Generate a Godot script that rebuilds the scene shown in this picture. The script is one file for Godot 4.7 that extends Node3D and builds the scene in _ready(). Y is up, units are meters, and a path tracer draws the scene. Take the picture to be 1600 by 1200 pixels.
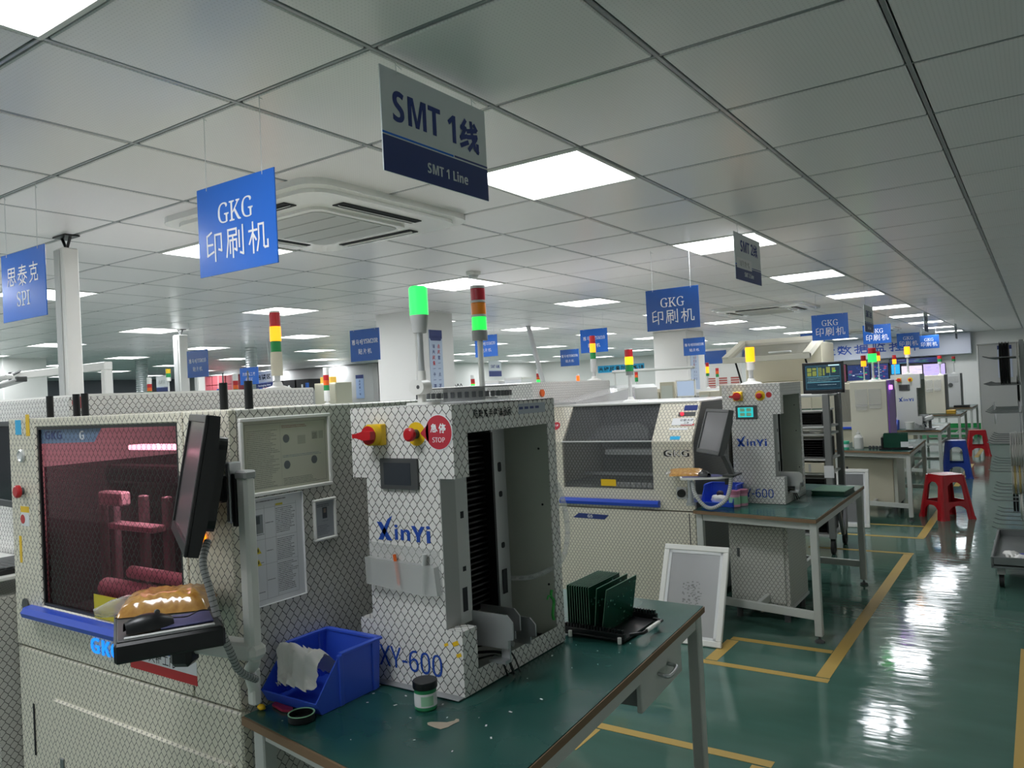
extends Node3D

var M := {}
var off := {}
var used := {}
var fonts := {}
var rng := RandomNumberGenerator.new()
const EYE := Vector3(0, 1.62, 0)
const CEIL := 2.604
const TX := 0.606
const TZ := 0.5945

# ---------------------------------------------------------------- materials
func mat(hex: String, rough := 0.5, metal := 0.0, alpha := 1.0) -> StandardMaterial3D:
	var m := StandardMaterial3D.new()
	var c := Color(hex)
	c.a = alpha
	m.albedo_color = c
	m.roughness = rough
	m.metallic = metal
	if alpha < 1.0:
		m.transparency = BaseMaterial3D.TRANSPARENCY_ALPHA
	return m

func glow(hex: String, e: float, base := "000000") -> StandardMaterial3D:
	var m := mat(base, 0.4)
	m.emission_enabled = true
	m.emission = Color(hex)
	m.emission_energy_multiplier = e
	return m

func seg_dist(p: Vector2, a: Vector2, b: Vector2) -> float:
	return p.distance_to(Geometry2D.get_closest_point_to_segment(p, a, b))

# the printed honeycomb grid of the antistatic film, one repeat: 28 mm by 40 mm
func grid_image(alpha_only: bool) -> ImageTexture:
	var w := 84
	var h := 120
	var im := Image.create(w, h, true, Image.FORMAT_RGBA8)
	var segs := [[Vector2(0, 0), Vector2(14, 14)], [Vector2(14, 14), Vector2(28, 0)], [Vector2(14, 14), Vector2(14, 20)], [Vector2(14, 20), Vector2(0, 34)], [Vector2(14, 20), Vector2(28, 34)], [Vector2(0, 34), Vector2(0, 40)], [Vector2(28, 34), Vector2(28, 40)]]
	for y in h:
		for x in w:
			var p := Vector2((x + 0.5) / w * 28.0, (y + 0.5) / h * 40.0)
			var d := 99.0
			for s in segs:
				for k in [-40.0, 0.0, 40.0]:
					d = minf(d, seg_dist(p, s[0] + Vector2(0, k), s[1] + Vector2(0, k)))
			var t := clampf((d - 0.5) / 0.75, 0.0, 1.0)
			im.set_pixel(x, y, Color(0.06, 0.06, 0.06, 1.0 - t) if alpha_only else Color(1, 1, 1).lerp(Color(0.1, 0.1, 0.1), 1.0 - t))
	im.generate_mipmaps()
	return ImageTexture.create_from_image(im)

func noise_tex(freq: float, seed_: int, lo: Color, hi: Color, size := 512, oct := 4) -> NoiseTexture2D:
	var n := FastNoiseLite.new()
	n.seed = seed_
	n.frequency = freq
	n.fractal_octaves = oct
	var t := NoiseTexture2D.new()
	t.width = size
	t.height = size
	t.seamless = true
	t.noise = n
	var g := Gradient.new()
	g.set_color(0, lo)
	g.set_color(1, hi)
	t.color_ramp = g
	return t

func world_tri(m: StandardMaterial3D, s: Vector3, sharp := 8.0) -> StandardMaterial3D:
	m.uv1_triplanar = true
	m.uv1_world_triplanar = true
	m.uv1_triplanar_sharpness = sharp
	m.uv1_scale = s
	return m

func filmed(hex: String, tex: Texture2D, rough := 0.32) -> StandardMaterial3D:
	var m := mat(hex, rough)
	m.albedo_texture = tex
	return world_tri(m, Vector3(1 / 0.028, 1 / 0.040, 1 / 0.028), 30.0)

func make_materials() -> void:
	var grid := grid_image(false)
	M.film_cream = filmed("e2dccb", grid)
	M.film_grey = filmed("c9c8c0", grid)
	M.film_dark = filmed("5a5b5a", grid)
	M.film_white = filmed("e6e4e0", grid, 0.25)
	var fg := mat("ffffff", 0.3)
	fg.albedo_texture = grid_image(true)
	fg.transparency = BaseMaterial3D.TRANSPARENCY_ALPHA
	M.film_lines = world_tri(fg, Vector3(1 / 0.028, 1 / 0.040, 1 / 0.028), 30.0)
	M.cream = mat("dcd7c6", 0.4)
	M.beige = mat("c9c3ae", 0.45)
	M.white = mat("e8e7e2", 0.45)
	M.white_gloss = mat("efeeea", 0.2)
	M.paper = mat("e4e5e6", 0.7)
	M.grey = mat("a9aaa8", 0.5)
	M.light_grey = mat("c4c5c3", 0.45)
	M.mid_grey = mat("7d7f7e", 0.5)
	M.dark_grey = mat("4a4c4c", 0.5)
	M.panel_grey = mat("c6cabe", 0.5)
	M.black = mat("121315", 0.35)
	M.rubber = mat("1a1a1b", 0.7)
	M.gap = mat("24262a", 0.8)
	M.alu = mat("c3c5c7", 0.34, 0.85)
	M.steel = mat("8f9192", 0.35, 0.9)
	M.chrome = mat("e4e4e4", 0.3, 0.55)
	M.tube_paint = mat("c2c4bf", 0.45)
	M.red = mat("c0222a", 0.3)
	M.stool_red = mat("a80d1c", 0.22)
	M.stool_blue = mat("123a9c", 0.3)
	M.bin_blue = mat("3a60dc", 0.35)
	M.sign_blue = mat("2a6fd6", 0.22)
	M.sign_deep = mat("2159ac", 0.25)
	M.navy = mat("2b3b78", 0.35)
	M.sign_grey = mat("d2d8da", 0.35)
	M.sky = mat("2fb4e8", 0.5)
	M.yellow = mat("f0c419", 0.4)
	M.tape_yellow = mat("b5964a", 0.6)
	M.amber_tape = mat("c98a2c", 0.12)
	M.orange = mat("e8641e", 0.35)
	M.handle_blue = mat("2a4fc4", 0.3)
	M.ink_blue = mat("1c4aa8", 0.5)
	M.ink_black = mat("1b1c20", 0.6)
	M.ink_navy = mat("2a3a80", 0.5)
	M.ink_white = mat("f2f4f6", 0.5)
	M.green = mat("1f8a47", 0.35)
	M.pcb = mat("0e4634", 0.25)
	M.pcb_edge = mat("7da58c", 0.4)
	M.paste_green = mat("2f8f5c", 0.35)
	M.pale_green = mat("9fd3ae", 0.6)
	M.pink = mat("e7a6bf", 0.45)
	M.mint = mat("49c39a", 0.4)
	M.ply = mat("7d6247", 0.6)
	M.bag = mat("f0eeea", 0.5)
	M.cardboard = mat("b99366", 0.8)
	M.pink_box = mat("b3575f", 0.6)
	M.screen_dark = mat("3b3b3f", 0.18)
	M.clear = mat("f4f6f8", 0.08, 0.0, 0.25)
	M.acrylic = mat("e9eaea", 0.12, 0.0, 0.2)
	M.film_bag = mat("e6e7e8", 0.12, 0.0, 0.3)
	var pg := mat("c88496", 0.03, 0.0, 0.0)
	pg.transparency = BaseMaterial3D.TRANSPARENCY_DISABLED
	pg.refraction_enabled = true
	pg.refraction_scale = 0.02
	M.pink_glass = pg
	M.smoke_glass = mat("8a8d90", 0.08, 0.0, 0.3)
	# green work mat on the benches: worn and scuffed
	var tm := mat("ffffff", 0.3)
	tm.albedo_texture = noise_tex(0.004, 5, Color("1f4b46"), Color("2c5b53"), 512, 3)
	tm.roughness_texture = noise_tex(0.006, 9, Color(0.16, 0.16, 0.16), Color(0.34, 0.34, 0.34), 256, 3)
	tm.roughness = 1.0
	M.bench_mat = world_tri(tm, Vector3(1.1, 1.1, 1.1))
	# ceiling panels: pressed, finely perforated metal
	var ci := Image.create(96, 96, true, Image.FORMAT_RGBA8)
	for y in 96:
		for x in 96:
			var d := Vector2(fmod(x, 12.0) - 5.5, fmod(y, 12.0) - 5.5).length()
			var v := 0.94 if d < 2.2 else 1.0
			ci.set_pixel(x, y, Color(v, v, v))
	ci.generate_mipmaps()
	var cm := mat("f8f3f3", 0.3)
	cm.albedo_texture = ImageTexture.create_from_image(ci)
	cm.metallic = 0.0
	cm.metallic_specular = 0.6
	M.tile = world_tri(cm, Vector3(10, 10, 10))
	M.rail = mat("989a9c", 0.3, 0.4)
	M.wall = mat("ecebe7", 0.6)
	M.wall_grey = mat("73757c", 0.7)
	# green epoxy floor
	var fm := mat("ffffff", 0.16)
	fm.albedo_texture = noise_tex(0.006, 21, Color("43655a"), Color("4d7065"), 512, 3)
	fm.roughness = 1.0
	fm.roughness_texture = noise_tex(0.02, 31, Color(0.05, 0.05, 0.05), Color(0.13, 0.13, 0.13), 512, 4)
	fm.normal_enabled = true
	var nn := FastNoiseLite.new()
	nn.seed = 4
	nn.frequency = 0.025
	nn.fractal_octaves = 2
	var nt := NoiseTexture2D.new()
	nt.width = 512
	nt.height = 512
	nt.seamless = true
	nt.as_normal_map = true
	nt.bump_strength = 2.0
	nt.noise = nn
	fm.normal_texture = nt
	fm.normal_scale = 0.10
	M.floor = world_tri(fm, Vector3(0.35, 0.35, 1.1))

# ---------------------------------------------------------------- mesh helpers
func S() -> SurfaceTool:
	var st := SurfaceTool.new()
	st.begin(Mesh.PRIMITIVE_TRIANGLES)
	st.set_smooth_group(-1)
	return st

func face(st: SurfaceTool, p: Array, o: Vector3) -> void:
	var n: Vector3 = (p[2] - p[0]).cross(p[1] - p[0])
	if n.dot(o) < 0:
		p = p.duplicate()
		p.reverse()
	for k in range(1, p.size() - 1):
		st.add_vertex(p[0])
		st.add_vertex(p[k])
		st.add_vertex(p[k + 1])

func uvquad(st: SurfaceTool, c: Vector3, u: Vector3, v: Vector3) -> void:
	# centre, half axes; picture upright along v
	for q in [[-1, 1], [1, 1], [1, -1], [-1, 1], [1, -1], [-1, -1]]:
		st.set_uv(Vector2(0.5 + q[0] * 0.5, 0.5 - q[1] * 0.5))
		st.add_vertex(c + u * q[0] + v * q[1])

func box(st: SurfaceTool, c: Vector3, s: Vector3, b := 0.0, B := Basis()) -> void:
	var h := s * 0.5
	b = minf(b, minf(h.x, minf(h.y, h.z)) * 0.9)
	for a in 3:
		var i := (a + 1) % 3
		var j := (a + 2) % 3
		for sg in [-1.0, 1.0]:
			var p := []
			for q in [[-1, -1], [1, -1], [1, 1], [-1, 1]]:
				var v := Vector3()
				v[a] = sg * h[a]
				v[i] = q[0] * (h[i] - b)
				v[j] = q[1] * (h[j] - b)
				p.append(c + B * v)
			var o := Vector3()
			o[a] = sg
			face(st, p, B * o)
	if b <= 0.0:
		return
	for k in 3:
		var i := (k + 1) % 3
		var j := (k + 2) % 3
		for si in [-1.0, 1.0]:
			for sj in [-1.0, 1.0]:
				var p := []
				for q in [[0, -1], [0, 1], [1, 1], [1, -1]]:
					var v := Vector3()
					v[i] = si * (h[i] - (b if q[0] else 0.0))
					v[j] = sj * (h[j] - (0.0 if q[0] else b))
					v[k] = q[1] * (h[k] - b)
					p.append(c + B * v)
				var o := Vector3()
				o[i] = si
				o[j] = sj
				face(st, p, B * o)
	for sx in [-1.0, 1.0]:
		for sy in [-1.0, 1.0]:
			for sz in [-1.0, 1.0]:
				var g := Vector3(sx, sy, sz)
				face(st, [c + B * (g * (h - Vector3(0, b, b))), c + B * (g * (h - Vector3(b, 0, b))), c + B * (g * (h - Vector3(b, b, 0)))], B * g)

func bb(st: SurfaceTool, x0: float, x1: float, y0: float, y1: float, z0: float, z1: float, b := 0.0) -> void:
	box(st, Vector3(x0 + x1, y0 + y1, z0 + z1) * 0.5, Vector3(absf(x1 - x0), absf(y1 - y0), absf(z1 - z0)), b)

func side(d: Vector3) -> Basis:
	d = d.normalized()
	var u := (Vector3.RIGHT if absf(d.y) > 0.9 else Vector3.UP).cross(d).normalized()
	return Basis(u, d.cross(u), d)

func cyl(st: SurfaceTool, p0: Vector3, p1: Vector3, r0: float, r1 := -1.0, n := 20, caps := true) -> void:
	if r1 < 0:
		r1 = r0
	var B := side(p1 - p0)
	var a := []
	var b := []
	for k in n:
		var t := TAU * k / n
		var d := B.x * cos(t) + B.y * sin(t)
		a.append(p0 + d * r0)
		b.append(p1 + d * r1)
	st.set_smooth_group(1)
	for k in n:
		var l := (k + 1) % n
		face(st, [a[k], a[l], b[l], b[k]], a[k] + a[l] + b[k] + b[l] - (p0 + p1) * 2)
	st.set_smooth_group(-1)
	if caps:
		if r0 > 0:
			face(st, a, p0 - p1)
		if r1 > 0:
			face(st, b, p1 - p0)

func tube(st: SurfaceTool, pts: Array, r: float, n := 8) -> void:
	var rings := []
	var u := Vector3()
	for k in pts.size():
		var d: Vector3 = (pts[mini(k + 1, pts.size() - 1)] - pts[maxi(k - 1, 0)]).normalized()
		if k == 0:
			u = side(d).x
		u = (u - d * u.dot(d)).normalized()
		var v := d.cross(u)
		var ring := []
		for q in n:
			ring.append(pts[k] + (u * cos(TAU * q / n) + v * sin(TAU * q / n)) * r)
		rings.append(ring)
	st.set_smooth_group(1)
	for k in pts.size() - 1:
		for q in n:
			var l := (q + 1) % n
			var f := [rings[k][q], rings[k][l], rings[k + 1][l], rings[k + 1][q]]
			face(st, f, f[0] + f[1] + f[2] + f[3] - (pts[k] + pts[k + 1]) * 2)
	st.set_smooth_group(-1)
	face(st, rings[0], pts[0] - pts[1])
	face(st, rings[-1], pts[-1] - pts[-2])

func curve(pts: Array, n := 6) -> Array:
	var out := []
	for k in pts.size() - 1:
		var a: Vector3 = pts[maxi(k - 1, 0)]
		var b: Vector3 = pts[k]
		var c: Vector3 = pts[k + 1]
		var d: Vector3 = pts[mini(k + 2, pts.size() - 1)]
		for q in n:
			out.append(b.cubic_interpolate(c, a, d, float(q) / n))
	out.append(pts[-1])
	return out

# profile of (radius, height), turned about B.y; the outline runs so that outward faces right
func lathe(st: SurfaceTool, o: Vector3, prof: Array, n := 24, B := Basis(), soft := false) -> void:
	var rings := []
	for p in prof:
		var ring := []
		for q in n:
			ring.append(o + B * Vector3(cos(TAU * q / n) * p.x, p.y, sin(TAU * q / n) * p.x))
		rings.append(ring)
	for k in prof.size() - 1:
		st.set_smooth_group(1 if soft else k + 1)
		var e: Vector2 = prof[k + 1] - prof[k]
		var out2 := Vector2(e.y, -e.x)
		for q in n:
			var l := (q + 1) % n
			var t := TAU * (q + 0.5) / n
			var o3 := B * Vector3(cos(t) * out2.x, out2.y, sin(t) * out2.x)
			var f := []
			if prof[k].x > 1e-5:
				f += [rings[k][q], rings[k][l]]
			else:
				f += [rings[k][q]]
			if prof[k + 1].x > 1e-5:
				f += [rings[k + 1][l], rings[k + 1][q]]
			else:
				f += [rings[k + 1][q]]
			if f.size() > 2:
				face(st, f, o3)
	st.set_smooth_group(-1)

func prism(st: SurfaceTool, poly: Array, d: float, T := Transform3D()) -> void:
	var pv := PackedVector2Array(poly)
	if Geometry2D.is_polygon_clockwise(pv):
		pv.reverse()
	var tri := Geometry2D.triangulate_polygon(pv)
	for k in range(0, tri.size(), 3):
		for z in [0.0, d]:
			var f := []
			for q in 3:
				var p := pv[tri[k + q]]
				f.append(T * Vector3(p.x, p.y, z))
			face(st, f, T.basis * Vector3(0, 0, 1 if z == d else -1) * signf(d))
	for k in pv.size():
		var a := pv[k]
		var b := pv[(k + 1) % pv.size()]
		var e := b - a
		face(st, [T * Vector3(a.x, a.y, 0), T * Vector3(b.x, b.y, 0), T * Vector3(b.x, b.y, d), T * Vector3(a.x, a.y, d)], T.basis * Vector3(e.y, -e.x, 0))

func rrect(w: float, h: float, r: float, n := 4) -> Array:
	var p := []
	for c in [[1, 1, 0], [-1, 1, 1], [-1, -1, 2], [1, -1, 3]]:
		for k in n + 1:
			var t: float = PI / 2 * (c[2] + float(k) / n)
			p.append(Vector2(c[0] * (w / 2 - r) + cos(t) * r, c[1] * (h / 2 - r) + sin(t) * r))
	return p

# a rectangular plate with a rectangular hole, in the xy plane, from z 0 to d
func ring_plate(st: SurfaceTool, x0: float, x1: float, y0: float, y1: float, hx0: float, hx1: float, hy0: float, hy1: float, z0: float, z1: float) -> void:
	bb(st, x0, hx0, y0, y1, z0, z1)
	bb(st, hx1, x1, y0, y1, z0, z1)
	bb(st, hx0, hx1, y0, hy0, z0, z1)
	bb(st, hx0, hx1, hy1, y1, z0, z1)

# soft crumpled lump
func lump(st: SurfaceTool, c: Vector3, r: Vector3, rough: float, sd: int, n := 14) -> void:
	var nz := FastNoiseLite.new()
	nz.seed = sd
	nz.frequency = 0.9
	var g := []
	for i in n + 1:
		var row := []
		for j in n * 2:
			var th := PI * i / n
			var ph := TAU * j / (n * 2)
			var d := Vector3(sin(th) * cos(ph), cos(th), sin(th) * sin(ph))
			var k := 1.0 + rough * nz.get_noise_3d(d.x * 2, d.y * 2, d.z * 2)
			row.append(c + d * k * r)
		g.append(row)
	st.set_smooth_group(1)
	for i in n:
		for j in n * 2:
			var l := (j + 1) % (n * 2)
			var f := [g[i][j], g[i][l], g[i + 1][l], g[i + 1][j]]
			if i == 0:
				f = [g[0][0], g[1][l], g[1][j]]
			elif i == n - 1:
				f = [g[i][j], g[i][l], g[n][0]]
			face(st, f, (f[0] + f[1] + f[2]) / 3 - c)
	st.set_smooth_group(-1)

# ---------------------------------------------------------------- objects
func numbered(n: String) -> String:
	used[n] = used.get(n, -1) + 1
	return n if used[n] == 0 else "%s_%03d" % [n, used[n]]

func tag(o: Node, label: String, cat: String, group := "", kind := "") -> void:
	o.set_meta("label", label)
	if cat:
		o.set_meta("category", cat)
	if group:
		o.set_meta("group", group)
	if kind:
		o.set_meta("kind", kind)

# a thing whose parts are given in world coordinates stands at its base all the same
func thing(n: String, label: String, cat: String, base: Vector3, group := "") -> Node3D:
	var o := Node3D.new()
	o.name = numbered(n)
	o.position = base
	add_child(o)
	tag(o, label, cat, group)
	off[o] = base
	return o

func local(n: String, label: String, cat: String, base: Vector3, turn := 0.0, group := "") -> Node3D:
	var o := thing(n, label, cat, base, group)
	o.rotation.y = turn
	off[o] = Vector3()
	return o

func part(n: String, st: SurfaceTool, m: Material, par: Node3D, label := "") -> MeshInstance3D:
	st.generate_normals()
	var o := MeshInstance3D.new()
	o.mesh = st.commit()
	o.material_override = m
	o.name = n
	o.position = -off.get(par, Vector3())
	par.add_child(o, true)
	if label:
		o.set_meta("label", label)
	return o

func single(n: String, st: SurfaceTool, m: Material, label: String, cat: String, group := "") -> MeshInstance3D:
	st.generate_normals()
	var o := MeshInstance3D.new()
	var me: ArrayMesh = st.commit()
	o.mesh = me
	o.material_override = m
	o.name = numbered(n)
	add_child(o)
	tag(o, label, cat, group)
	return o

func picture(n: String, c: Vector3, u: Vector3, v: Vector3, im: Image, par: Node3D, lit := 0.0) -> MeshInstance3D:
	var st := S()
	uvquad(st, c, u, v)
	var m := mat("ffffff", 0.35)
	var t := ImageTexture.create_from_image(im)
	if lit > 0.0:
		m.albedo_color = Color("101010")
		m.emission_enabled = true
		m.emission_texture = t
		m.emission = Color.BLACK
		m.emission_energy_multiplier = lit
		m.roughness = 0.15
	else:
		m.albedo_texture = t
	return part(n, st, m, par)

func omni(par: Node3D, p: Vector3, hex: String, e: float, size := 0.02) -> void:
	var l := OmniLight3D.new()
	l.name = "glow"
	l.light_color = Color(hex)
	l.light_energy = e * 0.06
	l.light_size = size
	l.omni_range = 30
	l.omni_attenuation = 2
	l.shadow_enabled = true
	l.position = p
	par.add_child(l, true)

# ---------------------------------------------------------------- writing
const HZ := {
	"印": "hbcd cdcqjo cjij ldsdsopn ldlu", "刷": "cclclgcg cccjat hghu eker ejljlqjp oeoo sbstps", "机": "bgjg fbfu fhbo fiim ldlmjt ldqdqrrsusuo",
	"线": "gbcgggbnhl bsip jhsf jltj nbokrrutup slkt rcte", "思": "dcrcrkdkdc dgrg kckk dnbs hmhsospp kmmp qmtq", "泰": "ddrd egqg bjtj kbihbo ljto klku foiq dtir pnmq mrrt",
	"克": "cese kbkh fhphpmfmfh imhqct mmmsssso", "急": "ibdf hdodmf egpgplel eipi dnbs hmhsospp kmmp qmtq", "停": "gbbk eheu mbnd hete kgqgqjkjkg hohltlso joro nonukt",
	"雅": "bdjd dddj djjj hdhtfs gjbq nbki mgmu pbqe mgtg mksk moso msts pgps", "马": "edpdnk fdekrkptms bono", "哈": "bfgfgobobf nbhj nbuj kjqj kmrmrtktkm",
	"贴": "bcbo bcicio ffenbt fois obok ofuf lkskstltlk", "片": "gbgkcu ghsh mbmh gmomou", "包": "hbci gerermol fimimmfm fifssssp", "装": "dbdj bdce jdtd obog kgsg bmtm jmcs hohtlr kmtu pomq",
	"区": "cdsd cdcsts pgfp ghpp", "造": "cbee bhfhfp fpbs fpjtut jbhf jdrd nbni hiti jkrkrqjqjk", "据": "bfif fbftds bmij jcscsgjg jcjkht kjtj ofom kmsmstktkm",
	"监": "dbdh gagi lbjh kdsd oeqh elqlqsesel ilis mlms bsts", "控": "bfif fbftds bmij nbnd jgjdtdsg mfki pfsi klsl olos jsts", "中": "dfrfrndndf kbku", "数": "bfkf gbgk cchf jcge bnkn ecbj hkct dpjt nbki lftf rgku mhtu",
	"手": "ocfe dith bmtm kekujt", "电": "dertrneedd dere didi ekre ddnm kakrsrso", "静": "bdjd ceie bgjg eaeg cjcu cjijiu cmim cpip mblf lfrf rfrj kjtj miru nktk", "套": "cete kbbk lcth hhphp fkpk gkgs bnsn",
	"防": "bbbu bbgbeggkem nbod hese lejt ljrjqtos", "工": "cdrd kdks bsts", "序": "kbkd cdtd cdcmat gfqf qflh ljlj ektk lhlurs", "请": "cbee bhfhfqhp kdtd lgsg kjtj ogod lllu llsl slsurt lorp lrsr",
	"品": "gbobohghgb bkjkjtbtbk ljtjttltlj", "质": "dcqb dcdkat djtd ljlk fhphpo fhfo klkobt lotu", "量": "fbpbpgfgfb fdpd bitj fkpkppfpfk fmpm kkku dqrq btut", "第": "fbcf fdkd mbkf mdtd dhrhrkdkdp dprprtms kgku jpbu",
	"一": "bktj", "点": "kbkh keqe fhphpnfnfh drbu gqgt lqmt qqtt", "滴": "bcee bhdj dobt ngnd hete kfli qfpi ihihiu ihthtus nknp lmqm lplrprpp", "漏": "bcee dobt hchrfu hcscsghg kiku khskskt nhnt", "关": "gbif obmf ehrh bltl khkl klbt klut", "键": "ebbg cece cjhj efet bmhm kdtd lbls kgtg kjtj",
}

func font(n: String, bold: bool) -> SystemFont:
	var k := n + str(bold)
	if not fonts.has(k):
		var f := SystemFont.new()
		f.font_names = PackedStringArray([n])
		f.font_weight = 700 if bold else 400
		fonts[k] = f
	return fonts[k]

# writes a line centred on T.origin in T's xy plane; h is the height of a capital letter
func write(par: Node3D, s: String, T: Transform3D, h: float, m: Material, xs := 1.0, fnt := "Droid Sans", bold := true, weight := 0.1, ch := 1.0) -> void:
	var runs := []
	for k in s.length():
		var c := s[k]
		var han: bool = s.unicode_at(k) > 0x2e80
		if runs and runs[-1][0] == han:
			runs[-1][1] += c
		else:
			runs.append([han, c])
	var f := font(fnt, bold)
	var px := h / 0.714 / 64.0
	var total := 0.0
	for r in runs:
		var wd: float = r[1].length() * h * ch * 1.18 * xs if r[0] else f.get_string_size(r[1], HORIZONTAL_ALIGNMENT_LEFT, -1, 64).x * px * xs
		r.append(wd)
		total += wd
	var x := -total / 2
	for r in runs:
		if r[0]:
			var st := S()
			var cw: float = h * ch * 1.18 * xs
			for k in r[1].length():
				glyph(st, HZ.get(r[1][k], "品"), Vector2(x + cw * k + cw * 0.07, -h * ch * 0.5), h * ch, xs, h * ch * weight)
			var o := part("lettering", st, m, par)
			o.transform = Transform3D(Basis(), o.position) * T
		else:
			var t := TextMesh.new()
			t.text = r[1]
			t.font = f
			t.font_size = 64
			t.pixel_size = px
			t.depth = 0.0008
			t.curve_step = 2.0
			t.horizontal_alignment = HORIZONTAL_ALIGNMENT_CENTER
			t.vertical_alignment = VERTICAL_ALIGNMENT_CENTER
			var o := MeshInstance3D.new()
			o.mesh = t
			o.material_override = m
			o.name = "lettering"
			o.transform = Transform3D(Basis(), -off.get(par, Vector3())) * T * Transform3D(Basis.from_scale(Vector3(xs, 1, 1)), Vector3(x + r[2] / 2, 0, 0))
			par.add_child(o, true)
		x += r[2]

func glyph(st: SurfaceTool, code: String, o: Vector2, h: float, xs: float, w: float) -> void:
	var lift := 0.0
	for stroke in code.split(" "):
		var pts := []
		for k in range(0, stroke.length() - 1, 2):
			pts.append(Vector2(o.x + (stroke.unicode_at(k) - 97) / 20.0 * h * xs, o.y + (1.0 - (stroke.unicode_at(k + 1) - 97) / 20.0) * h))
		for k in pts.size() - 1:
			var a: Vector2 = pts[k]
			var b: Vector2 = pts[k + 1]
			if a.distance_to(b) < 1e-6:
				continue
			lift += 0.00005
			var d := (b - a).normalized() * w * 0.5
			var nn := Vector2(-d.y, d.x)
			var q := []
			for v in [a - d + nn, b + d + nn, b + d - nn, a - d - nn]:
				q.append(Vector3(v.x, v.y, lift))
			face(st, q, Vector3(0, 0, 1))

const ROTX := Basis(Vector3(0, 0, -1), Vector3(0, 1, 0), Vector3(1, 0, 0))   # faces +x
func facing_z(p: Vector3, tilt := 0.0) -> Transform3D:
	return Transform3D(Basis(Vector3.RIGHT, tilt), p)
func facing_x(p: Vector3) -> Transform3D:
	return Transform3D(ROTX, p)

# ---------------------------------------------------------------- the scene
func _ready() -> void:
	rng.seed = 7
	var cam := Camera3D.new()
	cam.name = "camera"
	cam.fov = rad_to_deg(2.0 * atan(600.0 / 1208.8))
	cam.near = 0.05
	cam.far = 100.0
	cam.transform = Transform3D(Basis(Vector3.UP, 0.598114) * Basis(Vector3.RIGHT, 0.0103811) * Basis(Vector3.BACK, -0.0489234), EYE)
	add_child(cam)
	var we := WorldEnvironment.new()
	we.name = "world"
	var env := Environment.new()
	env.background_mode = Environment.BG_COLOR
	env.background_color = Color(0.02, 0.02, 0.02)
	env.tonemap_mode = Environment.TONE_MAPPER_LINEAR
	env.tonemap_exposure = 2.85
	env.sdfgi_enabled = true
	env.ssao_enabled = true
	env.ssil_enabled = true
	we.environment = env
	add_child(we)
	make_materials()
	ceiling_lights(0.40, 2.4)
	shell()
	ceiling()
	columns()
	line_one()
	line_two()
	line_three()
	far_lines()
	background()
	signs()
	right_side()

const LAMP_A := 9
func lamp_pos(a: int, b: int) -> Vector3:
	return Vector3(-0.904 - TX * (1.5 + 4 * a), CEIL, -2.188 - TZ * (1.5 + 4 * b))

func lamp_on(a: int, b: int) -> bool:
	var p := lamp_pos(a, b)
	return p.z < 2.9 and p.z > -23.0 and (p.z > -15.0 or p.x > -14.6) and p.x > -23.4

func ceiling_lights(energy: float, seen: float) -> void:
	var ord := ["nearest", "second nearest", "third", "fourth", "fifth", "sixth", "seventh", "eighth", "ninth", "tenth", "eleventh", "twelfth"]
	var fr := S()
	ring_plate(fr, -0.3, 0.3, -0.295, 0.295, -0.285, 0.285, -0.28, 0.28, -0.006, 0.02)
	var df := S()
	bb(df, -0.285, 0.285, -0.28, 0.28, 0.0, 0.012)
	var gm := glow("fbfdff", seen, "f4f4f4")
	var first: Node3D
	for a in LAMP_A:
		var n := 0
		for b in range(-3, 9):
			if not lamp_on(a, b):
				continue
			var p := lamp_pos(a, b)
			var seen_here := b >= 0 or (a == 0 and b == -1)
			var lab: String = "square white LED ceiling panel, %s in the column %s" % [ord[n], "over the aisle edge" if a == 0 else ord[a] + " from the aisle"] if seen_here else "square LED ceiling panel behind the viewpoint, %s row back, %s from the aisle" % [ord[-1 - b], ord[a]]
			if seen_here:
				n += 1
			var o: Node3D
			if first == null:
				o = local("ceiling_light", lab, "ceiling light", p)
				part("frame", fr, M.white, o)
				part("diffuser", df, gm, o)
				for c in o.get_children():
					c.rotation.x = -PI / 2
				var l := AreaLight3D.new()
				l.name = "light"
				l.area_size = Vector2(0.56, 0.55)
				l.light_energy = energy
				l.light_color = Color("f6faff")
				l.shadow_enabled = true
				l.set("area_range", 40.0)
				l.set("area_attenuation", 2.0)
				l.rotation.x = -PI / 2
				l.position.y = -0.014
				o.add_child(l)
				first = o
			else:
				o = first.duplicate()
				o.name = numbered("ceiling_light")
				o.position = p
				add_child(o)
				o.set_meta("label", lab)
			if seen_here:
				o.set_meta("group", "square ceiling light panels")

func structure(n: String, st: SurfaceTool, m: Material, label: String, cat: String) -> MeshInstance3D:
	var o := single(n, st, m, label, cat)
	o.set_meta("kind", "structure")
	return o

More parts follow.
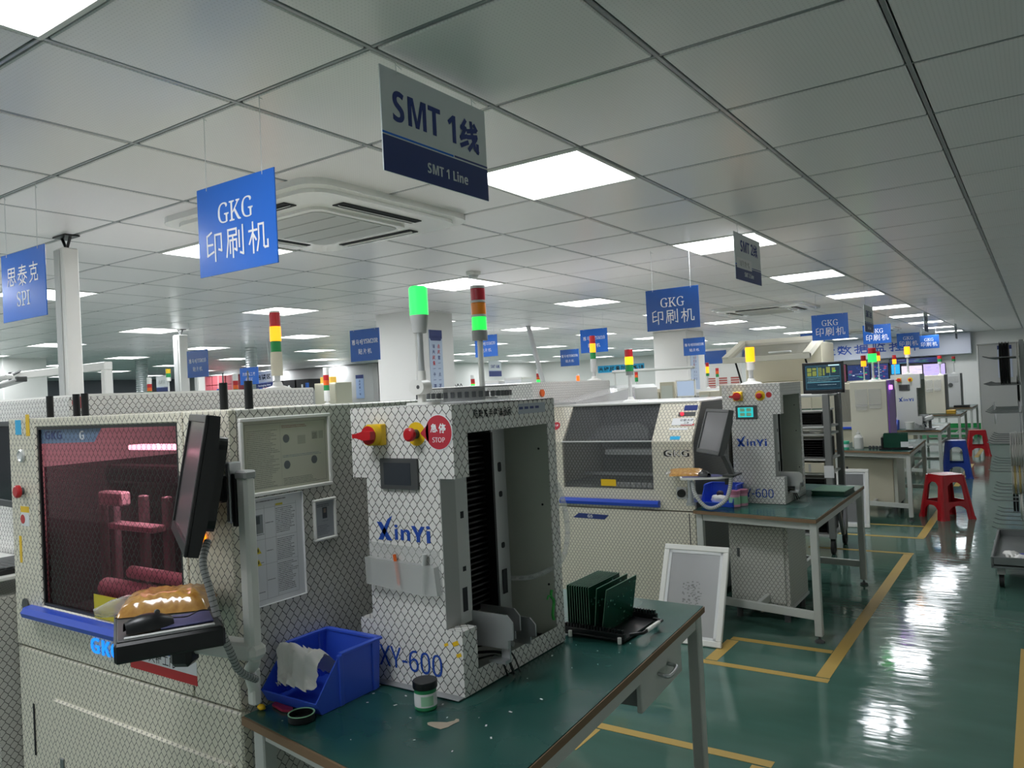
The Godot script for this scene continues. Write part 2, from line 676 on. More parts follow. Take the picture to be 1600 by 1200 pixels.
func shell() -> void:
	var f := S()
	bb(f, -24.2, 1.4, -0.2, 0, -23.8, 3.4)
	var fl := structure("floor", f, M.floor, "glossy green epoxy factory floor with yellow lines", "floor")
	# yellow lines: [x0, z0, x1, z1]
	for q in [[-1.95, -3.275, -1.0, -3.275], [-1.83, -3.0, -1.83, -3.235], [-1.04, -3.235, -1.04, -2.4], [-1.75, -4.32, -1.0, -4.32], [-1.04, -4.36, -1.04, -7.66], [-1.68, -4.79, -1.08, -4.79], [-1.66, -4.36, -1.66, -4.75], [-1.0, -7.70, -1.9, -7.70],
			[-1.0, -8.45, -1.9, -8.45], [-1.03, -8.49, -1.03, -11.6], [-1.07, -9.1, -1.9, -9.1], [-1.03, -12.4, -1.03, -15.4], [-1.03, -16.6, -1.03, -19.4], [-0.125, 1.0, -0.125, -5.3]]:
		var st := S()
		if q[0] == q[2]:
			bb(st, q[0] - 0.036, q[0] + 0.036, 0.0, 0.0015, q[1], q[3])
		else:
			bb(st, q[0], q[2], 0.0, 0.0015, q[1] - 0.028, q[1] + 0.028)
		part("floor_line", st, M.tape_yellow, fl, "yellow tape line on the floor")
	for w in [["wall_back", -14.9, 1.4, -23.8, -23.5, "white back wall behind the display screens"], ["wall_right", 1.2, 1.4, -23.5, 3.2, "plain white wall on the right side"], ["wall_front", -24.2, 1.4, 3.2, 3.4, "plain white wall behind the viewpoint"], ["wall_recess_side", -15.0, -14.8, -23.5, -15.3, "white wall with pale blue slogan strips, left of the back wall"]]:
		var st := S()
		bb(st, w[1], w[2], 0, 2.7, w[3], w[4])
		structure(w[0], st, M.wall, w[5], "wall")
	var wl := S()
	bb(wl, -24.2, -24.0, 0, 2.7, -15.6, 3.2)
	structure("wall_left", wl, M.wall_grey, "dark grey far wall at the left end of the hall", "wall")
	var wr := S()
	bb(wr, -24.0, -14.8, 0, 2.7, -15.6, -15.3)
	structure("wall_recess", wr, M.light_grey, "pale grey wall behind the pink packed boxes", "wall")
	# green skirting strip along the back wall
	var sk := S()
	bb(sk, -14.7, 1.15, 0, 0.22, -23.5, -23.48)
	structure("baseboard_back", sk, M.green, "green painted strip along the foot of the back wall", "baseboard")

func ceiling() -> void:
	var st := S()
	bb(st, -24.2, 1.4, CEIL + 0.05, CEIL + 0.2, -23.8, 3.4)
	var c := structure("ceiling", st, M.gap, "suspended ceiling of square perforated metal panels with metal rails", "ceiling")
	var t := S()
	box(t, Vector3(0, 0.008, 0), Vector3(TX - 0.024, 0.016, TZ - 0.024), 0.004)
	t.generate_normals()
	var tm: ArrayMesh = t.commit()
	var cells := []
	for j in range(-4, 39):
		for i in range(-9, 37):
			var lamp: bool = j >= 1 and (j - 1) % 4 == 0 and posmod(i - 1, 4) == 0 and lamp_on((j - 1) / 4, floori((i - 1) / 4.0))
			var p := Vector3(-0.904 - TX * (j + 0.5), CEIL, -2.188 - TZ * (i + 0.5))
			if lamp or p.x < -24.0 or p.x > 1.2 or p.z > 3.2 or p.z < -23.5 or (p.z < -15.3 and p.x < -14.8):
				continue
			var v := p - EYE
			var fwd := Vector3(-sin(0.598), 0, -cos(0.598))
			var dist := v.length()
			var inview: bool = v.dot(fwd) > 0.3 and absf(v.dot(Vector3(cos(0.598), 0, -sin(0.598)))) < v.dot(fwd) * 0.72 + 0.5
			cells.append([dist if inview else dist + 100.0, p])
	cells.sort_custom(func(x, y): return x[0] < y[0])
	for k in mini(300, cells.size()):
		var o := MeshInstance3D.new()
		o.mesh = tm
		o.material_override = M.tile
		o.name = "ceiling_tile"
		o.position = cells[k][1]
		c.add_child(o, true)
	var mm := MultiMesh.new()
	mm.transform_format = MultiMesh.TRANSFORM_3D
	mm.mesh = tm
	mm.instance_count = cells.size() - 300
	for k in mm.instance_count:
		mm.set_instance_transform(k, Transform3D(Basis(), cells[k + 300][1]))
	var mi := MultiMeshInstance3D.new()
	mi.multimesh = mm
	mi.material_override = M.tile
	mi.name = "far_ceiling_tiles"
	mi.set_meta("kind", "stuff")
	c.add_child(mi)
	for j in range(-3, 39):
		var x := -0.904 - TX * j
		if x > -24.0:
			var r := S()
			bb(r, x - 0.0075, x + 0.0075, CEIL + 0.001, CEIL + 0.03, 3.2, -23.5 if x > -14.8 else -15.3, 0.002)
			part("grid_rail", r, M.rail, c)
	for i in range(-9, 37):
		var z := -2.188 - TZ * i
		if z < 3.2 and z > -23.5:
			var r := S()
			bb(r, 1.2, -24.0 if z > -15.3 else -14.8, CEIL + 0.003, CEIL + 0.028, z - 0.0065, z + 0.0065, 0.002)
			part("grid_rail", r, M.rail, c)
	# two ceiling cassettes
	cassette(Vector3(-3.15, CEIL, -2.87), "white four-way ceiling air conditioner behind the blue hanging sign")
	cassette(Vector3(-3.05, CEIL, -10.75), "white ceiling air conditioner far back beyond the second line sign")
	cassette(Vector3(-3.05, CEIL, -18.4), "small distant ceiling air conditioner among the far hanging signs")
	var sd := local("smoke_detector", "small round white smoke detector on the ceiling", "smoke detector", Vector3(-3.73, CEIL, -5.0))
	var b := S()
	lathe(b, Vector3(), [Vector2(0, -0.03), Vector2(0.055, -0.028), Vector2(0.06, 0.0)], 20)
	part("base", b, M.white, sd)
	b = S()
	lathe(b, Vector3(), [Vector2(0, -0.055), Vector2(0.03, -0.053), Vector2(0.042, -0.028)], 20)
	part("sensor_head", b, M.light_grey, sd)

func cassette(p: Vector3, label: String) -> void:
	var o := local("ceiling_air_conditioner", label, "air conditioner", p)
	var st := S()
	var R := Basis(Vector3.RIGHT, PI / 2)
	# four rim pieces leave the louvre slots open; corners rounded
	prism(st, rrect(1.2, 1.16, 0.12, 6), 0.03, Transform3D(R, Vector3(0, 0.0, 0)))
	part("frame", st, M.white_gloss, o)
	st = S()
	prism(st, rrect(1.1, 1.06, 0.12, 6), 0.018, Transform3D(R, Vector3(0, -0.03, 0)))
	part("rim", st, M.white_gloss, o)
	st = S()
	prism(st, rrect(0.68, 0.66, 0.06, 5), 0.014, Transform3D(R, Vector3(0, -0.048, 0)))
	part("grille_border", st, M.white_gloss, o)
	st = S()
	prism(st, rrect(0.61, 0.59, 0.05, 5), 0.004, Transform3D(R, Vector3(0, -0.062, 0)))
	var g := part("grille", st, M.light_grey, o)
	for k in 3:
		st = S()
		bb(st, -0.29, 0.29, -0.068, -0.064, -0.16 + 0.16 * k - 0.004, -0.156 + 0.16 * k)
		part("grille_bar", st, M.grey, g)
	for k in 4:
		var T := Basis(Vector3.UP, PI / 2 * k)
		st = S()
		box(st, T * Vector3(0, -0.05, 0.435), Vector3(0.56, 0.006, 0.075), 0, T)
		part("louvre_slot", st, M.gap, o, "dark air outlet slot")
		st = S()
		box(st, T * Vector3(0, -0.056, 0.43), Vector3(0.54, 0.004, 0.012), 0, T * Basis(Vector3.RIGHT, 0.5))
		part("louvre", st, M.white_gloss, o)

func columns() -> void:
	var st := S()
	bb(st, -6.44, -5.83, 0, CEIL + 0.05, -7.35, -6.66, 0.01)
	structure("column_1", st, M.wall, "wide white square column behind the green beacon", "column")
	st = S()
	bb(st, -5.95, -5.3, 0, CEIL + 0.05, -14.4, -13.5, 0.01)
	structure("column_2", st, M.wall, "grey-white square column beyond the second printer", "column")
	st = S()
	bb(st, -15.5, -14.3, 0, CEIL + 0.05, -6.6, -5.9, 0.01)
	structure("column_3", st, M.wall, "distant white column at the left edge", "column")
	# tall white trunking posts
	for q in [[-4.42, -2.17, 0.085, "tall white square trunking post rising to a black ceiling bracket"], [-8.85, -5.68, 0.12, "white trunking post left of the small hanging sign"], [-12.4, -8.3, 0.12, "slim far white post seen under the small sign"]]:
		var o := thing("trunking_post", q[3], "post", Vector3(q[0], 0, q[1]))
		var s := S()
		bb(s, q[0] - q[2] / 2, q[0] + q[2] / 2, 0, CEIL - 0.07, q[1] - q[2] / 2, q[1] + q[2] / 2, 0.006)
		part("trunking", s, M.white, o)
		s = S()
		bb(s, q[0] - q[2] / 2 - 0.004, q[0] + q[2] / 2 - 0.03, 0.02, CEIL - 0.08, q[1] + q[2] / 2, q[1] + q[2] / 2 + 0.008, 0.003)
		part("cover_strip", s, M.light_grey, o)
		s = S()
		for k in [-1, 1]:
			tube(s, [Vector3(q[0], CEIL - 0.075, q[1]), Vector3(q[0] + 0.05 * k, CEIL, q[1])], 0.008)
		bb(s, q[0] - 0.07, q[0] + 0.07, CEIL - 0.008, CEIL, q[1] - 0.04, q[1] + 0.04)
		part("ceiling_bracket", s, M.black, o)
	# corrugated silver ducts
	for q in [[-14.6, -8.5, 0.22, "silver corrugated exhaust duct hanging at the far left"], [-11.2, -8.5, 0.2, "silver corrugated exhaust duct behind the small blue rounded sign"]]:
		var s := S()
		var pr := []
		var n := 70
		for k in n + 1:
			pr.append(Vector2(q[2] * 0.5 * (1.0 + (0.05 if k % 2 else -0.05)), 1.2 + (CEIL - 1.2) * k / n))
		lathe(s, Vector3(q[0], 0, q[1]), pr, 18)
		single("exhaust_duct", s, M.alu, q[3], "duct")

# ---------------------------------------------------------------- reusable things
# segs from the bottom up: [height, radius, material]
func tower(label: String, p: Vector3, pole: float, r: float, segs: Array, group := "", flange := true) -> Node3D:
	var o := local("tower_light", label, "signal light", p, 0.0, group)
	var st := S()
	if flange:
		lathe(st, Vector3(), [Vector2(0, 0), Vector2(r * 1.5, 0), Vector2(r * 1.4, 0.008), Vector2(r * 0.6, 0.02), Vector2(r * 0.45, 0.04)], 20)
		part("foot", st, M.white, o)
	st = S()
	cyl(st, Vector3(0, 0, 0), Vector3(0, pole, 0), r * 0.33, -1, 14)
	part("pole", st, M.light_grey, o)
	var y := pole
	for s in segs:
		st = S()
		lathe(st, Vector3(0, y, 0), [Vector2(0, 0), Vector2(s[1] * 0.98, 0), Vector2(s[1], s[0] * 0.06), Vector2(s[1], s[0] * 0.94), Vector2(s[1] * 0.96, s[0]), Vector2(0, s[0])], 24)
		part(s[3], st, s[2], o)
		if s.size() > 4:
			omni(o, Vector3(0, y + s[0] / 2, 0), s[4], s[5], s[1] * 0.5)
		y += s[0]
	return o

func bench(label: String, top: Array, h: float, stretch: bool) -> Node3D:
	# top: front left, front right, back right, back left as (x, z)
	var c := Vector2()
	for p in top:
		c += p / 4.0
	var o := thing("workbench", label, "workbench", Vector3(c.x, 0, c.y))
	var R := Basis(Vector3.RIGHT, PI / 2)
	var st := S()
	prism(st, top, 0.022, Transform3D(R, Vector3(0, h - 0.003, 0)))
	part("tabletop_board", st, M.ply, o, "brown plywood edge of the tabletop")
	st = S()
	var ins := []
	for p in top:
		ins.append(p + (c - p).normalized() * 0.008)
	prism(st, ins, 0.004, Transform3D(R, Vector3(0, h, 0)))
	part("work_mat", st, M.bench_mat, o, "worn dark green mat")
	var lg := []
	for p in top:
		lg.append(p + (c - p).normalized() * 0.06)
	for k in 4:
		var a: Vector2 = lg[k]
		var b: Vector2 = lg[(k + 1) % 4]
		var m := (a + b) / 2
		var d := b - a
		st = S()
		box(st, Vector3(m.x, h - 0.05, m.y), Vector3(0.025, 0.05, d.length() - 0.04), 0.003, Basis(Vector3.UP, atan2(d.x, d.y)))
		part("apron_rail", st, M.tube_paint, o)
		st = S()
		box(st, Vector3(a.x, (h - 0.025) / 2 + 0.02, a.y), Vector3(0.045, h - 0.065, 0.045), 0.004)
		var leg := part("leg", st, M.tube_paint, o)
		st = S()
		lathe(st, Vector3(a.x, 0, a.y), [Vector2(0, 0), Vector2(0.03, 0), Vector2(0.028, 0.012), Vector2(0.008, 0.02), Vector2(0.008, 0.05)], 14)
		part("levelling_foot", st, M.dark_grey, o)
	if stretch:
		for q in [[lg[0], lg[1]], [lg[3], lg[2]], [(lg[0] + lg[1]) / 2, (lg[3] + lg[2]) / 2]]:
			var m: Vector2 = (q[0] + q[1]) / 2
			var d: Vector2 = q[1] - q[0]
			st = S()
			box(st, Vector3(m.x, 0.16, m.y), Vector3(0.03, 0.05, d.length() - 0.04), 0.003, Basis(Vector3.UP, atan2(d.x, d.y)))
			part("stretcher", st, M.tube_paint, o)
	return o

func warning_switch(o: Node3D, p: Vector3, T := Basis()) -> void:
	var st := S()
	box(st, p + T * Vector3(0, 0, 0.012), Vector3(0.062, 0.064, 0.024), 0.003, T)
	var k := part("switch_plate", st, M.yellow, o, "yellow square switch plate")
	st = S()
	cyl(st, p + T * Vector3(0, 0, 0.024), p + T * Vector3(0, 0, 0.045), 0.033, 0.031, 24)
	part("switch_collar", st, M.yellow, o)
	st = S()
	cyl(st, p + T * Vector3(0, 0, 0.045), p + T * Vector3(0, 0, 0.049), 0.028, -1, 24)
	part("switch_dial", st, M.red, o, "red round dial")
	st = S()
	var pol := [Vector2(0.03, 0.012), Vector2(0.0, 0.014), Vector2(-0.03, 0.007), Vector2(-0.046, 0.006), Vector2(-0.046, -0.006), Vector2(-0.03, -0.007), Vector2(0.0, -0.014), Vector2(0.03, -0.012)]
	prism(st, pol, 0.02, Transform3D(T, p + T * Vector3(0, 0, 0.049)))
	part("switch_handle", st, M.red, o, "red turn handle")

func stop_button(o: Node3D, p: Vector3, T := Basis(), ring := true) -> void:
	var st := S()
	if ring:
		cyl(st, p, p + T * Vector3(0, 0, 0.002), 0.035, -1, 24)
		part("stop_ring", st, M.yellow, o, "yellow ring around the stop button")
		st = S()
	cyl(st, p, p + T * Vector3(0, 0, 0.022), 0.014, -1, 18)
	part("button_stem", st, M.dark_grey, o)
	st = S()
	lathe(st, p + T * Vector3(0, 0, 0.022), [Vector2(0.014, 0), Vector2(0.02, 0.003), Vector2(0.02, 0.014), Vector2(0.015, 0.018), Vector2(0, 0.019)], 22, T * Basis(Vector3.RIGHT, PI / 2))
	part("stop_button", st, M.red, o, "red mushroom stop button")

# board loader on a bench; local axes: x 0 at its right side, z 0 at its front, y 0 at its foot
func loader(label: String, p: Vector3, skin: Material, dirty: bool) -> Node3D:
	var o := local("board_loader", label, "board loader", p)
	var st := S()
	# stepped front
	prism(st, [Vector2(-0.40, 0), Vector2(0, 0), Vector2(0, 0.185), Vector2(-0.057, 0.185), Vector2(-0.057, 0.618), Vector2(0, 0.618), Vector2(0, 0.83), Vector2(-0.405, 0.83), Vector2(-0.405, 0.615), Vector2(-0.347, 0.615), Vector2(-0.347, 0.18), Vector2(-0.40, 0.18)], -0.068)
	part("front_cover", st, skin, o)
	st = S()
	bb(st, -0.003, 0, 0, 0.06, -0.51, -0.07)
	bb(st, -0.003, 0, 0.745, 0.83, -0.51, -0.07)
	bb(st, -0.003, 0, 0, 0.83, -0.56, -0.51)
	bb(st, -0.405, 0, 0.827, 0.83, -0.56, -0.07)
	bb(st, -0.405, -0.402, 0, 0.83, -0.56, -0.07)
	bb(st, -0.402, -0.003, 0, 0.83, -0.56, -0.555)
	part("side_frame", st, skin, o)
	st = S()
	bb(st, -0.40, -0.004, 0.0, 0.012, -0.55, -0.07)
	part("floor_plate", st, M.light_grey, o)
	st = S()
	bb(st, -0.33, -0.004, 0.03, 0.80, -0.516, -0.512)
	bb(st, -0.38, -0.376, 0.03, 0.80, -0.52, -0.1)
	part("inner_panel", st, M.panel_grey, o, "dull grey-green inner panel")
	for q in [[-0.04, 0.66], [-0.035, 0.47], [-0.025, 0.2]]:
		st = S()
		cyl(st, Vector3(q[0], q[1], -0.512), Vector3(q[0], q[1], -0.510), 0.004, -1, 10)
		part("panel_hole", st, M.black, o)
	# column side plates next to the opening
	st = S()
	bb(st, -0.058, -0.055, 0.185, 0.618, -0.068, -0.001)
	part("column_side", st, M.grey, o)
	st = S()
	bb(st, -0.062, -0.056, 0.18, 0.62, -0.125, -0.069)
	var cs := part("guide_plate", st, M.light_grey, o)
	st = S()
	for q in [[0.5, 0.02], [0.34, 0.014]]:
		box(st, Vector3(-0.0555, q[0], -0.095), Vector3(0.002, q[1], 0.014), 0)
	part("slot", st, M.gap, cs)
	st = S()
	box(st, Vector3(-0.0555, 0.25, -0.092), Vector3(0.002, 0.07, 0.022), 0)
	part("handle_hole", st, M.gap, cs)
	# toothed black magazine guide
	st = S()
	bb(st, -0.20, -0.17, 0.15, 0.73, -0.44, -0.13)
	bb(st, -0.17, -0.10, 0.15, 0.73, -0.33, -0.32)
	part("magazine_guide", st, M.black, o, "black toothed magazine guide")
	var tooth := S()
	box(tooth, Vector3(), Vector3(0.05, 0.006, 0.18), 0.001)
	tooth.generate_normals()
	var me: ArrayMesh = tooth.commit()
	for k in 30:
		var t := MeshInstance3D.new()
		t.mesh = me
		t.material_override = M.black
		t.name = "guide_tooth"
		t.position = Vector3(-0.157, 0.17 + k * 0.0185, -0.31)
		o.add_child(t, true)
	# bright rail with holes
	st = S()
	bb(st, -0.128, -0.12, 0.11, 0.74, -0.425, -0.352, 0.001)
	var rl := part("guide_rail", st, M.alu, o, "bright vertical rail with holes")
	for q in [[0.56, 0.02], [0.47, 0.012], [0.3, 0.012]]:
		st = S()
		prism(st, rrect(0.018, q[1] * 1.6, 0.006), 0.002, Transform3D(ROTX, Vector3(-0.1205, q[0] + 0.05, -0.388)))
		part("rail_hole", st, M.gap, rl)
	st = S()
	bb(st, -0.119, -0.117, 0.19, 0.27, -0.40, -0.375)
	part("rail_handle", st, M.gap, rl)
	# lifting fork
	for q in [[-0.12, -0.126, 0.105, 0.21, -0.13, 0.09], [-0.26, -0.266, 0.085, 0.185, -0.13, 0.02], [-0.30, -0.306, 0.06, 0.15, -0.14, 0.05]]:
		st = S()
		prism(st, [Vector2(q[4], q[2]), Vector2(q[5] - 0.02, q[2] + 0.006), Vector2(q[5] - 0.02, q[2] + 0.03), Vector2(q[5], q[2] + 0.035), Vector2(q[5], q[3] - 0.02), Vector2(q[5] - 0.02, q[3]), Vector2(q[4], q[3])], 0.005, Transform3D(Basis(), Vector3(0, 0, q[1])))
		part("lift_fork", st, M.alu, o, "bare metal lifting fork plate")
	st = S()
	bb(st, 0.03, 0.06, 0.065, 0.17, -0.15, -0.144)
	bb(st, 0.0, 0.06, 0.065, 0.075, -0.15, -0.12)
	part("fork_bracket", st, M.alu, o)
	st = S()
	cyl(st, Vector3(-0.2, 0.09, -0.22), Vector3(0.02, 0.09, -0.22), 0.008)
	cyl(st, Vector3(-0.04, 0.1, -0.235), Vector3(0.0, 0.1, -0.235), 0.015)
	part("roller", st, M.steel, o)
	# cables
	for k in 3:
		st = S()
		tube(st, curve([Vector3(-0.2, 0.03, -0.15 - 0.03 * k), Vector3(-0.08, 0.055 + 0.01 * k, -0.12 - 0.05 * k), Vector3(-0.01, 0.07, -0.16 - 0.03 * k), Vector3(0.012, 0.05, -0.17 - 0.03 * k), Vector3(0.015 + 0.01 * k, 0.004, -0.19 - 0.02 * k)]), 0.003 + 0.0015 * (k % 2))
		part("cable", st, M.black, o)
	# controls
	warning_switch(o, Vector3(-0.285, 0.748, 0))
	stop_button(o, Vector3(-0.135, 0.748, 0))
	return o

func hmi(o: Node3D, c: Vector3, w: float, h: float, scr: Material) -> void:
	var st := S()
	prism(st, rrect(w, h, 0.004), 0.008, Transform3D(Basis(), c))
	var b := part("touch_panel", st, M.dark_grey, o, "dark touch panel")
	st = S()
	prism(st, rrect(w * 0.72, h * 0.72, 0.002), 0.001, Transform3D(Basis(), c + Vector3(-0.005 * w / 0.15, 0, 0.008)))
	part("screen", st, scr, b)

# logo of slanted strokes: big crossed first letter, then small block letters
func maker_mark(o: Node3D, c: Vector3, w: float) -> void:
	var st := S()
	var k := w / 0.225
	for q in [[Vector2(-0.112, 0.02), Vector2(-0.092, 0.02), Vector2(-0.05, -0.034), Vector2(-0.072, -0.034)], [Vector2(-0.066, 0.03), Vector2(-0.046, 0.042), Vector2(-0.088, -0.034), Vector2(-0.108, -0.034)]]:
		var f := []
		for p in q:
			f.append(c + Vector3(p.x * k, p.y * k, 0.0012))
		face(st, f, Vector3(0, 0, 1))
	part("logo_stroke", st, M.ink_blue, o, "blue slanted logo letter")
	write(o, "in", facing_z(c + Vector3(-0.009 * k, -0.010 * k, 0.001)), 0.042 * k, M.ink_blue, 1.3)
	write(o, "Yi", facing_z(c + Vector3(0.067 * k, -0.010 * k, 0.001)), 0.046 * k, M.ink_blue, 1.4)

func lcd(o: Node3D, c: Vector3, B: Basis, w: float, h: float, scr: Material, frame: Material) -> void:
	# screen looks along B.z; rounded back
	var st := S()
	prism(st, [Vector2(-0.012, -h / 2), Vector2(0.012, -h / 2), Vector2(0.02, -h * 0.3), Vector2(0.022, h * 0.2), Vector2(0.012, h / 2), Vector2(-0.012, h / 2)], w, Transform3D(B * Basis(Vector3(0, 0, -1), Vector3(0, 1, 0), Vector3(1, 0, 0)), c - B.x * w / 2 - B.z * 0.008))
	part("housing", st, frame, o)
	st = S()
	prism(st, rrect(w * 0.72, h * 0.7, 0.03), 0.03, Transform3D(B, c - B.z * 0.055))
	part("back_cover", st, frame, o)
	st = S()
	var T := Transform3D(B, c)
	var b := 0.02
	for q in [[-w / 2, w / 2, h / 2 - b, h / 2], [-w / 2, w / 2, -h / 2, -h / 2 + b * 1.4], [-w / 2, -w / 2 + b, -h / 2, h / 2], [w / 2 - b, w / 2, -h / 2, h / 2]]:
		box(st, T * Vector3((q[0] + q[1]) / 2, (q[2] + q[3]) / 2, 0.008), Vector3(q[1] - q[0], q[3] - q[2], 0.009), 0.002, B)
	part("bezel", st, frame, o)
	st = S()
	box(st, T * Vector3(0, 0.004, 0.0055), Vector3(w - 2 * b, h - 2.4 * b, 0.002), 0, B)
	part("screen", st, scr, o)

# ---------------------------------------------------------------- line one: the nearest machines
func text_image(w: int, h: int, bg: Color, sd: int) -> Image:
	var im := Image.create(w, h, true, Image.FORMAT_RGBA8)
	im.fill(bg)
	return im

func scribble(im: Image, x0: int, y0: int, x1: int, y1: int, step: int, c: Color, r: RandomNumberGenerator) -> void:
	# rows of tiny illegible print
	var y := y0
	while y < y1:
		var x := x0
		var stop := x1 - r.randi_range(0, (x1 - x0) / 3)
		while x < stop:
			var w := r.randi_range(2, 6)
			im.fill_rect(Rect2i(x, y, w, maxi(1, step / 2)), c.lerp(im.get_pixel(x, y), r.randf() * 0.5))
			x += w + 1
		y += step

func frame_board(n: String, label: String, x: float, z0: float, z1: float, y0: float, y1: float, rim: float, im: Image, m: Material) -> void:
	var o := thing(n, label, "notice board" if rim > 0.008 else "notice", Vector3(x, y0, (z0 + z1) / 2))
	var c := Vector3(x + 0.004, (y0 + y1) / 2, (z0 + z1) / 2)
	var hw := absf(z1 - z0) / 2
	var hh := (y1 - y0) / 2
	var st := S()
	for q in [[0, 1], [0, -1], [1, 0], [-1, 0]]:
		if q[0] == 0:
			box(st, c + Vector3(0.002, q[1] * (hh - rim / 2), 0), Vector3(0.012, rim, hw * 2), 0.002)
		else:
			box(st, c + Vector3(0.002, 0, q[0] * (hw - rim / 2)), Vector3(0.012, hh * 2 - 2 * rim, rim), 0.002)
	part("frame", st, m, o)
	picture("notice_sheet", c, Vector3(0, 0, -hw + rim), Vector3(0, hh - rim, 0), im, o)

func line_one() -> void:
	var zf := -1.353
	var zb := -2.68
	# --- printer with the pink window
	var o := thing("stencil_printer", "large grid-filmed printing machine with a pink tinted window and blue handle bar", "printing machine", Vector3(-2.575, 0, -2.0))
	var st := S()
	bb(st, -3.25, -3.04, 0.76, 1.61, zf - 0.03, zf, 0.004)
	bb(st, -3.04, -2.15, 1.577, 1.61, zf - 0.03, zf, 0.004)
	bb(st, -2.15, -2.125, 0.76, 1.61, zf - 0.03, zf, 0.003)
	bb(st, -3.04, -2.15, 0.76, 0.925, zf - 0.03, zf, 0.003)
	part("upper_front", st, M.film_cream, o)
	st = S()
	bb(st, -2.119, -1.9, 0.76, 1.61, zf - 0.03, zf, 0.004)
	part("side_door", st, M.film_cream, o)
	st = S()
	bb(st, -3.25, -1.9, 0.05, 0.752, zf - 0.04, zf - 0.002, 0.006)
	var lowp := part("lower_front", st, M.film_cream, o)
	# pressed panel on the lower door
	st = S()
	bb(st, -2.98, -1.94, 0.06, 0.60, zf - 0.01, zf + 0.007, 0.006)
	part("pressed_panel", st, M.film_cream, lowp)
	st = S()
	bb(st, -3.12, -3.10, 0.10, 0.11, zf, zf + 0.002)
	bb(st, -3.145, -3.137, 0.36, 0.55, zf - 0.001, zf + 0.002)
	part("door_slot", st, M.gap, lowp)
	st = S()
	cyl(st, Vector3(-3.14, 0.285, zf - 0.002), Vector3(-3.14, 0.285, zf + 0.003), 0.018)
	part("lock", st, M.dark_grey, lowp)
	st = S()
	bb(st, -2.935, -2.91, 0.2, 0.4, zf + 0.004, zf + 0.012, 0.002)
	part("hinge_plate", st, M.steel, lowp)
	# body shell
	st = S()
	bb(st, -1.93, -1.9, 0.05, 1.608, zb, zf - 0.03, 0.003)
	part("right_side_panel", st, M.film_grey, o)
	st = S()
	bb(st, -3.25, -3.22, 0.05, 1.608, zb, zf - 0.03)
	bb(st, -3.22, -1.93, 0.05, 1.60, zb, zb + 0.03)
	bb(st, -3.22, -1.93, 0.05, 0.08, zb, zf - 0.04)
	part("shell", st, M.cream, o)
	st = S()
	bb(st, -3.22, -1.93, 1.59, 1.606, zb, zf - 0.03)
	part("top_cover", st, M.cream, o)
	# interior seen through the window
	st = S()
	bb(st, -3.22, -3.19, 0.80, 1.42, zb + 0.3, zf - 0.04)
	bb(st, -3.19, -1.98, 0.80, 1.42, zb + 0.3, zb + 0.33)
	part("lower_lining", st, M.dark_grey, o)
	st = S()
	bb(st, -3.22, -3.19, 1.42, 1.588, zb + 0.3, zf - 0.04)
	bb(st, -3.19, -1.98, 1.42, 1.588, zb + 0.3, zb + 0.33)
	part("upper_lining", st, M.white, o, "pale upper lining")
	st = S()
	bb(st, -3.19, -1.98, 0.80, 0.87, zb + 0.33, zf - 0.05, 0.004)
	part("machine_bed", st, M.dark_grey, o)
	st = S()
	bb(st, -3.19, -1.98, 1.33, 1.40, zf - 0.42, zf - 0.33, 0.01)
	part("inner_gantry", st, M.black, o)
	for q in [[-2.915, -2.89], [-2.84, -2.805], [-2.65, -2.615], [-2.505, -2.47]]:
		st = S()
		bb(st, q[0], q[1], 0.87, 1.32, zf - 0.18, zf - 0.155, 0.004)
		part("inner_column", st, M.mid_grey, o)
	st = S()
	bb(st, -2.83, -2.68, 1.285, 1.335, zf - 0.15, zf - 0.11, 0.006)
	part("squeegee_head", st, M.light_grey, o)
	st = S()
	bb(st, -2.75, -2.47, 1.205, 1.228, zf - 0.15, zf - 0.10, 0.004)
	part("cross_bar", st, M.light_grey, o)
	for q in [[-2.83, -2.2, 0.985, 0.035], [-2.66, -2.2, 1.055, 0.022]]:
		st = S()
		cyl(st, Vector3(q[0], q[2], zf - 0.13), Vector3(q[1], q[2], zf - 0.13), q[3])
		part("paper_roll", st, M.white, o, "white cleaning paper roll")
	st = S()
	bb(st, -2.74, -2.44, 1.478, 1.496, zf - 0.23, zf - 0.18, 0.003)
	part("inner_light", st, glow("fff2f4", 1.6), o, "lit strip lamp inside the machine")
	omni(o, Vector3(-2.59, 1.487, zf - 0.205) - off[o], "fff2f4", 0.65, 0.008)
	st = S()
	bb(st, -3.04, -2.15, 0.925, 1.577, zf - 0.024, zf - 0.018)
	var gl := part("window", st, M.pink_glass, o, "dark pink tinted window pane")
	st = S()
	face(st, [Vector3(-3.04, 0.925, zf - 0.012), Vector3(-2.15, 0.925, zf - 0.012), Vector3(-2.15, 1.577, zf - 0.012), Vector3(-3.04, 1.577, zf - 0.012)], Vector3(0, 0, 1))
	part("printed_film", st, M.film_lines, gl)
	st = S()
	prism(st, [Vector2(-3.04, 1.577), Vector2(-2.6, 1.577), Vector2(-2.66, 1.52), Vector2(-3.04, 1.515)], 0.001, Transform3D(Basis(), Vector3(0, 0, zf - 0.017)))
	part("window_label", st, mat("6f86a8", 0.4), gl)
	write(gl, "GKG", facing_z(Vector3(-2.94, 1.545, zf - 0.0155)), 0.03, M.navy, 1.5)
	write(gl, "G", facing_z(Vector3(-2.74, 1.543, zf - 0.0155)), 0.03, M.paper, 1.2)
	st = S()
	ring_plate(st, -3.04, -2.15, 0.925, 1.577, -3.03, -2.165, 0.935, 1.567, zf - 0.016, zf - 0.006)
	part("window_seal", st, M.black, o)
	# blue handle bar
	st = S()
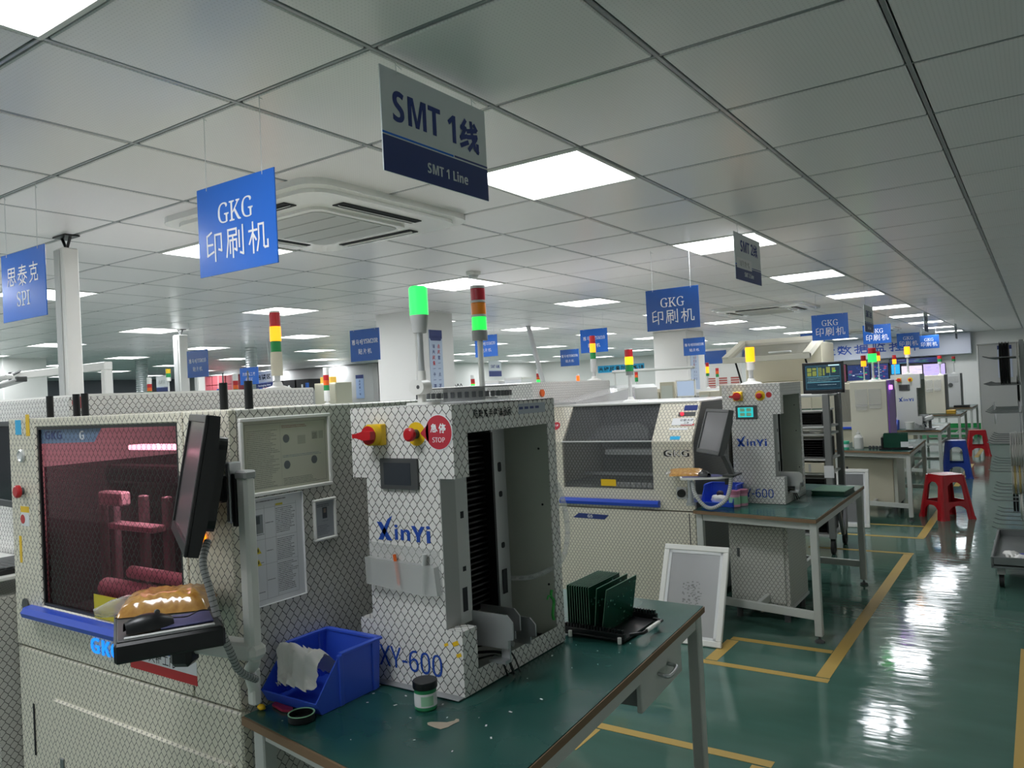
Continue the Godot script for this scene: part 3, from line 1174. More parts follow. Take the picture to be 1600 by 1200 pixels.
	prism(st, [Vector2(0.0, 0.0), Vector2(0.035, 0.004), Vector2(0.04, 0.02), Vector2(0.028, 0.038), Vector2(0.0, 0.042)], 0.98, Transform3D(Basis(Vector3(0, 0, 1), Vector3(0, 1, 0), Vector3(1, 0, 0)), Vector3(-3.125, 0.878, zf)))
	part("handle_bar", st, M.handle_blue, o, "blue handle bar below the window")
	# small fittings and stickers on the left stile
	st = S()
	lathe(st, Vector3(-3.15, 1.472, zf), [Vector2(0.024, 0), Vector2(0.024, 0.006), Vector2(0.019, 0.01), Vector2(0.015, 0.006), Vector2(0, 0.006)], 24, Basis(Vector3.RIGHT, PI / 2))
	part("selector", st, M.chrome, o, "round chrome selector")
	stop_button(o, Vector3(-3.155, 1.34, zf - 0.012), Basis.from_scale(Vector3(1.2, 1.2, 1.0)), false)
	st = S()
	cyl(st, Vector3(-3.165, 0.915, zf), Vector3(-3.165, 0.915, zf + 0.006), 0.024)
	part("sound_grille", st, M.dark_grey, o, "round black buzzer grille")
	for q in [[-3.17, 1.578, 0.045, 0.055, M.sky, "cyan"], [-3.095, 1.585, 0.028, 0.08, M.yellow, "yellow"], [-3.145, 1.272, 0.065, 0.022, M.yellow, "yellow"], [-3.145, 1.235, 0.062, 0.05, M.paper, "white"], [-3.19, 1.12, 0.018, 0.10, M.yellow, "yellow"], [-2.59, 0.968, 0.165, 0.08, mat("c9b925", 0.4), "yellow"]]:
		st = S()
		box(st, Vector3(q[0], q[1], zf + 0.0006), Vector3(q[2], q[3], 0.0012), 0)
		part("sticker", st, q[4], o, q[5] + " sticker")
	st = S()
	cyl(st, Vector3(-3.162, 1.235, zf + 0.0012), Vector3(-3.162, 1.235, zf + 0.002), 0.017)
	part("sticker", st, M.red, o, "round red warning mark")
	st = S()
	box(st, Vector3(-2.28, 0.81, zf + 0.0006), Vector3(0.36, 0.03, 0.0012), 0)
	part("sticker", st, M.red, o, "red strip sticker")
	st = S()
	box(st, Vector3(-2.28, 0.845, zf + 0.0006), Vector3(0.36, 0.04, 0.0012), 0)
	part("sticker", st, M.paper, o, "white sticker with black characters")
	write(o, "关键工序", facing_z(Vector3(-2.28, 0.846, zf + 0.0015)), 0.032, M.ink_black, 1.0)
	st = S()
	cyl(st, Vector3(-2.04, 1.24, zf), Vector3(-2.04, 1.24, zf + 0.012), 0.014)
	part("push_button", st, glow("ff8a10", 0.8, "e88010"), o, "orange lit push button")
	# lit blue maker letters
	var lm := glow("1484ff", 0.5, "1060c0")
	write(o, "GKG", facing_z(Vector3(-2.61, 0.832, zf + 0.003)), 0.05, lm, 1.35)
	# black rods on top
	for q in [-3.13, -2.93, -2.87, -2.05, -1.93]:
		var rd := local("antenna_rod", "short black %s on the printer top, %s" % ["post" if q < -2.5 else "whiskered post", {-3.13: "far left one", -2.93: "left of the close pair", -2.87: "right of the close pair", -2.05: "left one of the pair above the monitor", -1.93: "rightmost"}[q]], "post", Vector3(q, 1.606, -1.45))
		st = S()
		cyl(st, Vector3(), Vector3(0, 0.085, 0), 0.0125, -1, 14)
		part("sleeve", st, M.black, rd)
		if q > -2.5:
			st = S()
			cyl(st, Vector3(0, 0.085, 0), Vector3(0, 0.115, 0), 0.0025, -1, 6)
			part("whisker", st, M.steel, rd)
	# notices on the side panel
	var r := RandomNumberGenerator.new()
	r.seed = 3
	var im := text_image(512, 340, Color("bcbcab"), 1)
	scribble(im, 22, 46, 210, 320, 9, Color("77786f"), r)
	scribble(im, 225, 30, 400, 42, 8, Color("8a5a50"), r)
	scribble(im, 225, 178, 480, 192, 7, Color("6a7684"), r)
	scribble(im, 225, 290, 480, 325, 8, Color("77786f"), r)
	for q in [[250, 95], [250, 225], [420, 215]]:
		for y in range(-22, 23):
			for x in range(-20, 21):
				if Vector2(x * 1.1, y).length() < 21:
					im.set_pixel(q[0] + x, q[1] + y, Color("5f6568"))
	for q in [[320, 85, 50, 44], [410, 70, 40, 40], [455, 70, 30, 40]]:
		im.fill_rect(Rect2i(q[0], q[1], q[2], q[3]), Color("a3a394"))
	scribble(im, 415, 80, 445, 105, 8, Color("555550"), r)
	for q in [[14, 14, 484, 2], [14, 322, 484, 2], [14, 14, 2, 310], [496, 14, 2, 310], [216, 20, 1, 300]]:
		im.fill_rect(Rect2i(q[0], q[1], q[2], q[3]), Color("85867c"))
	frame_board("notice_board", "large white-framed work instruction board on the machine's side", -1.9, -1.384, -1.726, 1.352, 1.582, 0.011, im, M.white)
	im = text_image(220, 400, Color("d5d6d9"), 2)
	scribble(im, 30, 12, 170, 18, 8, Color("333333"), r)
	for q in [[4, 40, 190, 1], [4, 155, 190, 1], [4, 250, 190, 1], [4, 380, 190, 1], [60, 30, 1, 350], [105, 30, 1, 350], [194, 30, 1, 350]]:
		im.fill_rect(Rect2i(q[0], q[1], q[2], q[3]), Color("8c8d90"))
	scribble(im, 108, 48, 190, 145, 7, Color("4e5054"), r)
	scribble(im, 108, 165, 190, 245, 7, Color("4e5054"), r)
	scribble(im, 108, 258, 190, 370, 7, Color("4e5054"), r)
	for q in [95, 200, 310]:
		scribble(im, 64, q, 102, q + 6, 6, Color("4e5054"), r)
		scribble(im, 8, q + 40, 55, q + 46, 6, Color("4e5054"), r)
	im.fill_rect(Rect2i(18, 62, 36, 70), Color("7a8083"))
	im.fill_rect(Rect2i(22, 66, 20, 30), Color("3f474b"))
	im.fill_rect(Rect2i(108, 30, 30, 8), Color("c9b93e"))
	for q in [180, 225]:
		for y in 26:
			im.fill_rect(Rect2i(30 - y / 2, q + y, y, 1), Color("d8c21e"))
		im.fill_rect(Rect2i(28, q + 8, 4, 12), Color("2a2a20"))
	frame_board("paper_sheet", "long white printed instruction sheet taped below the framed board", -1.9, -1.405, -1.600, 1.033, 1.348, 0.0015, im, M.paper)
	im = text_image(120, 170, Color("a4a8ae"), 3)
	im.fill_rect(Rect2i(48, 30, 30, 52), Color("4b4f57"))
	im.fill_rect(Rect2i(55, 36, 16, 20), Color("8c8078"))
	scribble(im, 14, 14, 100, 24, 8, Color("4d5158"), r)
	scribble(im, 44, 92, 80, 98, 6, Color("7a7f86"), r)
	scribble(im, 12, 112, 100, 160, 8, Color("7d828a"), r)
	frame_board("badge_holder", "small white-framed badge sheet right of the long instruction sheet", -1.9, -1.642, -1.735, 1.181, 1.312, 0.008, im, M.white)
	arm_one()
	# --- tall filmed machine left of the printer
	var s := thing("inspection_machine", "tall white grid-filmed machine left of the pink-window printer", "inspection machine", Vector3(-3.9, 0, -2.2))
	st = S()
	bb(st, -4.34, -3.33, 0.0, 1.69, -2.93, -1.62, 0.006)
	part("cabinet", st, M.film_white, s)
	st = S()
	bb(st, -4.34, -3.335, 1.675, 1.70, -2.94, -1.66, 0.006)
	part("top_cover", st, M.white, s)
	st = S()
	bb(st, -4.34, -3.36, 0.0, 0.92, -1.62, -1.32, 0.006)
	part("front_base", st, M.film_grey, s)
	st = S()
	bb(st, -4.34, -3.34, 0.985, 1.0, -1.60, -1.24, 0.003)
	part("keyboard_shelf", st, M.white, s)
	st = S()
	cyl(st, Vector3(-3.33, 1.665, -1.655), Vector3(-3.327, 1.665, -1.655), 0.026)
	part("stop_sticker", st, M.red, s, "round red stop sticker")
	var km := local("keyboard", "black keyboard on the white shelf at the left edge", "keyboard", Vector3(-3.62, 1.0, -1.40))
	st = S()
	bb(st, -0.22, 0.24, 0, 0.02, -0.08, 0.08, 0.004)
	part("case", st, M.black, km)
	for k in 5:
		st = S()
		bb(st, -0.2, 0.22, 0.02, 0.026, -0.07 + k * 0.029, -0.046 + k * 0.029, 0.002)
		part("key_row", st, M.dark_grey, km)
	var mo := local("monitor", "black monitor cut by the left edge of the view", "monitor", Vector3(-3.62, 1.0, -1.5))
	lcd(mo, Vector3(0, 0.42, 0), Basis(Vector3.UP, -0.1), 0.5, 0.36, mat("26282c", 0.15), M.dark_grey)
	st = S()
	bb(st, -0.05, 0.05, 0.0, 0.3, -0.07, -0.04, 0.004)
	bb(st, -0.13, 0.13, 0.0, 0.012, -0.11, 0.08, 0.004)
	part("stand", st, M.dark_grey, mo)
	# tower light on the tall machine: red, lit amber, green over a speaker box
	var am := glow("ff8c14", 0.8, "e88a18")
	tower("tower light in red, glowing amber and green over a cream box, behind the black posts", Vector3(-3.52, 1.70, -2.84), 0.075, 0.05, [[0.133, 0.032, M.beige, "speaker_box"], [0.061, 0.029, M.green, "green_lens"], [0.082, 0.031, am, "amber_light", "ffa030", 0.02], [0.077, 0.03, M.red, "red_lens"], [0.01, 0.028, M.white, "cap"]])
	# --- tower light behind the loader
	var gm := glow("28f050", 0.45, "18c038")
	tower("tower light with red, amber and lit green segments between grey collars, behind the reel", Vector3(-1.937, 1.606, -2.62), 0.238, 0.036, [[0.042, 0.033, M.mid_grey, "collar"], [0.056, 0.031, gm, "green_light", "30ff60", 0.02], [0.01, 0.033, M.grey, "collar"], [0.05, 0.031, mat("d07818", 0.35), "amber_lens"], [0.01, 0.033, M.grey, "collar"], [0.05, 0.031, mat("9c1f2b", 0.3), "red_lens"], [0.012, 0.032, M.grey, "cap"]])
	# --- bench and loader
	var T := 0.76
	var bn := bench("near green-topped workbench under the first loader, with a drawer", [Vector2(-1.868, -1.332), Vector2(-0.985, -1.20), Vector2(-1.108, -2.87), Vector2(-1.885, -2.88)], T, false)
	var dt := Transform3D(Basis(Vector3.UP, 0.074), Vector3(-1.085, 0, -2.41))
	st = S()
	box(st, dt * Vector3(-0.2, 0.665, 0), Vector3(0.36, 0.12, 0.36), 0.002, dt.basis)
	part("drawer_box", st, M.mid_grey, bn)
	st = S()
	box(st, dt * Vector3(-0.012, 0.668, 0), Vector3(0.018, 0.15, 0.40), 0.003, dt.basis)
	var dr := part("drawer", st, M.tube_paint, bn, "grey drawer front")
	st = S()
	tube(st, curve([dt * Vector3(0, 0.67, -0.05), dt * Vector3(0.03, 0.665, -0.045), dt * Vector3(0.032, 0.662, 0.04), dt * Vector3(0, 0.67, 0.05)]), 0.007)
	part("pull_handle", st, M.alu, dr)
	# worn patch and flakes on the mat
	st = S()
	var pp := []
	for k in 14:
		var t := TAU * k / 14
		pp.append(Vector2(cos(t) * 0.042 * (1 + 0.12 * sin(5 * t)), sin(t) * 0.019 * (1 + 0.3 * cos(3 * t)) - 0.014 * cos(2 * t)))
	prism(st, pp, 0.0008, Transform3D(Basis(Vector3.UP, 0.75) * Basis(Vector3.RIGHT, PI / 2), Vector3(-1.333, T + 0.0012, -1.56)))
	part("worn_patch", st, mat("b3a593", 0.7), bn, "torn patch in the mat")
	st = S()
	for k in 70:
		var p := Vector3(rng.randf_range(-1.75, -1.15), T + 0.0012, rng.randf_range(-2.5, -1.35))
		if p.x < -1.36 and p.z < -1.69:
			continue
		var s2 := rng.randf_range(0.001, 0.0055)
		box(st, p, Vector3(s2 * 2.2, 0.0008, s2), 0, Basis(Vector3.UP, rng.randf() * TAU))
	var fl := part("paint_flakes", st, M.paper, bn, "small white flecks on the mat")
	fl.set_meta("kind", "stuff")
	loader_one(T)
	# --- blue picking bin
	var pb := part_bin("blue plastic picking bin beside the first loader, with a white rag hanging out", Vector3(-1.781, T + 0.001, -1.553), 0.222, M.bin_blue, 1.0)
	var rag := local("rag", "crumpled white cloth draped over the near blue bin's front", "cloth", Vector3(-1.785, T + 0.085, -1.505))
	st = S()
	drape(st, [Vector2(-0.07, -0.03), Vector2(-0.03, 0.02), Vector2(0.0, 0.055), Vector2(0.03, 0.075), Vector2(0.06, 0.06), Vector2(0.072, 0.01), Vector2(0.078, -0.02)], 0.085, 5)
	part("cloth", st, M.bag, rag)
	# --- solder paste jar
	var jr := local("paste_jar", "green solder paste jar with a black lid standing on the near bench", "jar", Vector3(-1.44, T + 0.001, -1.615))
	st = S()
	lathe(st, Vector3(), [Vector2(0, 0), Vector2(0.029, 0), Vector2(0.031, 0.004), Vector2(0.031, 0.056), Vector2(0.027, 0.06)], 32)
	part("body", st, M.paste_green, jr)
	st = S()
	lathe(st, Vector3(0, 0.011, 0), [Vector2(0.0314, 0), Vector2(0.0314, 0.036)], 32)
	part("label", st, M.paper, jr, "white wrap label")
	st = S()
	var ring := []
	for k in 9:
		var t := 0.12 + 1.15 * k / 8.0
		ring.append(Vector3(cos(t) * 0.0317, 0, sin(t) * 0.0317))
	st.set_smooth_group(1)
	for k in 8:
		face(st, [ring[k] + Vector3(0, 0.015, 0), ring[k + 1] + Vector3(0, 0.015, 0), ring[k + 1] + Vector3(0, 0.041, 0), ring[k] + Vector3(0, 0.041, 0)], ring[k])
	part("label_field", st, M.pale_green, jr, "pale green field of the label")
	st = S()
	lathe(st, Vector3(0, 0.058, 0), [Vector2(0.034, 0), Vector2(0.0345, 0.002), Vector2(0.0345, 0.018), Vector2(0.033, 0.02), Vector2(0, 0.02)], 32)
	part("lid", st, M.black, jr, "black screw lid")
	var ld := local("jar_lid", "loose black jar lid lying upside down before the blue bin", "lid", Vector3(-1.69, T + 0.001, -1.392))
	st = S()
	lathe(st, Vector3(), [Vector2(0, 0), Vector2(0.034, 0), Vector2(0.036, 0.003), Vector2(0.036, 0.02), Vector2(0.033, 0.02), Vector2(0.033, 0.004), Vector2(0, 0.004)], 32)
	part("shell", st, M.black, ld)
	st = S()
	lathe(st, Vector3(), [Vector2(0.036, 0.0195), Vector2(0.0362, 0.021), Vector2(0.0325, 0.021), Vector2(0.0325, 0.019)], 32)
	part("rim", st, M.pale_green, ld, "pale rim")
	var rs := local("red_scraper", "red plastic scrap sticking out under the blue bin", "scrap", Vector3(-1.80, T + 0.001, -1.425))
	st = S()
	prism(st, [Vector2(-0.05, 0), Vector2(0.03, -0.008), Vector2(0.05, 0.006), Vector2(0.02, 0.02), Vector2(-0.04, 0.016)], 0.006, Transform3D(Basis(Vector3.UP, -0.15) * Basis(Vector3.RIGHT, PI / 2), Vector3(0, 0.007, 0)))
	part("piece", st, mat("a02848", 0.4), rs)
	st = S()
	lump(st, Vector3(-0.05, 0.008, 0.04), Vector3(0.014, 0.008, 0.009), 0.4, 3, 8)
	part("yellow_bit", st, M.yellow, rs, "small yellow plastic bit")
	# --- rack of green boards
	pcb_rack()
	# --- stencil frame leaning by the second line
	stencil("white-framed metal stencil leaning near the second bench's front leg", Vector3(-1.885, 0, -4.56), 0.43, 0.62, -0.28, 0.03)

func loader_one(T: float) -> void:
	var o := loader("grid-filmed board loader on the near bench with a dark touch panel and red stop sign", Vector3(-1.38, T + 0.003, -1.714), M.film_white, true)
	hmi(o, Vector3(-0.207, 0.63, 0), 0.148, 0.092, mat("3b4046", 0.2))
	maker_mark(o, Vector3(-0.2, 0.462, 0), 0.225)
	write(o, "XY-600", facing_z(Vector3(-0.20, 0.075, 0.001)), 0.062, M.ink_blue, 0.95, "Droid Sans", false)
	# red stop sign
	var st := S()
	prism(st, rrect(0.102, 0.104, 0.05, 10), 0.0015, Transform3D(Basis(), Vector3(-0.05, 0.752, 0)))
	prism(st, [Vector2(-0.085, 0.785), Vector2(-0.085, 0.715), Vector2(-0.125, 0.75)], 0.0012)
	part("stop_sign", st, M.paper, o, "white border of the stop sign")
	st = S()
	prism(st, rrect(0.096, 0.098, 0.0475, 10), 0.0022, Transform3D(Basis(), Vector3(-0.05, 0.752, 0)))
	prism(st, [Vector2(-0.087, 0.778), Vector2(-0.087, 0.722), Vector2(-0.119, 0.75)], 0.0022)
	part("stop_sign", st, mat("c23744", 0.4), o, "round red stop sign with a pointer")
	write(o, "急停", facing_z(Vector3(-0.05, 0.764, 0.0026)), 0.026, M.ink_white, 1.0, "Droid Sans", true, 0.12)
	write(o, "STOP", facing_z(Vector3(-0.05, 0.730, 0.0024)), 0.014, M.ink_white, 1.05, "Droid Sans", false)
	# black header text and clear label tape on the side
	write(o, "防静电手套请品质", facing_x(Vector3(0.0012, 0.798, -0.20)), 0.026, M.ink_black, 0.82, "Droid Sans", true, 0.1)
	st = S()
	bb(st, 0, 0.001, 0.785, 0.818, -0.50, -0.34)
	part("tape_label", st, mat("b4bac6", 0.2), o, "pale label strip")
	st = S()
	for k in 4:
		bb(st, 0.001, 0.0014, 0.80, 0.808, -0.365 - 0.032 * k, -0.343 - 0.032 * k)
	part("label_print", st, M.navy, o)
	# green doodle
	st = S()
	tube(st, curve([Vector3(0.001, 0.19, -0.485), Vector3(0.001, 0.17, -0.48), Vector3(0.001, 0.15, -0.495), Vector3(0.001, 0.11, -0.485), Vector3(0.001, 0.09, -0.49)]), 0.005)
	tube(st, curve([Vector3(0.001, 0.165, -0.455), Vector3(0.001, 0.175, -0.465), Vector3(0.001, 0.165, -0.485)]), 0.003)
	part("green_mark", st, mat("38a848", 0.5), o, "green painted squiggle")
	# yellow smears on the foot
	st = S()
	for q in [[-0.025, 0.15, 0.012], [-0.06, 0.142, 0.008], [-0.015, 0.118, 0.010]]:
		box(st, Vector3(q[0], q[1], 0.0006), Vector3(q[2] * 1.8, q[2], 0.001), 0, Basis(Vector3.BACK, 0.4))
	part("yellow_smear", st, M.yellow, o, "yellow tape scraps")
	st = S()
	bb(st, -0.385, 0.0, 0, 0.003, 0.001, 0.03, 0.001)
	part("foot_strip", st, M.alu, o, "metal strip along the foot")
	# clear pocket with things in it
	st = S()
	prism(st, [Vector2(-0.348, 0.375), Vector2(-0.075, 0.365), Vector2(-0.065, 0.285), Vector2(-0.12, 0.28), Vector2(-0.345, 0.295)], 0.022, Transform3D(Basis(), Vector3(0, 0, 0.001)))
	part("clear_pocket", st, mat("d9dbd8", 0.3, 0.0, 0.42), o, "scuffed clear plastic pocket")
	st = S()
	prism(st, [Vector2(-0.35, 0.42), Vector2(-0.07, 0.41), Vector2(-0.06, 0.285), Vector2(-0.345, 0.29)], 0.0012, Transform3D(Basis(), Vector3(0, 0, 0.0005)))
	part("pocket_back", st, mat("dcdedc", 0.3, 0.0, 0.3), o)
	st = S()
	cyl(st, Vector3(-0.13, 0.3, 0.012), Vector3(-0.115, 0.40, 0.012), 0.007)
	part("marker_pen", st, M.light_grey, o)
	st = S()
	cyl(st, Vector3(-0.22, 0.3, 0.012), Vector3(-0.235, 0.39, 0.012), 0.005)
	part("screwdriver", st, M.orange, o)
	# clear reel strip hanging down the right edge
	var cs := thing("clear_strip", "coiled clear plastic strip hanging along the first loader's right edge", "plastic strip", Vector3(-1.36, 1.0, -2.24))
	st = S()
	tube(st, curve([Vector3(-1.375, 1.30, -2.26), Vector3(-1.355, 1.22, -2.27), Vector3(-1.35, 1.12, -2.27), Vector3(-1.365, 1.04, -2.24), Vector3(-1.44, 0.995, -2.19), Vector3(-1.52, 0.985, -2.17)], 8), 0.009, 8)
	part("strip", st, M.clear, cs)
	st = S()
	for k in 14:
		var p: Vector3 = curve([Vector3(-1.375, 1.30, -2.26), Vector3(-1.355, 1.22, -2.27), Vector3(-1.35, 1.12, -2.27), Vector3(-1.365, 1.04, -2.24), Vector3(-1.44, 0.995, -2.19), Vector3(-1.52, 0.985, -2.17)], 8)[k * 3 if k * 3 < 40 else 39]
		box(st, p, Vector3(0.014, 0.006, 0.014), 0.001)
	part("strip_cells", st, M.acrylic, cs)
	# wide clear reel lying on the loader top
	var rl := local("clear_reel", "wide clear plastic component reel lying flat on the first loader's top", "reel", Vector3(-1.585, 1.597, -2.04))
	for y in [0.0, 0.043]:
		st = S()
		lathe(st, Vector3(0, y, 0), [Vector2(0.03, 0), Vector2(0.18, 0), Vector2(0.18, 0.003), Vector2(0.03, 0.003), Vector2(0.03, 0)], 48)
		part("flange", st, mat("3a3d42", 0.12, 0.0, 0.6) if y > 0 else M.clear, rl, "thin round flange")
	st = S()
	lathe(st, Vector3(0, 0.003, 0), [Vector2(0.15, 0), Vector2(0.155, 0), Vector2(0.155, 0.04), Vector2(0.15, 0.04)], 48)
	part("wound_tape", st, M.clear, rl)
	st = S()
	for k in 44:
		var t := TAU * k / 44
		box(st, Vector3(cos(t) * 0.158, 0.022, sin(t) * 0.158), Vector3(0.003, 0.018, 0.013), 0.0005, Basis(Vector3.UP, -t))
	part("taped_chips", st, mat("56595c", 0.4), rl, "row of grey chips in the tape")
	st = S()
	lathe(st, Vector3(0, 0.003, 0), [Vector2(0.0, 0), Vector2(0.07, 0), Vector2(0.07, 0.04), Vector2(0.0, 0.04)], 32)
	part("hub", st, M.grey, rl)
	# green beacon on a hinged pole
	var bc := local("beacon_light", "glowing green beacon lamp on a silver pole with a white knuckle joint", "signal light", Vector3(-1.575, 1.594, -1.82))
	st = S()
	prism(st, rrect(0.10, 0.06, 0.015), 0.008, Transform3D(Basis(Vector3.RIGHT, -PI / 2), Vector3()))
	part("foot_plate", st, M.white, bc)
	st = S()
	box(st, Vector3(-0.005, 0.03, 0.0), Vector3(0.022, 0.05, 0.02), 0.003)
	cyl(st, Vector3(-0.012, 0.055, 0.022), Vector3(-0.012, 0.055, -0.022), 0.024, -1, 24)
	cyl(st, Vector3(0.008, 0.055, 0.03), Vector3(0.008, 0.055, -0.01), 0.022, -1, 24)
	cyl(st, Vector3(0, 0.06, 0), Vector3(0, 0.105, 0), 0.013, -1, 18)
	part("knuckle_joint", st, M.white, bc)
	st = S()
	cyl(st, Vector3(0.008, 0.055, 0.03), Vector3(0.008, 0.055, 0.031), 0.006, -1, 12)
	part("screw", st, M.dark_grey, bc)
	st = S()
	cyl(st, Vector3(0, 0.10, 0), Vector3(0, 0.225, 0), 0.0095, -1, 18)
	part("pole", st, M.alu, bc)
	st = S()
	lathe(st, Vector3(0, 0.222, 0), [Vector2(0, 0), Vector2(0.021, 0), Vector2(0.028, 0.045), Vector2(0.029, 0.055), Vector2(0, 0.055)], 28)
	part("cup", st, M.light_grey, bc)
	st = S()
	lathe(st, Vector3(0, 0.277, 0), [Vector2(0, 0), Vector2(0.029, 0), Vector2(0.0285, 0.084), Vector2(0.024, 0.089), Vector2(0, 0.09)], 28)
	part("green_light", st, glow("38ff68", 0.45, "20c850"), bc, "glowing green lamp cover")
	omni(bc, Vector3(0, 0.32, 0), "40ff70", 0.03, 0.015)

func part_bin(label: String, p: Vector3, L: float, m: Material, k: float) -> Node3D:
	# open-fronted stacking bin; front towards +z
	var o := local("storage_bin", label, "storage bin", p)
	var w := 0.228 * k
	var hh := 0.145 * k
	var lo := 0.035 * k
	var t := 0.004
	var st := S()
	for s in [-1, 1]:
		prism(st, [Vector2(-L / 2, 0), Vector2(L / 2, 0.0), Vector2(L / 2 + 0.02, lo), Vector2(L / 2 - 0.075, hh), Vector2(-L / 2 - 0.012, hh)], t, Transform3D(Basis(Vector3(0, 0, 1), Vector3(0, 1, 0), Vector3(1, 0, 0)), Vector3(s * w / 2 - t / 2, 0, 0)))
	bb(st, -w / 2, w / 2, 0, t, -L / 2, L / 2)
	box(st, Vector3(0, hh / 2, -L / 2 - 0.005), Vector3(w, hh, t), 0, Basis(Vector3.RIGHT, -0.06))
	box(st, Vector3(0, lo / 2, L / 2 + 0.008), Vector3(w, lo, t), 0, Basis(Vector3.RIGHT, 0.45))
	part("body", st, m, o)
	st = S()
	for s in [-1, 1]:
		bb(st, s * (w / 2) - 0.008, s * (w / 2) + 0.008, hh - 0.005, hh + 0.002, -L / 2 - 0.018, L / 2 - 0.075, 0.001)
	bb(st, -w / 2, w / 2, hh - 0.005, hh + 0.002, -L / 2 - 0.022, -L / 2 - 0.004, 0.001)
	part("rim", st, m, o)
	for s in [-1, 1]:
		for z in [-L * 0.42, L * 0.17]:
			st = S()
			bb(st, s * (w / 2) - 0.007, s * (w / 2) + 0.007, 0.0, hh - 0.004, z - 0.008, z + 0.008, 0.002)
			part("rib", st, m, o)
	return o

# cloth sheet hung over an edge; path as (z, y), width along x
func drape(st: SurfaceTool, path: Array, w: float, sd: int) -> void:
	var nz := FastNoiseLite.new()
	nz.seed = sd
	nz.frequency = 1.0
	var cv := []
	for p in path:
		cv.append(Vector3(0, p.y, p.x))
	cv = curve(cv, 6)
	var g := []
	for i in cv.size():
		var row := []
		for j in 21:
			var u := j / 10.0 - 1.0
			var k := nz.get_noise_2d(u * 2.2, i * 0.07) * 0.03 + nz.get_noise_2d(u * 5.0 + 9, i * 0.05) * 0.012
			var edge := 1.0 - 0.25 * absf(nz.get_noise_2d(3.0, i * 0.12))
			row.append(Vector3(u * w * edge, cv[i].y + k - 0.012 * u * u, cv[i].z + k * 0.7 - 0.02 * u * u))
		g.append(row)
	st.set_smooth_group(1)
	for i in cv.size() - 1:
		for j in 20:
			face(st, [g[i][j], g[i][j + 1], g[i + 1][j + 1], g[i + 1][j]], Vector3(0, 1, 1))
	st.set_smooth_group(-1)

func pcb_rack() -> void:
	var T := 0.761
	var o := local("board_rack", "low black antistatic rack holding green circuit boards on the near bench", "circuit board rack", Vector3(-1.29, T, -2.47))
	var st := S()
	bb(st, -0.13, 0.105, 0.004, 0.012, -0.14, 0.14, 0.002)
	part("base", st, M.black, o)
	for z in [-0.13, 0.13]:
		st = S()
		bb(st, -0.13, 0.105, 0.012, 0.03, z - 0.008, z + 0.008, 0.002)
		for k in 20:
			bb(st, -0.127 + k * 0.0115, -0.121 + k * 0.0115, 0.03, 0.042, z - 0.007, z + 0.007)
		part("slotted_bar", st, M.black, o, "comb-slotted bar")
	st = S()
	tube(st, [Vector3(0.105, 0.02, -0.10), Vector3(0.145, 0.024, -0.08), Vector3(0.145, 0.024, 0.08), Vector3(0.105, 0.02, 0.10)], 0.006)
	part("handle", st, M.black, o)
	st = S()
	tube(st, [Vector3(0.147, 0.026, -0.05), Vector3(0.147, 0.026, 0.05)], 0.0075)
	part("handle_grip", st, M.white, o, "pale grip of the handle")
	st = S()
	for x in [-0.1, 0.09]:
		cyl(st, Vector3(x, 0, 0.145), Vector3(x, 0.02, 0.145), 0.007)
	part("foot", st, M.white, o)
	var first: Node3D
	for k in 12:
		var lean := 0.0 if k < 10 else (0.10 if k == 10 else 0.16)
		var x := -0.12 + k * 0.0095 + (0.0 if k < 10 else (0.008 if k == 10 else 0.026))
		var lab: String = ["leftmost green circuit board upright in the black rack, touching the loader side", "second green circuit board from the left in the black rack", "third green circuit board from the left in the black rack", "fourth green circuit board from the left in the black rack", "fifth green circuit board from the left in the black rack", "sixth green circuit board from the left in the black rack", "sixth green circuit board counted from the right in the black rack", "fifth green circuit board counted from the right in the black rack", "fourth green circuit board counted from the right in the black rack", "last straight green circuit board before the two leaning ones", "leaning green circuit board just behind the outermost one", "outermost leaning green circuit board with pale tracks at the rack's right"][k]
		var c: Node3D
		if first == null:
			c = local("circuit_board", lab, "circuit board", Vector3(), 0.0, "green circuit boards in the rack")
			st = S()
			bb(st, -0.0008, 0.0008, 0, 0.155, -0.12, 0.12)
			part("board", st, M.pcb, c)
			st = S()
			bb(st, -0.0006, 0.0006, 0.155, 0.157, -0.12, 0.12)
			bb(st, -0.0006, 0.0006, 0.0, 0.155, 0.12, 0.1215)
			part("cut_edge", st, M.pcb_edge, c)
			st = S()
			var r2 := RandomNumberGenerator.new()
			r2.seed = 12
			for q in 26:
				var y := r2.randf_range(0.01, 0.145)
				var z := r2.randf_range(-0.11, 0.11)
				box(st, Vector3(0.0012, y, z), Vector3(0.0012, r2.randf_range(0.002, 0.006), r2.randf_range(0.002, 0.012)), 0)
			var tr := part("solder_pads", st, mat("7ea89a", 0.25, 0.4), c)
			tr.set_meta("kind", "stuff")
			first = c
		else:
			c = first.duplicate()
			c.name = numbered("circuit_board")
			add_child(c)
			c.set_meta("label", lab)
		c.position = Vector3(-1.29 + x, T + 0.013, -2.47)
		c.rotation.z = -lean

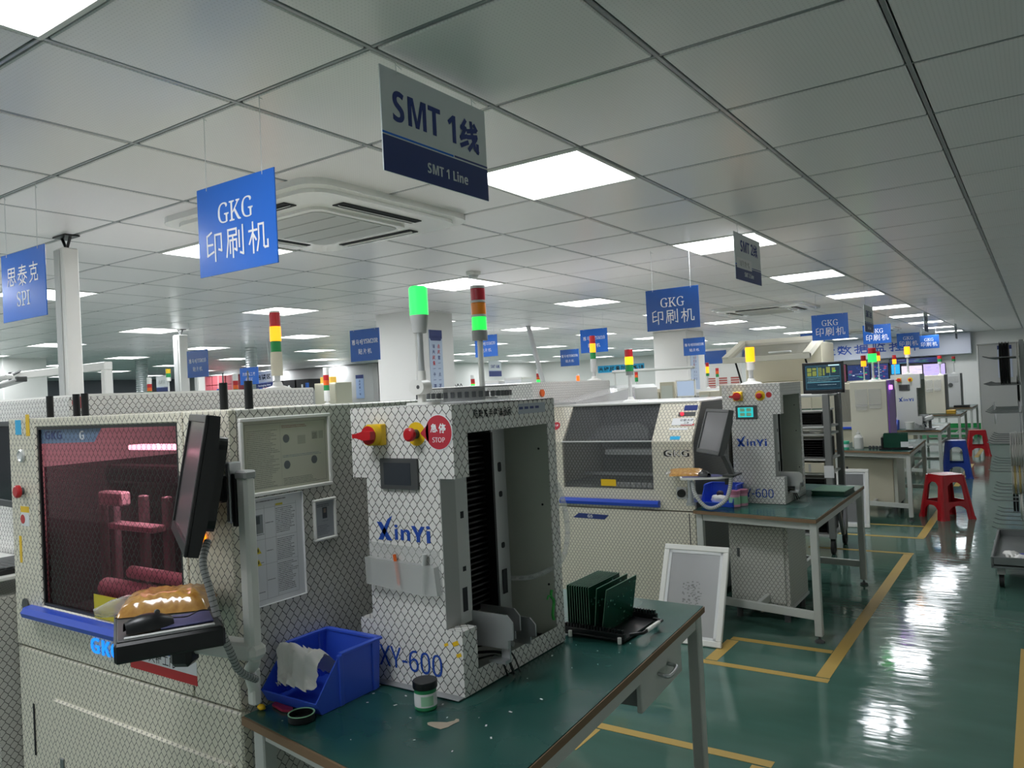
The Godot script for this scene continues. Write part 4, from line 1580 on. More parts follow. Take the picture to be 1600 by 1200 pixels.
func stencil(label: String, p: Vector3, w: float, h: float, lean: float, turn: float) -> void:
	var o := local("solder_stencil", label, "stencil frame", p)
	o.rotation = Vector3(lean * 1.6, turn, 0)
	var st := S()
	var b := 0.036
	for q in [[-w / 2, w / 2, 0, b], [-w / 2, w / 2, h - b, h], [-w / 2, -w / 2 + b, b, h - b], [w / 2 - b, w / 2, b, h - b]]:
		st = S()
		bb(st, q[0], q[1], q[2], q[3], -0.015, 0.015, 0.004)
		part("frame_bar", st, M.white, o)
	st = S()
	for q in [[-w / 2 + b, w / 2 - b, b, b + 0.018], [-w / 2 + b, w / 2 - b, h - b - 0.018, h - b], [-w / 2 + b, -w / 2 + b + 0.018, b, h - b], [w / 2 - b - 0.018, w / 2 - b, b, h - b]]:
		bb(st, q[0], q[1], q[2], q[3], 0.004, 0.008)
	part("mesh_border", st, M.paper, o, "white mesh border")
	st = S()
	bb(st, -w / 2 + b, w / 2 - b, b, h - b, 0.002, 0.004)
	part("foil", st, mat("a6a7a9", 0.35, 0.6), o, "grey steel foil")
	st = S()
	var r := RandomNumberGenerator.new()
	r.seed = 5
	for k in 60:
		box(st, Vector3(r.randf_range(-0.07, 0.06), h * 0.5 + r.randf_range(-0.07, 0.08), 0.0043), Vector3(r.randf_range(0.004, 0.016), r.randf_range(0.003, 0.012), 0.0006), 0)
	var ap := part("apertures", st, M.mid_grey, o, "etched pattern in the foil")
	ap.set_meta("kind", "stuff")

func wrap_tube(o: Node3D, pts: Array, r: float, m: Material, bands: Material) -> void:
	var c := curve(pts, 7)
	var st := S()
	tube(st, c, r, 10)
	part("cable_wrap", st, m, o, "grey spiral cable wrap")
	st = S()
	for k in range(1, c.size() - 1):
		var d: Vector3 = (c[k + 1] - c[k - 1]).normalized()
		cyl(st, c[k] - d * 0.001, c[k] + d * 0.001, r * 1.04, -1, 10)
	part("wrap_groove", st, bands, o)

func mouse_shape(o: Node3D, T: Transform3D) -> void:
	var st := S()
	var g := []
	for i in 9:
		var row := []
		var u := i / 8.0
		var w := 0.031 * sqrt(clampf(sin(PI * (0.06 + 0.88 * u)), 0, 1))
		var hh := 0.036 * pow(sin(PI * (0.1 + 0.72 * u)), 0.7)
		for j in 9:
			var a := PI * j / 8.0
			row.append(T * Vector3(cos(a) * w, sin(a) * hh, -0.055 + 0.11 * u))
		g.append(row)
	st.set_smooth_group(1)
	for i in 8:
		for j in 8:
			face(st, [g[i][j], g[i][j + 1], g[i + 1][j + 1], g[i + 1][j]], (g[i][j] + g[i + 1][j + 1]) / 2 - T * Vector3(0, -0.01, -0.055 + 0.11 * (i + 0.5) / 8))
	part("shell", st, M.black, o)
	st = S()
	var wt := T * Vector3(0, 0.034, -0.02)
	cyl(st, wt - T.basis.x * 0.004, wt + T.basis.x * 0.004, 0.006)
	part("wheel", st, M.dark_grey, o)
	st = S()
	tube(st, curve([T * Vector3(0, 0.012, -0.055), T * Vector3(0.005, 0.008, -0.09), T * Vector3(-0.01, 0.012, -0.13), T * Vector3(0.02, 0.006, -0.17)]), 0.0016, 6)
	part("cord", st, M.black, o)

func bag(label: String, T: Transform3D, w: float, d: float, h: float) -> void:
	var o := local("taped_package", label, "package", T.origin)
	var st := S()
	var nz := FastNoiseLite.new()
	nz.seed = 8
	nz.frequency = 9.0
	var g := []
	for i in 13:
		var row := []
		for j in 19:
			var u := j / 18.0 * 2 - 1
			var v := i / 12.0 * 2 - 1
			var y := h * pow(maxf(0.0, (1 - pow(absf(u), 5.0)) * (1 - pow(absf(v), 4.0))), 0.5) * (1 + 0.28 * nz.get_noise_2d(u, v))
			row.append(T.basis * Vector3(u * w / 2 * (1 + 0.03 * nz.get_noise_2d(v * 3, 1)), 0.002 + y, v * d / 2 * (1 + 0.04 * nz.get_noise_2d(u * 3, 5))))
		g.append(row)
	st.set_smooth_group(1)
	for i in 12:
		for j in 18:
			face(st, [g[i][j], g[i][j + 1], g[i + 1][j + 1], g[i + 1][j]], T.basis.y)
	st.set_smooth_group(-1)
	face(st, [g[0][0], g[0][18], g[12][18], g[12][0]], -T.basis.y)
	var mt := mat("e0c890", 0.12)
	mt.metallic_specular = 0.7
	mt.albedo_texture = noise_tex(0.03, 40, Color("a87a2a"), Color("e6c888"), 256, 3)
	world_tri(mt, Vector3(5, 5, 5))
	mt.clearcoat_enabled = true
	mt.clearcoat = 0.6
	part("amber_wrap", st, mt, o)
	st = S()
	lump(st, T.basis * Vector3(-w / 2, h * 0.4, d * 0.1), Vector3(0.012, h * 0.5, d * 0.42), 0.4, 4, 8)
	part("loose_end", st, M.film_bag, o, "clear crumpled end of the bag")

func arm_one() -> void:
	# swing arm with monitor and keyboard tray
	var o := thing("swing_arm", "white upright post of the swing arm before the pink-window printer", "monitor arm", Vector3(-1.73, 0.96, -1.29))
	var st := S()
	bb(st, -1.757, -1.716, 0.985, 1.445, -1.300, -1.265, 0.008)
	part("post", st, M.white, o)
	st = S()
	bb(st, -1.759, -1.714, 1.425, 1.449, -1.302, -1.263, 0.005)
	part("end_cap", st, M.grey, o)
	st = S()
	bb(st, -1.765, -1.708, 0.955, 0.995, -1.31, -1.258, 0.012)
	part("post_foot", st, M.white, o)
	st = S()
	tube(st, curve([Vector3(-1.74, 0.955, -1.29), Vector3(-1.76, 0.93, -1.30), Vector3(-1.80, 0.90, -1.315), Vector3(-1.815, 0.84, -1.34)]), 0.016, 12)
	part("pivot_pipe", st, M.white, o)
	st = S()
	bb(st, -1.83, -1.80, 0.80, 0.90, -1.352, -1.325, 0.005)
	part("wall_plate", st, M.white, o)
	# carrier arm under the tray
	st = S()
	var c0 := Vector3(-1.735, 0.975, -1.285)
	var c1 := Vector3(-1.93, 1.0, -1.20)
	box(st, (c0 + c1) / 2, Vector3(0.05, 0.045, c0.distance_to(c1)), 0.006, side(c1 - c0))
	part("carrier_arm", st, M.white, o)
	st = S()
	box(st, Vector3(-1.90, 0.985, -1.19), Vector3(0.06, 0.085, 0.06), 0.012, Basis(Vector3.UP, 0.5))
	part("joint_block", st, M.black, o, "black joint block")
	# screen bracket
	st = S()
	bb(st, -1.80, -1.782, 1.31, 1.47, -1.305, -1.265, 0.003)
	part("slide_plate", st, M.alu, o)
	st = S()
	bb(st, -1.782, -1.765, 1.30, 1.44, -1.30, -1.27, 0.002)
	part("slide_block", st, M.black, o)
	st = S()
	box(st, Vector3(-1.815, 1.40, -1.275), Vector3(0.05, 0.07, 0.06), 0.006)
	part("tilt_head", st, M.black, o)
	wrap_tube(o, [Vector3(-1.82, 1.27, -1.22), Vector3(-1.80, 1.22, -1.19), Vector3(-1.775, 1.15, -1.19), Vector3(-1.755, 1.06, -1.20), Vector3(-1.745, 0.99, -1.22), Vector3(-1.75, 0.93, -1.25), Vector3(-1.78, 0.88, -1.32)], 0.0095, M.grey, M.dark_grey)
	# monitor: near edge at the right, far edge at the left
	var mo := local("monitor", "grimy black monitor seen nearly edge-on before the pink window", "monitor", Vector3(-1.845, 1.27, -1.20))
	var bx := Vector3(0.877, 0, 0.48)
	var by := Vector3(0.09, 0.98, -0.165).normalized()
	by = (by - bx * by.dot(bx)).normalized()
	lcd(mo, Vector3(-0.01, 0.165, -0.005), Basis(bx, by, bx.cross(by)), 0.49, 0.335, mat("565052", 0.25), M.black)
	# tray
	var k := thing("keyboard_tray", "black keyboard tray on the near swing arm, seen from its end", "keyboard tray", Vector3(-1.95, 1.05, -1.19))
	var B := Basis(Vector3(0.877, 0, 0.48), Vector3.UP, Vector3(-0.48, 0, 0.877))
	var c := Vector3(-1.925, 1.075, -1.158)
	st = S()
	box(st, c + Vector3(0, -0.019, 0), Vector3(0.43, 0.048, 0.245), 0.006, B)
	part("tray", st, M.black, k)
	st = S()
	box(st, c + B * Vector3(0, 0.007, 0), Vector3(0.415, 0.006, 0.23), 0.002, B)
	part("tray_top", st, M.dark_grey, k)
	st = S()
	box(st, c + B * Vector3(0.2, 0.012, 0.0), Vector3(0.012, 0.004, 0.2), 0.001, B)
	part("edge_strip", st, M.light_grey, k, "pale edge strip")
	var pad := thing("mouse_pad", "folded blue-grey mouse pad under the near mouse's cord", "mouse pad", c + B * Vector3(0.12, 0.012, -0.05))
	st = S()
	box(st, c + B * Vector3(0.12, 0.0135, -0.04), Vector3(0.11, 0.004, 0.12), 0.001, B)
	part("sheet", st, mat("3d3f66", 0.6), pad)
	var ms := local("mouse", "black computer mouse on the near keyboard tray beside the amber package", "mouse", c + B * Vector3(0.15, 0.016, 0.045))
	mouse_shape(ms, Transform3D(B * Basis(Vector3.UP, 0.25), Vector3()))
	bag("amber tape-wrapped package lying on the near keyboard tray", Transform3D(B * Basis(Vector3.UP, 1.3), c + B * Vector3(-0.06, 0.011, -0.01)), 0.225, 0.17, 0.045)

# ---------------------------------------------------------------- line two
func line_two() -> void:
	var zf := -5.2
	var T := 0.76
	# older printer with a slanted hood; front profile (z, y)
	var o := thing("stencil_printer", "older grid-filmed printing machine with a slanted smoked window, on the second line", "printing machine", Vector3(-2.66, 0, -5.8))
	var X := Basis(Vector3(0, 0, 1), Vector3(0, 1, 0), Vector3(1, 0, 0))   # polygon x is world z, extruded along x
	var st := S()
	bb(st, -3.30, -2.04, 0.05, 0.71, zf - 0.05, zf, 0.004)
	part("lower_front", st, M.film_cream, o)
	st = S()
	bb(st, -2.088, -2.082, 0.06, 0.70, zf - 0.001, zf + 0.001)
	part("door_seam", st, M.gap, o)
	var prof := [Vector2(zf - 0.03, 0.72), Vector2(zf, 0.72), Vector2(zf, 1.21), Vector2(zf - 0.205, 1.482), Vector2(zf - 0.235, 1.482), Vector2(zf - 0.03, 1.2)]
	for q in [[-2.285, 0.245], [-3.30, 0.20]]:
		st = S()
		prism(st, prof, q[1], Transform3D(X, Vector3(q[0], 0, 0)))
		part("hood_panel", st, M.film_cream, o)
	st = S()
	prism(st, [Vector2(zf - 0.03, 0.72), Vector2(zf, 0.72), Vector2(zf, 0.86), Vector2(zf - 0.03, 0.86)], 0.755, Transform3D(X, Vector3(-3.1, 0, 0)))
	prism(st, [Vector2(zf - 0.03, 0.72), Vector2(zf, 0.72), Vector2(zf, 1.21), Vector2(zf - 0.205, 1.482), Vector2(zf - 0.235, 1.482), Vector2(zf - 0.03, 1.2)], 0.06, Transform3D(X, Vector3(-2.345, 0, 0)))
	part("window_frame", st, M.film_cream, o)
	st = S()
	for q in [[zf - 0.012, 0.86, zf - 0.012, 1.21], [zf - 0.012, 1.21, zf - 0.212, 1.475]]:
		face(st, [Vector3(-3.1, q[1], q[0]), Vector3(-2.345, q[1], q[0]), Vector3(-2.345, q[3], q[2]), Vector3(-3.1, q[3], q[2])], Vector3(0, 0.3, 1))
	var wn := part("window", st, M.smoke_glass, o, "smoked window pane bent at mid height")
	st = S()
	for q in [[zf - 0.008, 0.86, zf - 0.008, 1.21], [zf - 0.008, 1.21, zf - 0.208, 1.475]]:
		face(st, [Vector3(-3.1, q[1], q[0]), Vector3(-2.345, q[1], q[0]), Vector3(-2.345, q[3], q[2]), Vector3(-3.1, q[3], q[2])], Vector3(0, 0.3, 1))
	part("printed_film", st, M.film_lines, wn)
	st = S()
	cyl(st, Vector3(-3.1, 1.212, zf - 0.006), Vector3(-2.345, 1.212, zf - 0.006), 0.006, -1, 8)
	part("window_crease", st, M.light_grey, wn)
	st = S()
	bb(st, -3.28, -2.06, 1.478, 1.495, -6.5, zf - 0.2, 0.004)
	part("top_cover", st, M.white_gloss, o)
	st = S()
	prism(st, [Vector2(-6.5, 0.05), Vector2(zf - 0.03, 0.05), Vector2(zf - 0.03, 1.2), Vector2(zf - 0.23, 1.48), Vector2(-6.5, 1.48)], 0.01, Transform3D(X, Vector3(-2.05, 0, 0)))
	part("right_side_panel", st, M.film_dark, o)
	st = S()
	prism(st, [Vector2(-6.5, 0.05), Vector2(zf - 0.05, 0.05), Vector2(zf - 0.05, 1.2), Vector2(zf - 0.24, 1.478), Vector2(-6.5, 1.478)], 0.02, Transform3D(X, Vector3(-3.30, 0, 0)))
	bb(st, -3.28, -2.05, 0.05, 1.478, -6.5, -6.48)
	part("shell", st, M.cream, o)
	# inside
	st = S()
	bb(st, -3.25, -2.1, 0.8, 0.86, -6.2, zf - 0.08)
	bb(st, -3.25, -2.1, 0.86, 1.46, -6.2, -6.15)
	part("machine_bed", st, M.mid_grey, o)
	st = S()
	prism(st, [Vector2(-3.1, 1.2), Vector2(-2.98, 1.3), Vector2(-2.75, 1.33), Vector2(-2.62, 1.33), Vector2(-2.55, 1.28), Vector2(-2.55, 1.2)], 0.15, Transform3D(Basis(), Vector3(0, 0, zf - 0.55)))
	part("print_head_cover", st, M.mid_grey, o)
	st = S()
	bb(st, -2.9, -2.36, 1.08, 1.13, zf - 0.4, zf - 0.33, 0.004)
	bb(st, -3.05, -2.4, 0.93, 0.95, zf - 0.3, zf - 0.25, 0.004)
	part("squeegee_bar", st, M.alu, o)
	st = S()
	for k in 8:
		bb(st, -2.7 + k * 0.045, -2.665 + k * 0.045, 0.862, 0.90, zf - 0.1, zf - 0.08, 0.002)
	part("support_block", st, M.light_grey, o)
	# handle, badges
	st = S()
	prism(st, [Vector2(0.0, 0.0), Vector2(0.04, 0.006), Vector2(0.05, 0.03), Vector2(0.03, 0.05), Vector2(0.0, 0.05)], 0.82, Transform3D(X, Vector3(-3.12, 0.735, zf)))
	part("handle_bar", st, M.handle_blue, o, "blue handle bar in crinkled film")
	st = S()
	box(st, Vector3(-2.71, 0.905, zf + 0.001), Vector3(0.125, 0.05, 0.002), 0)
	part("sticker", st, M.yellow, o, "yellow warning sticker on the window")
	st = S()
	prism(st, [Vector2(-2.98, 0.665), Vector2(-2.72, 0.66), Vector2(-2.76, 0.625), Vector2(-3.03, 0.628)], 0.003, Transform3D(Basis(), Vector3(0, 0, zf)))
	part("badge", st, M.navy, o, "navy slanted badge")
	write(o, "G5", facing_z(Vector3(-2.88, 0.645, zf + 0.004)), 0.022, M.paper, 1.2)
	write(o, "GKG", facing_z(Vector3(-2.158, 1.125, zf + 0.003)), 0.046, M.black, 1.55)
	write(o, "GKG", facing_z(Vector3(-2.156, 1.127, zf + 0.006)), 0.038, M.white_gloss, 1.65, "Droid Sans", false)
	st = S()
	box(st, Vector3(-2.13, 0.845, zf + 0.004), Vector3(0.075, 0.085, 0.008), 0.002)
	part("switch_plate", st, M.light_grey, o)
	st = S()
	cyl(st, Vector3(-2.13, 0.845, zf + 0.008), Vector3(-2.13, 0.845, zf + 0.03), 0.03, 0.027, 20)
	part("rotary_knob", st, M.black, o, "black rotary knob")
	# control field on the slope, tilted back
	var tl := atan2(0.205, 0.272)
	var P := func(x: float, s: float, d := 0.002) -> Vector3: return Vector3(x, 1.21, zf) + Vector3(0, cos(tl), -sin(tl)) * s + Vector3(0, sin(tl), cos(tl)) * d
	var TB := Basis(Vector3.RIGHT, -tl)
	for q in [[-2.10, 0.29, 0.10, 0.045, M.navy, "navy label"], [-2.12, 0.235, 0.13, 0.035, M.dark_grey, "dark button strip"], [-2.14, 0.17, 0.16, 0.06, M.paper, "white safety sticker"], [-2.10, 0.143, 0.10, 0.014, M.red, "red strip"], [-2.16, 0.108, 0.14, 0.018, M.paper, "white strip"]]:
		st = S()
		box(st, P.call(q[0], q[1], 0.001), Vector3(q[2], q[3], 0.002), 0, TB)
		part("sticker", st, q[4], o, q[5])
	write(o, "印刷关键", Transform3D(TB, P.call(-2.11, 0.182)), 0.022, M.ink_black, 1.0)
	write(o, "工序", Transform3D(TB, P.call(-2.11, 0.158)), 0.018, M.ink_black, 1.0)
	st = S()
	cyl(st, P.call(-2.155, 0.235, 0.002), P.call(-2.155, 0.235, 0.012), 0.012)
	part("lit_button", st, glow("ff2030", 1.2, "c01020"), o, "red lit button")
	st = S()
	box(st, Vector3(-2.17, 1.235, zf - 0.018), Vector3(0.075, 0.028, 0.003), 0, TB)
	part("sticker", st, M.sky, o, "cyan sticker")
	st = S()
	prism(st, rrect(0.075, 0.075, 0.037, 8), 0.002, Transform3D(TB, P.call(-3.2, 0.15)))
	part("stop_sign", st, mat("c23744", 0.4), o, "round red stop sign")
	write(o, "急停", Transform3D(TB, P.call(-3.2, 0.155, 0.005)), 0.02, M.ink_white, 1.0)
	stop_button(o, P.call(-3.22, 0.04), TB)
	tower("tower light with red, glowing amber and green on the older printer's white top", Vector3(-2.74, 1.495, -5.72), 0.215, 0.045, [[0.031, 0.031, M.mid_grey, "collar"], [0.054, 0.033, M.green, "green_lens"], [0.064, 0.034, glow("ffa014", 0.75, "e8a018"), "amber_light", "ffb030", 0.02], [0.058, 0.033, M.red, "red_lens"], [0.01, 0.034, M.light_grey, "cap"]])
	# swing arm
	var a := thing("swing_arm", "short steel post and tray arm before the older printer", "monitor arm", Vector3(-1.98, 0.78, -5.0))
	st = S()
	cyl(st, Vector3(-2.0, 0.80, -5.03), Vector3(-2.0, 0.965, -5.03), 0.017)
	cyl(st, Vector3(-2.0, 0.79, -5.03), Vector3(-2.0, 0.805, -5.03), 0.032)
	bb(st, -2.03, -1.98, 0.80, 0.84, -5.2, -5.03, 0.004)
	part("post", st, M.alu, a)
	st = S()
	bb(st, -1.78, -1.70, 0.985, 1.0, -5.22, -5.05, 0.003)
	bb(st, -1.80, -1.77, 0.92, 0.985, -5.20, -5.15, 0.003)
	part("bracket", st, M.dark_grey, a)
	st = S()
	box(st, Vector3(-1.75, 1.05, -5.1), Vector3(0.03, 0.16, 0.05), 0.004, Basis(Vector3.BACK, 0.4))
	part("screen_strut", st, M.dark_grey, a)
	wrap_tube(a, [Vector3(-1.97, 0.95, -5.0), Vector3(-1.95, 0.88, -4.98), Vector3(-1.89, 0.80, -4.98), Vector3(-1.83, 0.785, -4.99), Vector3(-1.76, 0.83, -5.02), Vector3(-1.735, 0.9, -5.05), Vector3(-1.73, 0.98, -5.08)], 0.013, M.light_grey, M.dark_grey)
	var tray := thing("keyboard_tray", "white-edged tray on the second swing arm", "keyboard tray", Vector3(-1.95, 0.965, -5.05))
	st = S()
	prism(st, [Vector2(-2.06, -5.0), Vector2(-2.02, -4.93), Vector2(-1.80, -5.03), Vector2(-1.75, -5.10), Vector2(-1.86, -5.18), Vector2(-2.08, -5.16)], 0.014, Transform3D(Basis(Vector3.RIGHT, PI / 2), Vector3(0, 0.985, 0)))
	part("tray", st, M.white, tray)
	st = S()
	prism(st, [Vector2(-2.05, -5.01), Vector2(-2.02, -4.945), Vector2(-1.81, -5.04), Vector2(-1.76, -5.10), Vector2(-1.86, -5.17), Vector2(-2.07, -5.15)], 0.003, Transform3D(Basis(Vector3.RIGHT, PI / 2), Vector3(0, 0.988, 0)))
	part("tray_top", st, mat("3d3f66", 0.6), tray)
	var ms := local("mouse", "black computer mouse on the second line's white-edged tray", "mouse", Vector3(-1.90, 0.989, -5.04))
	mouse_shape(ms, Transform3D(Basis(Vector3.UP, 0.9) * Basis.from_scale(Vector3(1.1, 1.1, 1.1)), Vector3()))
	bag("flat amber taped package on the second line's tray", Transform3D(Basis(Vector3.UP, 0.3) * Basis(Vector3.RIGHT, 0.22), Vector3(-2.05, 1.002, -5.09)), 0.22, 0.15, 0.018)
	var mo := local("monitor", "grey monitor tilted on the swing arm between the older printer and second loader", "monitor", Vector3(-1.78, 1.12, -4.93))
	var bx := Vector3(0.67, 0, 0.74).normalized()
	var by := Vector3(0.19, 0.95, -0.22).normalized()
	by = (by - bx * by.dot(bx)).normalized()
	lcd(mo, Vector3(0.0, 0.175, 0.0), Basis(bx, by, bx.cross(by)), 0.38, 0.30, mat("6d6c6e", 0.25), M.dark_grey)
	# filmed machine further left
	var s := thing("inspection_machine", "tall white grid-filmed box machine draped in clear film, behind the older printer", "inspection machine", Vector3(-3.9, 0, -5.9))
	st = S()
	bb(st, -4.5, -3.36, 0.05, 1.69, -6.58, -5.22, 0.006)
	part("cabinet", st, M.film_white, s)
	st = S()
	prism(st, [Vector2(-5.4, 1.515), Vector2(-6.5, 1.61), Vector2(-6.5, 1.50), Vector2(-5.4, 1.50)], 0.28, Transform3D(X, Vector3(-3.35, 0, 0)))
	part("film_drape", st, M.film_bag, s, "clear film draped over the gap")
	st = S()
	cyl(st, Vector3(-3.36, 1.60, -5.35), Vector3(-3.345, 1.60, -5.35), 0.03)
	part("side_button", st, M.orange, s, "orange round side button")
	tower("tower light in red, bright amber and green on a pale box, beyond the older printer", Vector3(-3.42, 1.69, -6.38), 0.08, 0.045, [[0.12, 0.028, M.light_grey, "speaker_box"], [0.062, 0.026, M.green, "green_lens"], [0.082, 0.028, glow("ff8c14", 0.8, "e88a18"), "amber_light"], [0.072, 0.027, M.red, "red_lens"]])
	# bench and loader two
	bench("second line's green-topped workbench with an H-shaped lower frame", [Vector2(-1.985, -5.02), Vector2(-1.155, -4.88), Vector2(-1.165, -6.5), Vector2(-1.99, -6.55)], T, true)
	var l := loader("grid-filmed board loader on the second bench with a lit turquoise touch panel", Vector3(-1.47, T + 0.003, -5.4), M.film_white, false)
	var cy := mat("101010", 0.2)
	cy.emission_enabled = true
	cy.emission = Color("38d8d8")
	cy.emission_energy_multiplier = 0.3
	hmi(l, Vector3(-0.235, 0.635, 0), 0.15, 0.095, cy)
	for k in 4:
		st = S()
		prism(st, rrect(0.032, 0.022, 0.004), 0.001, Transform3D(Basis(), Vector3(-0.262 + 0.045 * (k % 2), 0.62 + 0.032 * (k / 2), 0.0092)))
		part("screen_button", st, M.pale_green, l)
	maker_mark(l, Vector3(-0.205, 0.43, 0), 0.225)
	write(l, "XY-600", facing_z(Vector3(-0.195, 0.07, 0.001)), 0.06, M.ink_blue, 0.95, "Droid Sans", false)
	st = S()
	prism(st, rrect(0.05, 0.06, 0.004), 0.001, Transform3D(Basis(), Vector3(-0.075, 0.745, 0)))
	part("sticker", st, M.paper, l, "white sticker")
	st = S()
	cyl(st, Vector3(-0.075, 0.752, 0.001), Vector3(-0.075, 0.752, 0.002), 0.02)
	part("sticker", st, M.red, l, "round red mark")
	var bc := tower("all-amber glowing beacon on the second loader", Vector3(-1.722, 1.594, -5.6), 0.10, 0.05, [[0.06, 0.027, M.white, "cup"], [0.105, 0.032, glow("ff9c10", 0.7, "f0a010"), "amber_light", "ffb030", 0.02]])
	bc.set_meta("label", "all-amber glowing beacon standing on the second loader's top")
	# cabinet below the bench
	var c := thing("floor_cabinet", "grid-filmed steel cabinet standing under the second bench", "cabinet", Vector3(-1.62, 0, -5.46))
	st = S()
	bb(st, -1.82, -1.425, 0.1, 0.65, -5.70, -5.235, 0.004)
	part("body", st, M.film_grey, c)
	st = S()
	bb(st, -1.80, -1.45, 0.125, 0.635, -5.235, -5.223, 0.004)
	var d := part("door", st, M.film_grey, c)
	st = S()
	bb(st, -1.765, -1.745, 0.42, 0.48, -5.224, -5.219, 0.002)
	part("latch", st, M.steel, d)
	st = S()
	bb(st, -1.825, -1.42, 0.085, 0.105, -5.71, -5.22, 0.002)
	part("plinth", st, M.light_grey, c)
	for q in [[-1.78, -5.27], [-1.46, -5.27], [-1.78, -5.66], [-1.46, -5.66]]:
		st = S()
		cyl(st, Vector3(q[0], 0, q[1]), Vector3(q[0], 0.09, q[1]), 0.02)
		part("foot", st, M.dark_grey, c)
	part_bin("smaller blue plastic bin on the second bench under the cable loop", Vector3(-1.87, T + 0.001, -5.285), 0.20, M.bin_blue, 0.98)
	var rg := local("rag", "small white cloth lump lying inside the second bench's blue bin", "cloth", Vector3(-1.87, T + 0.007, -5.25))
	st = S()
	lump(st, Vector3(-0.01, 0.035, 0), Vector3(0.06, 0.032, 0.04), 0.4, 21, 10)
	part("cloth", st, M.bag, rg)
	st = S()
	lump(st, Vector3(-0.005, 0.075, -0.01), Vector3(0.025, 0.022, 0.02), 0.3, 22, 8)
	part("dark_scrap", st, mat("40344a", 0.6), rg)
	for q in [[-1.765, -5.225, "front pink-lidded paste jar beside the second bench's blue bin"], [-1.735, -5.30, "rear pink-lidded paste jar, half hidden behind the front one"]]:
		var j := local("paste_jar", q[2], "jar", Vector3(q[0], T + 0.001, q[1]), 0.0, "pink-lidded paste jars")
		st = S()
		lathe(st, Vector3(), [Vector2(0, 0), Vector2(0.036, 0), Vector2(0.038, 0.005), Vector2(0.038, 0.085), Vector2(0.03, 0.088)], 24)
		part("body", st, M.pink, j)
		st = S()
		lathe(st, Vector3(0, 0.018, 0), [Vector2(0.0384, 0), Vector2(0.0384, 0.05)], 24)
		part("label", st, M.pale_green, j, "pale label")
		st = S()
		lathe(st, Vector3(0, 0.086, 0), [Vector2(0.041, 0), Vector2(0.042, 0.003), Vector2(0.042, 0.024), Vector2(0, 0.026)], 24)
		part("lid", st, mat("c97f98", 0.4), j, "pink lid")
	# flat stack of boards
	for k in 5:
		var b := local("circuit_board", "green circuit board in the flat stack on the second bench, %s" % ["lowest", "second from the bottom", "middle one", "second from the top", "topmost"][k], "circuit board", Vector3(-1.29, T + 0.001 + k * 0.008, -6.02), -0.06 + 0.02 * (k % 3), "flat stack of green boards")
		st = S()
		bb(st, -0.115, 0.115, 0, 0.002, -0.16, 0.16)
		part("board", st, M.pcb, b)
		st = S()
		var r := RandomNumberGenerator.new()
		r.seed = 50 + k
		for n in 12:
			bb(st, -0.113, 0.113, 0.002, 0.0065, 0.14 - n * 0.025, 0.148 - n * 0.025)
		part("components", st, M.pcb_edge if k == 4 else M.pcb, b)
	rack_trolley()

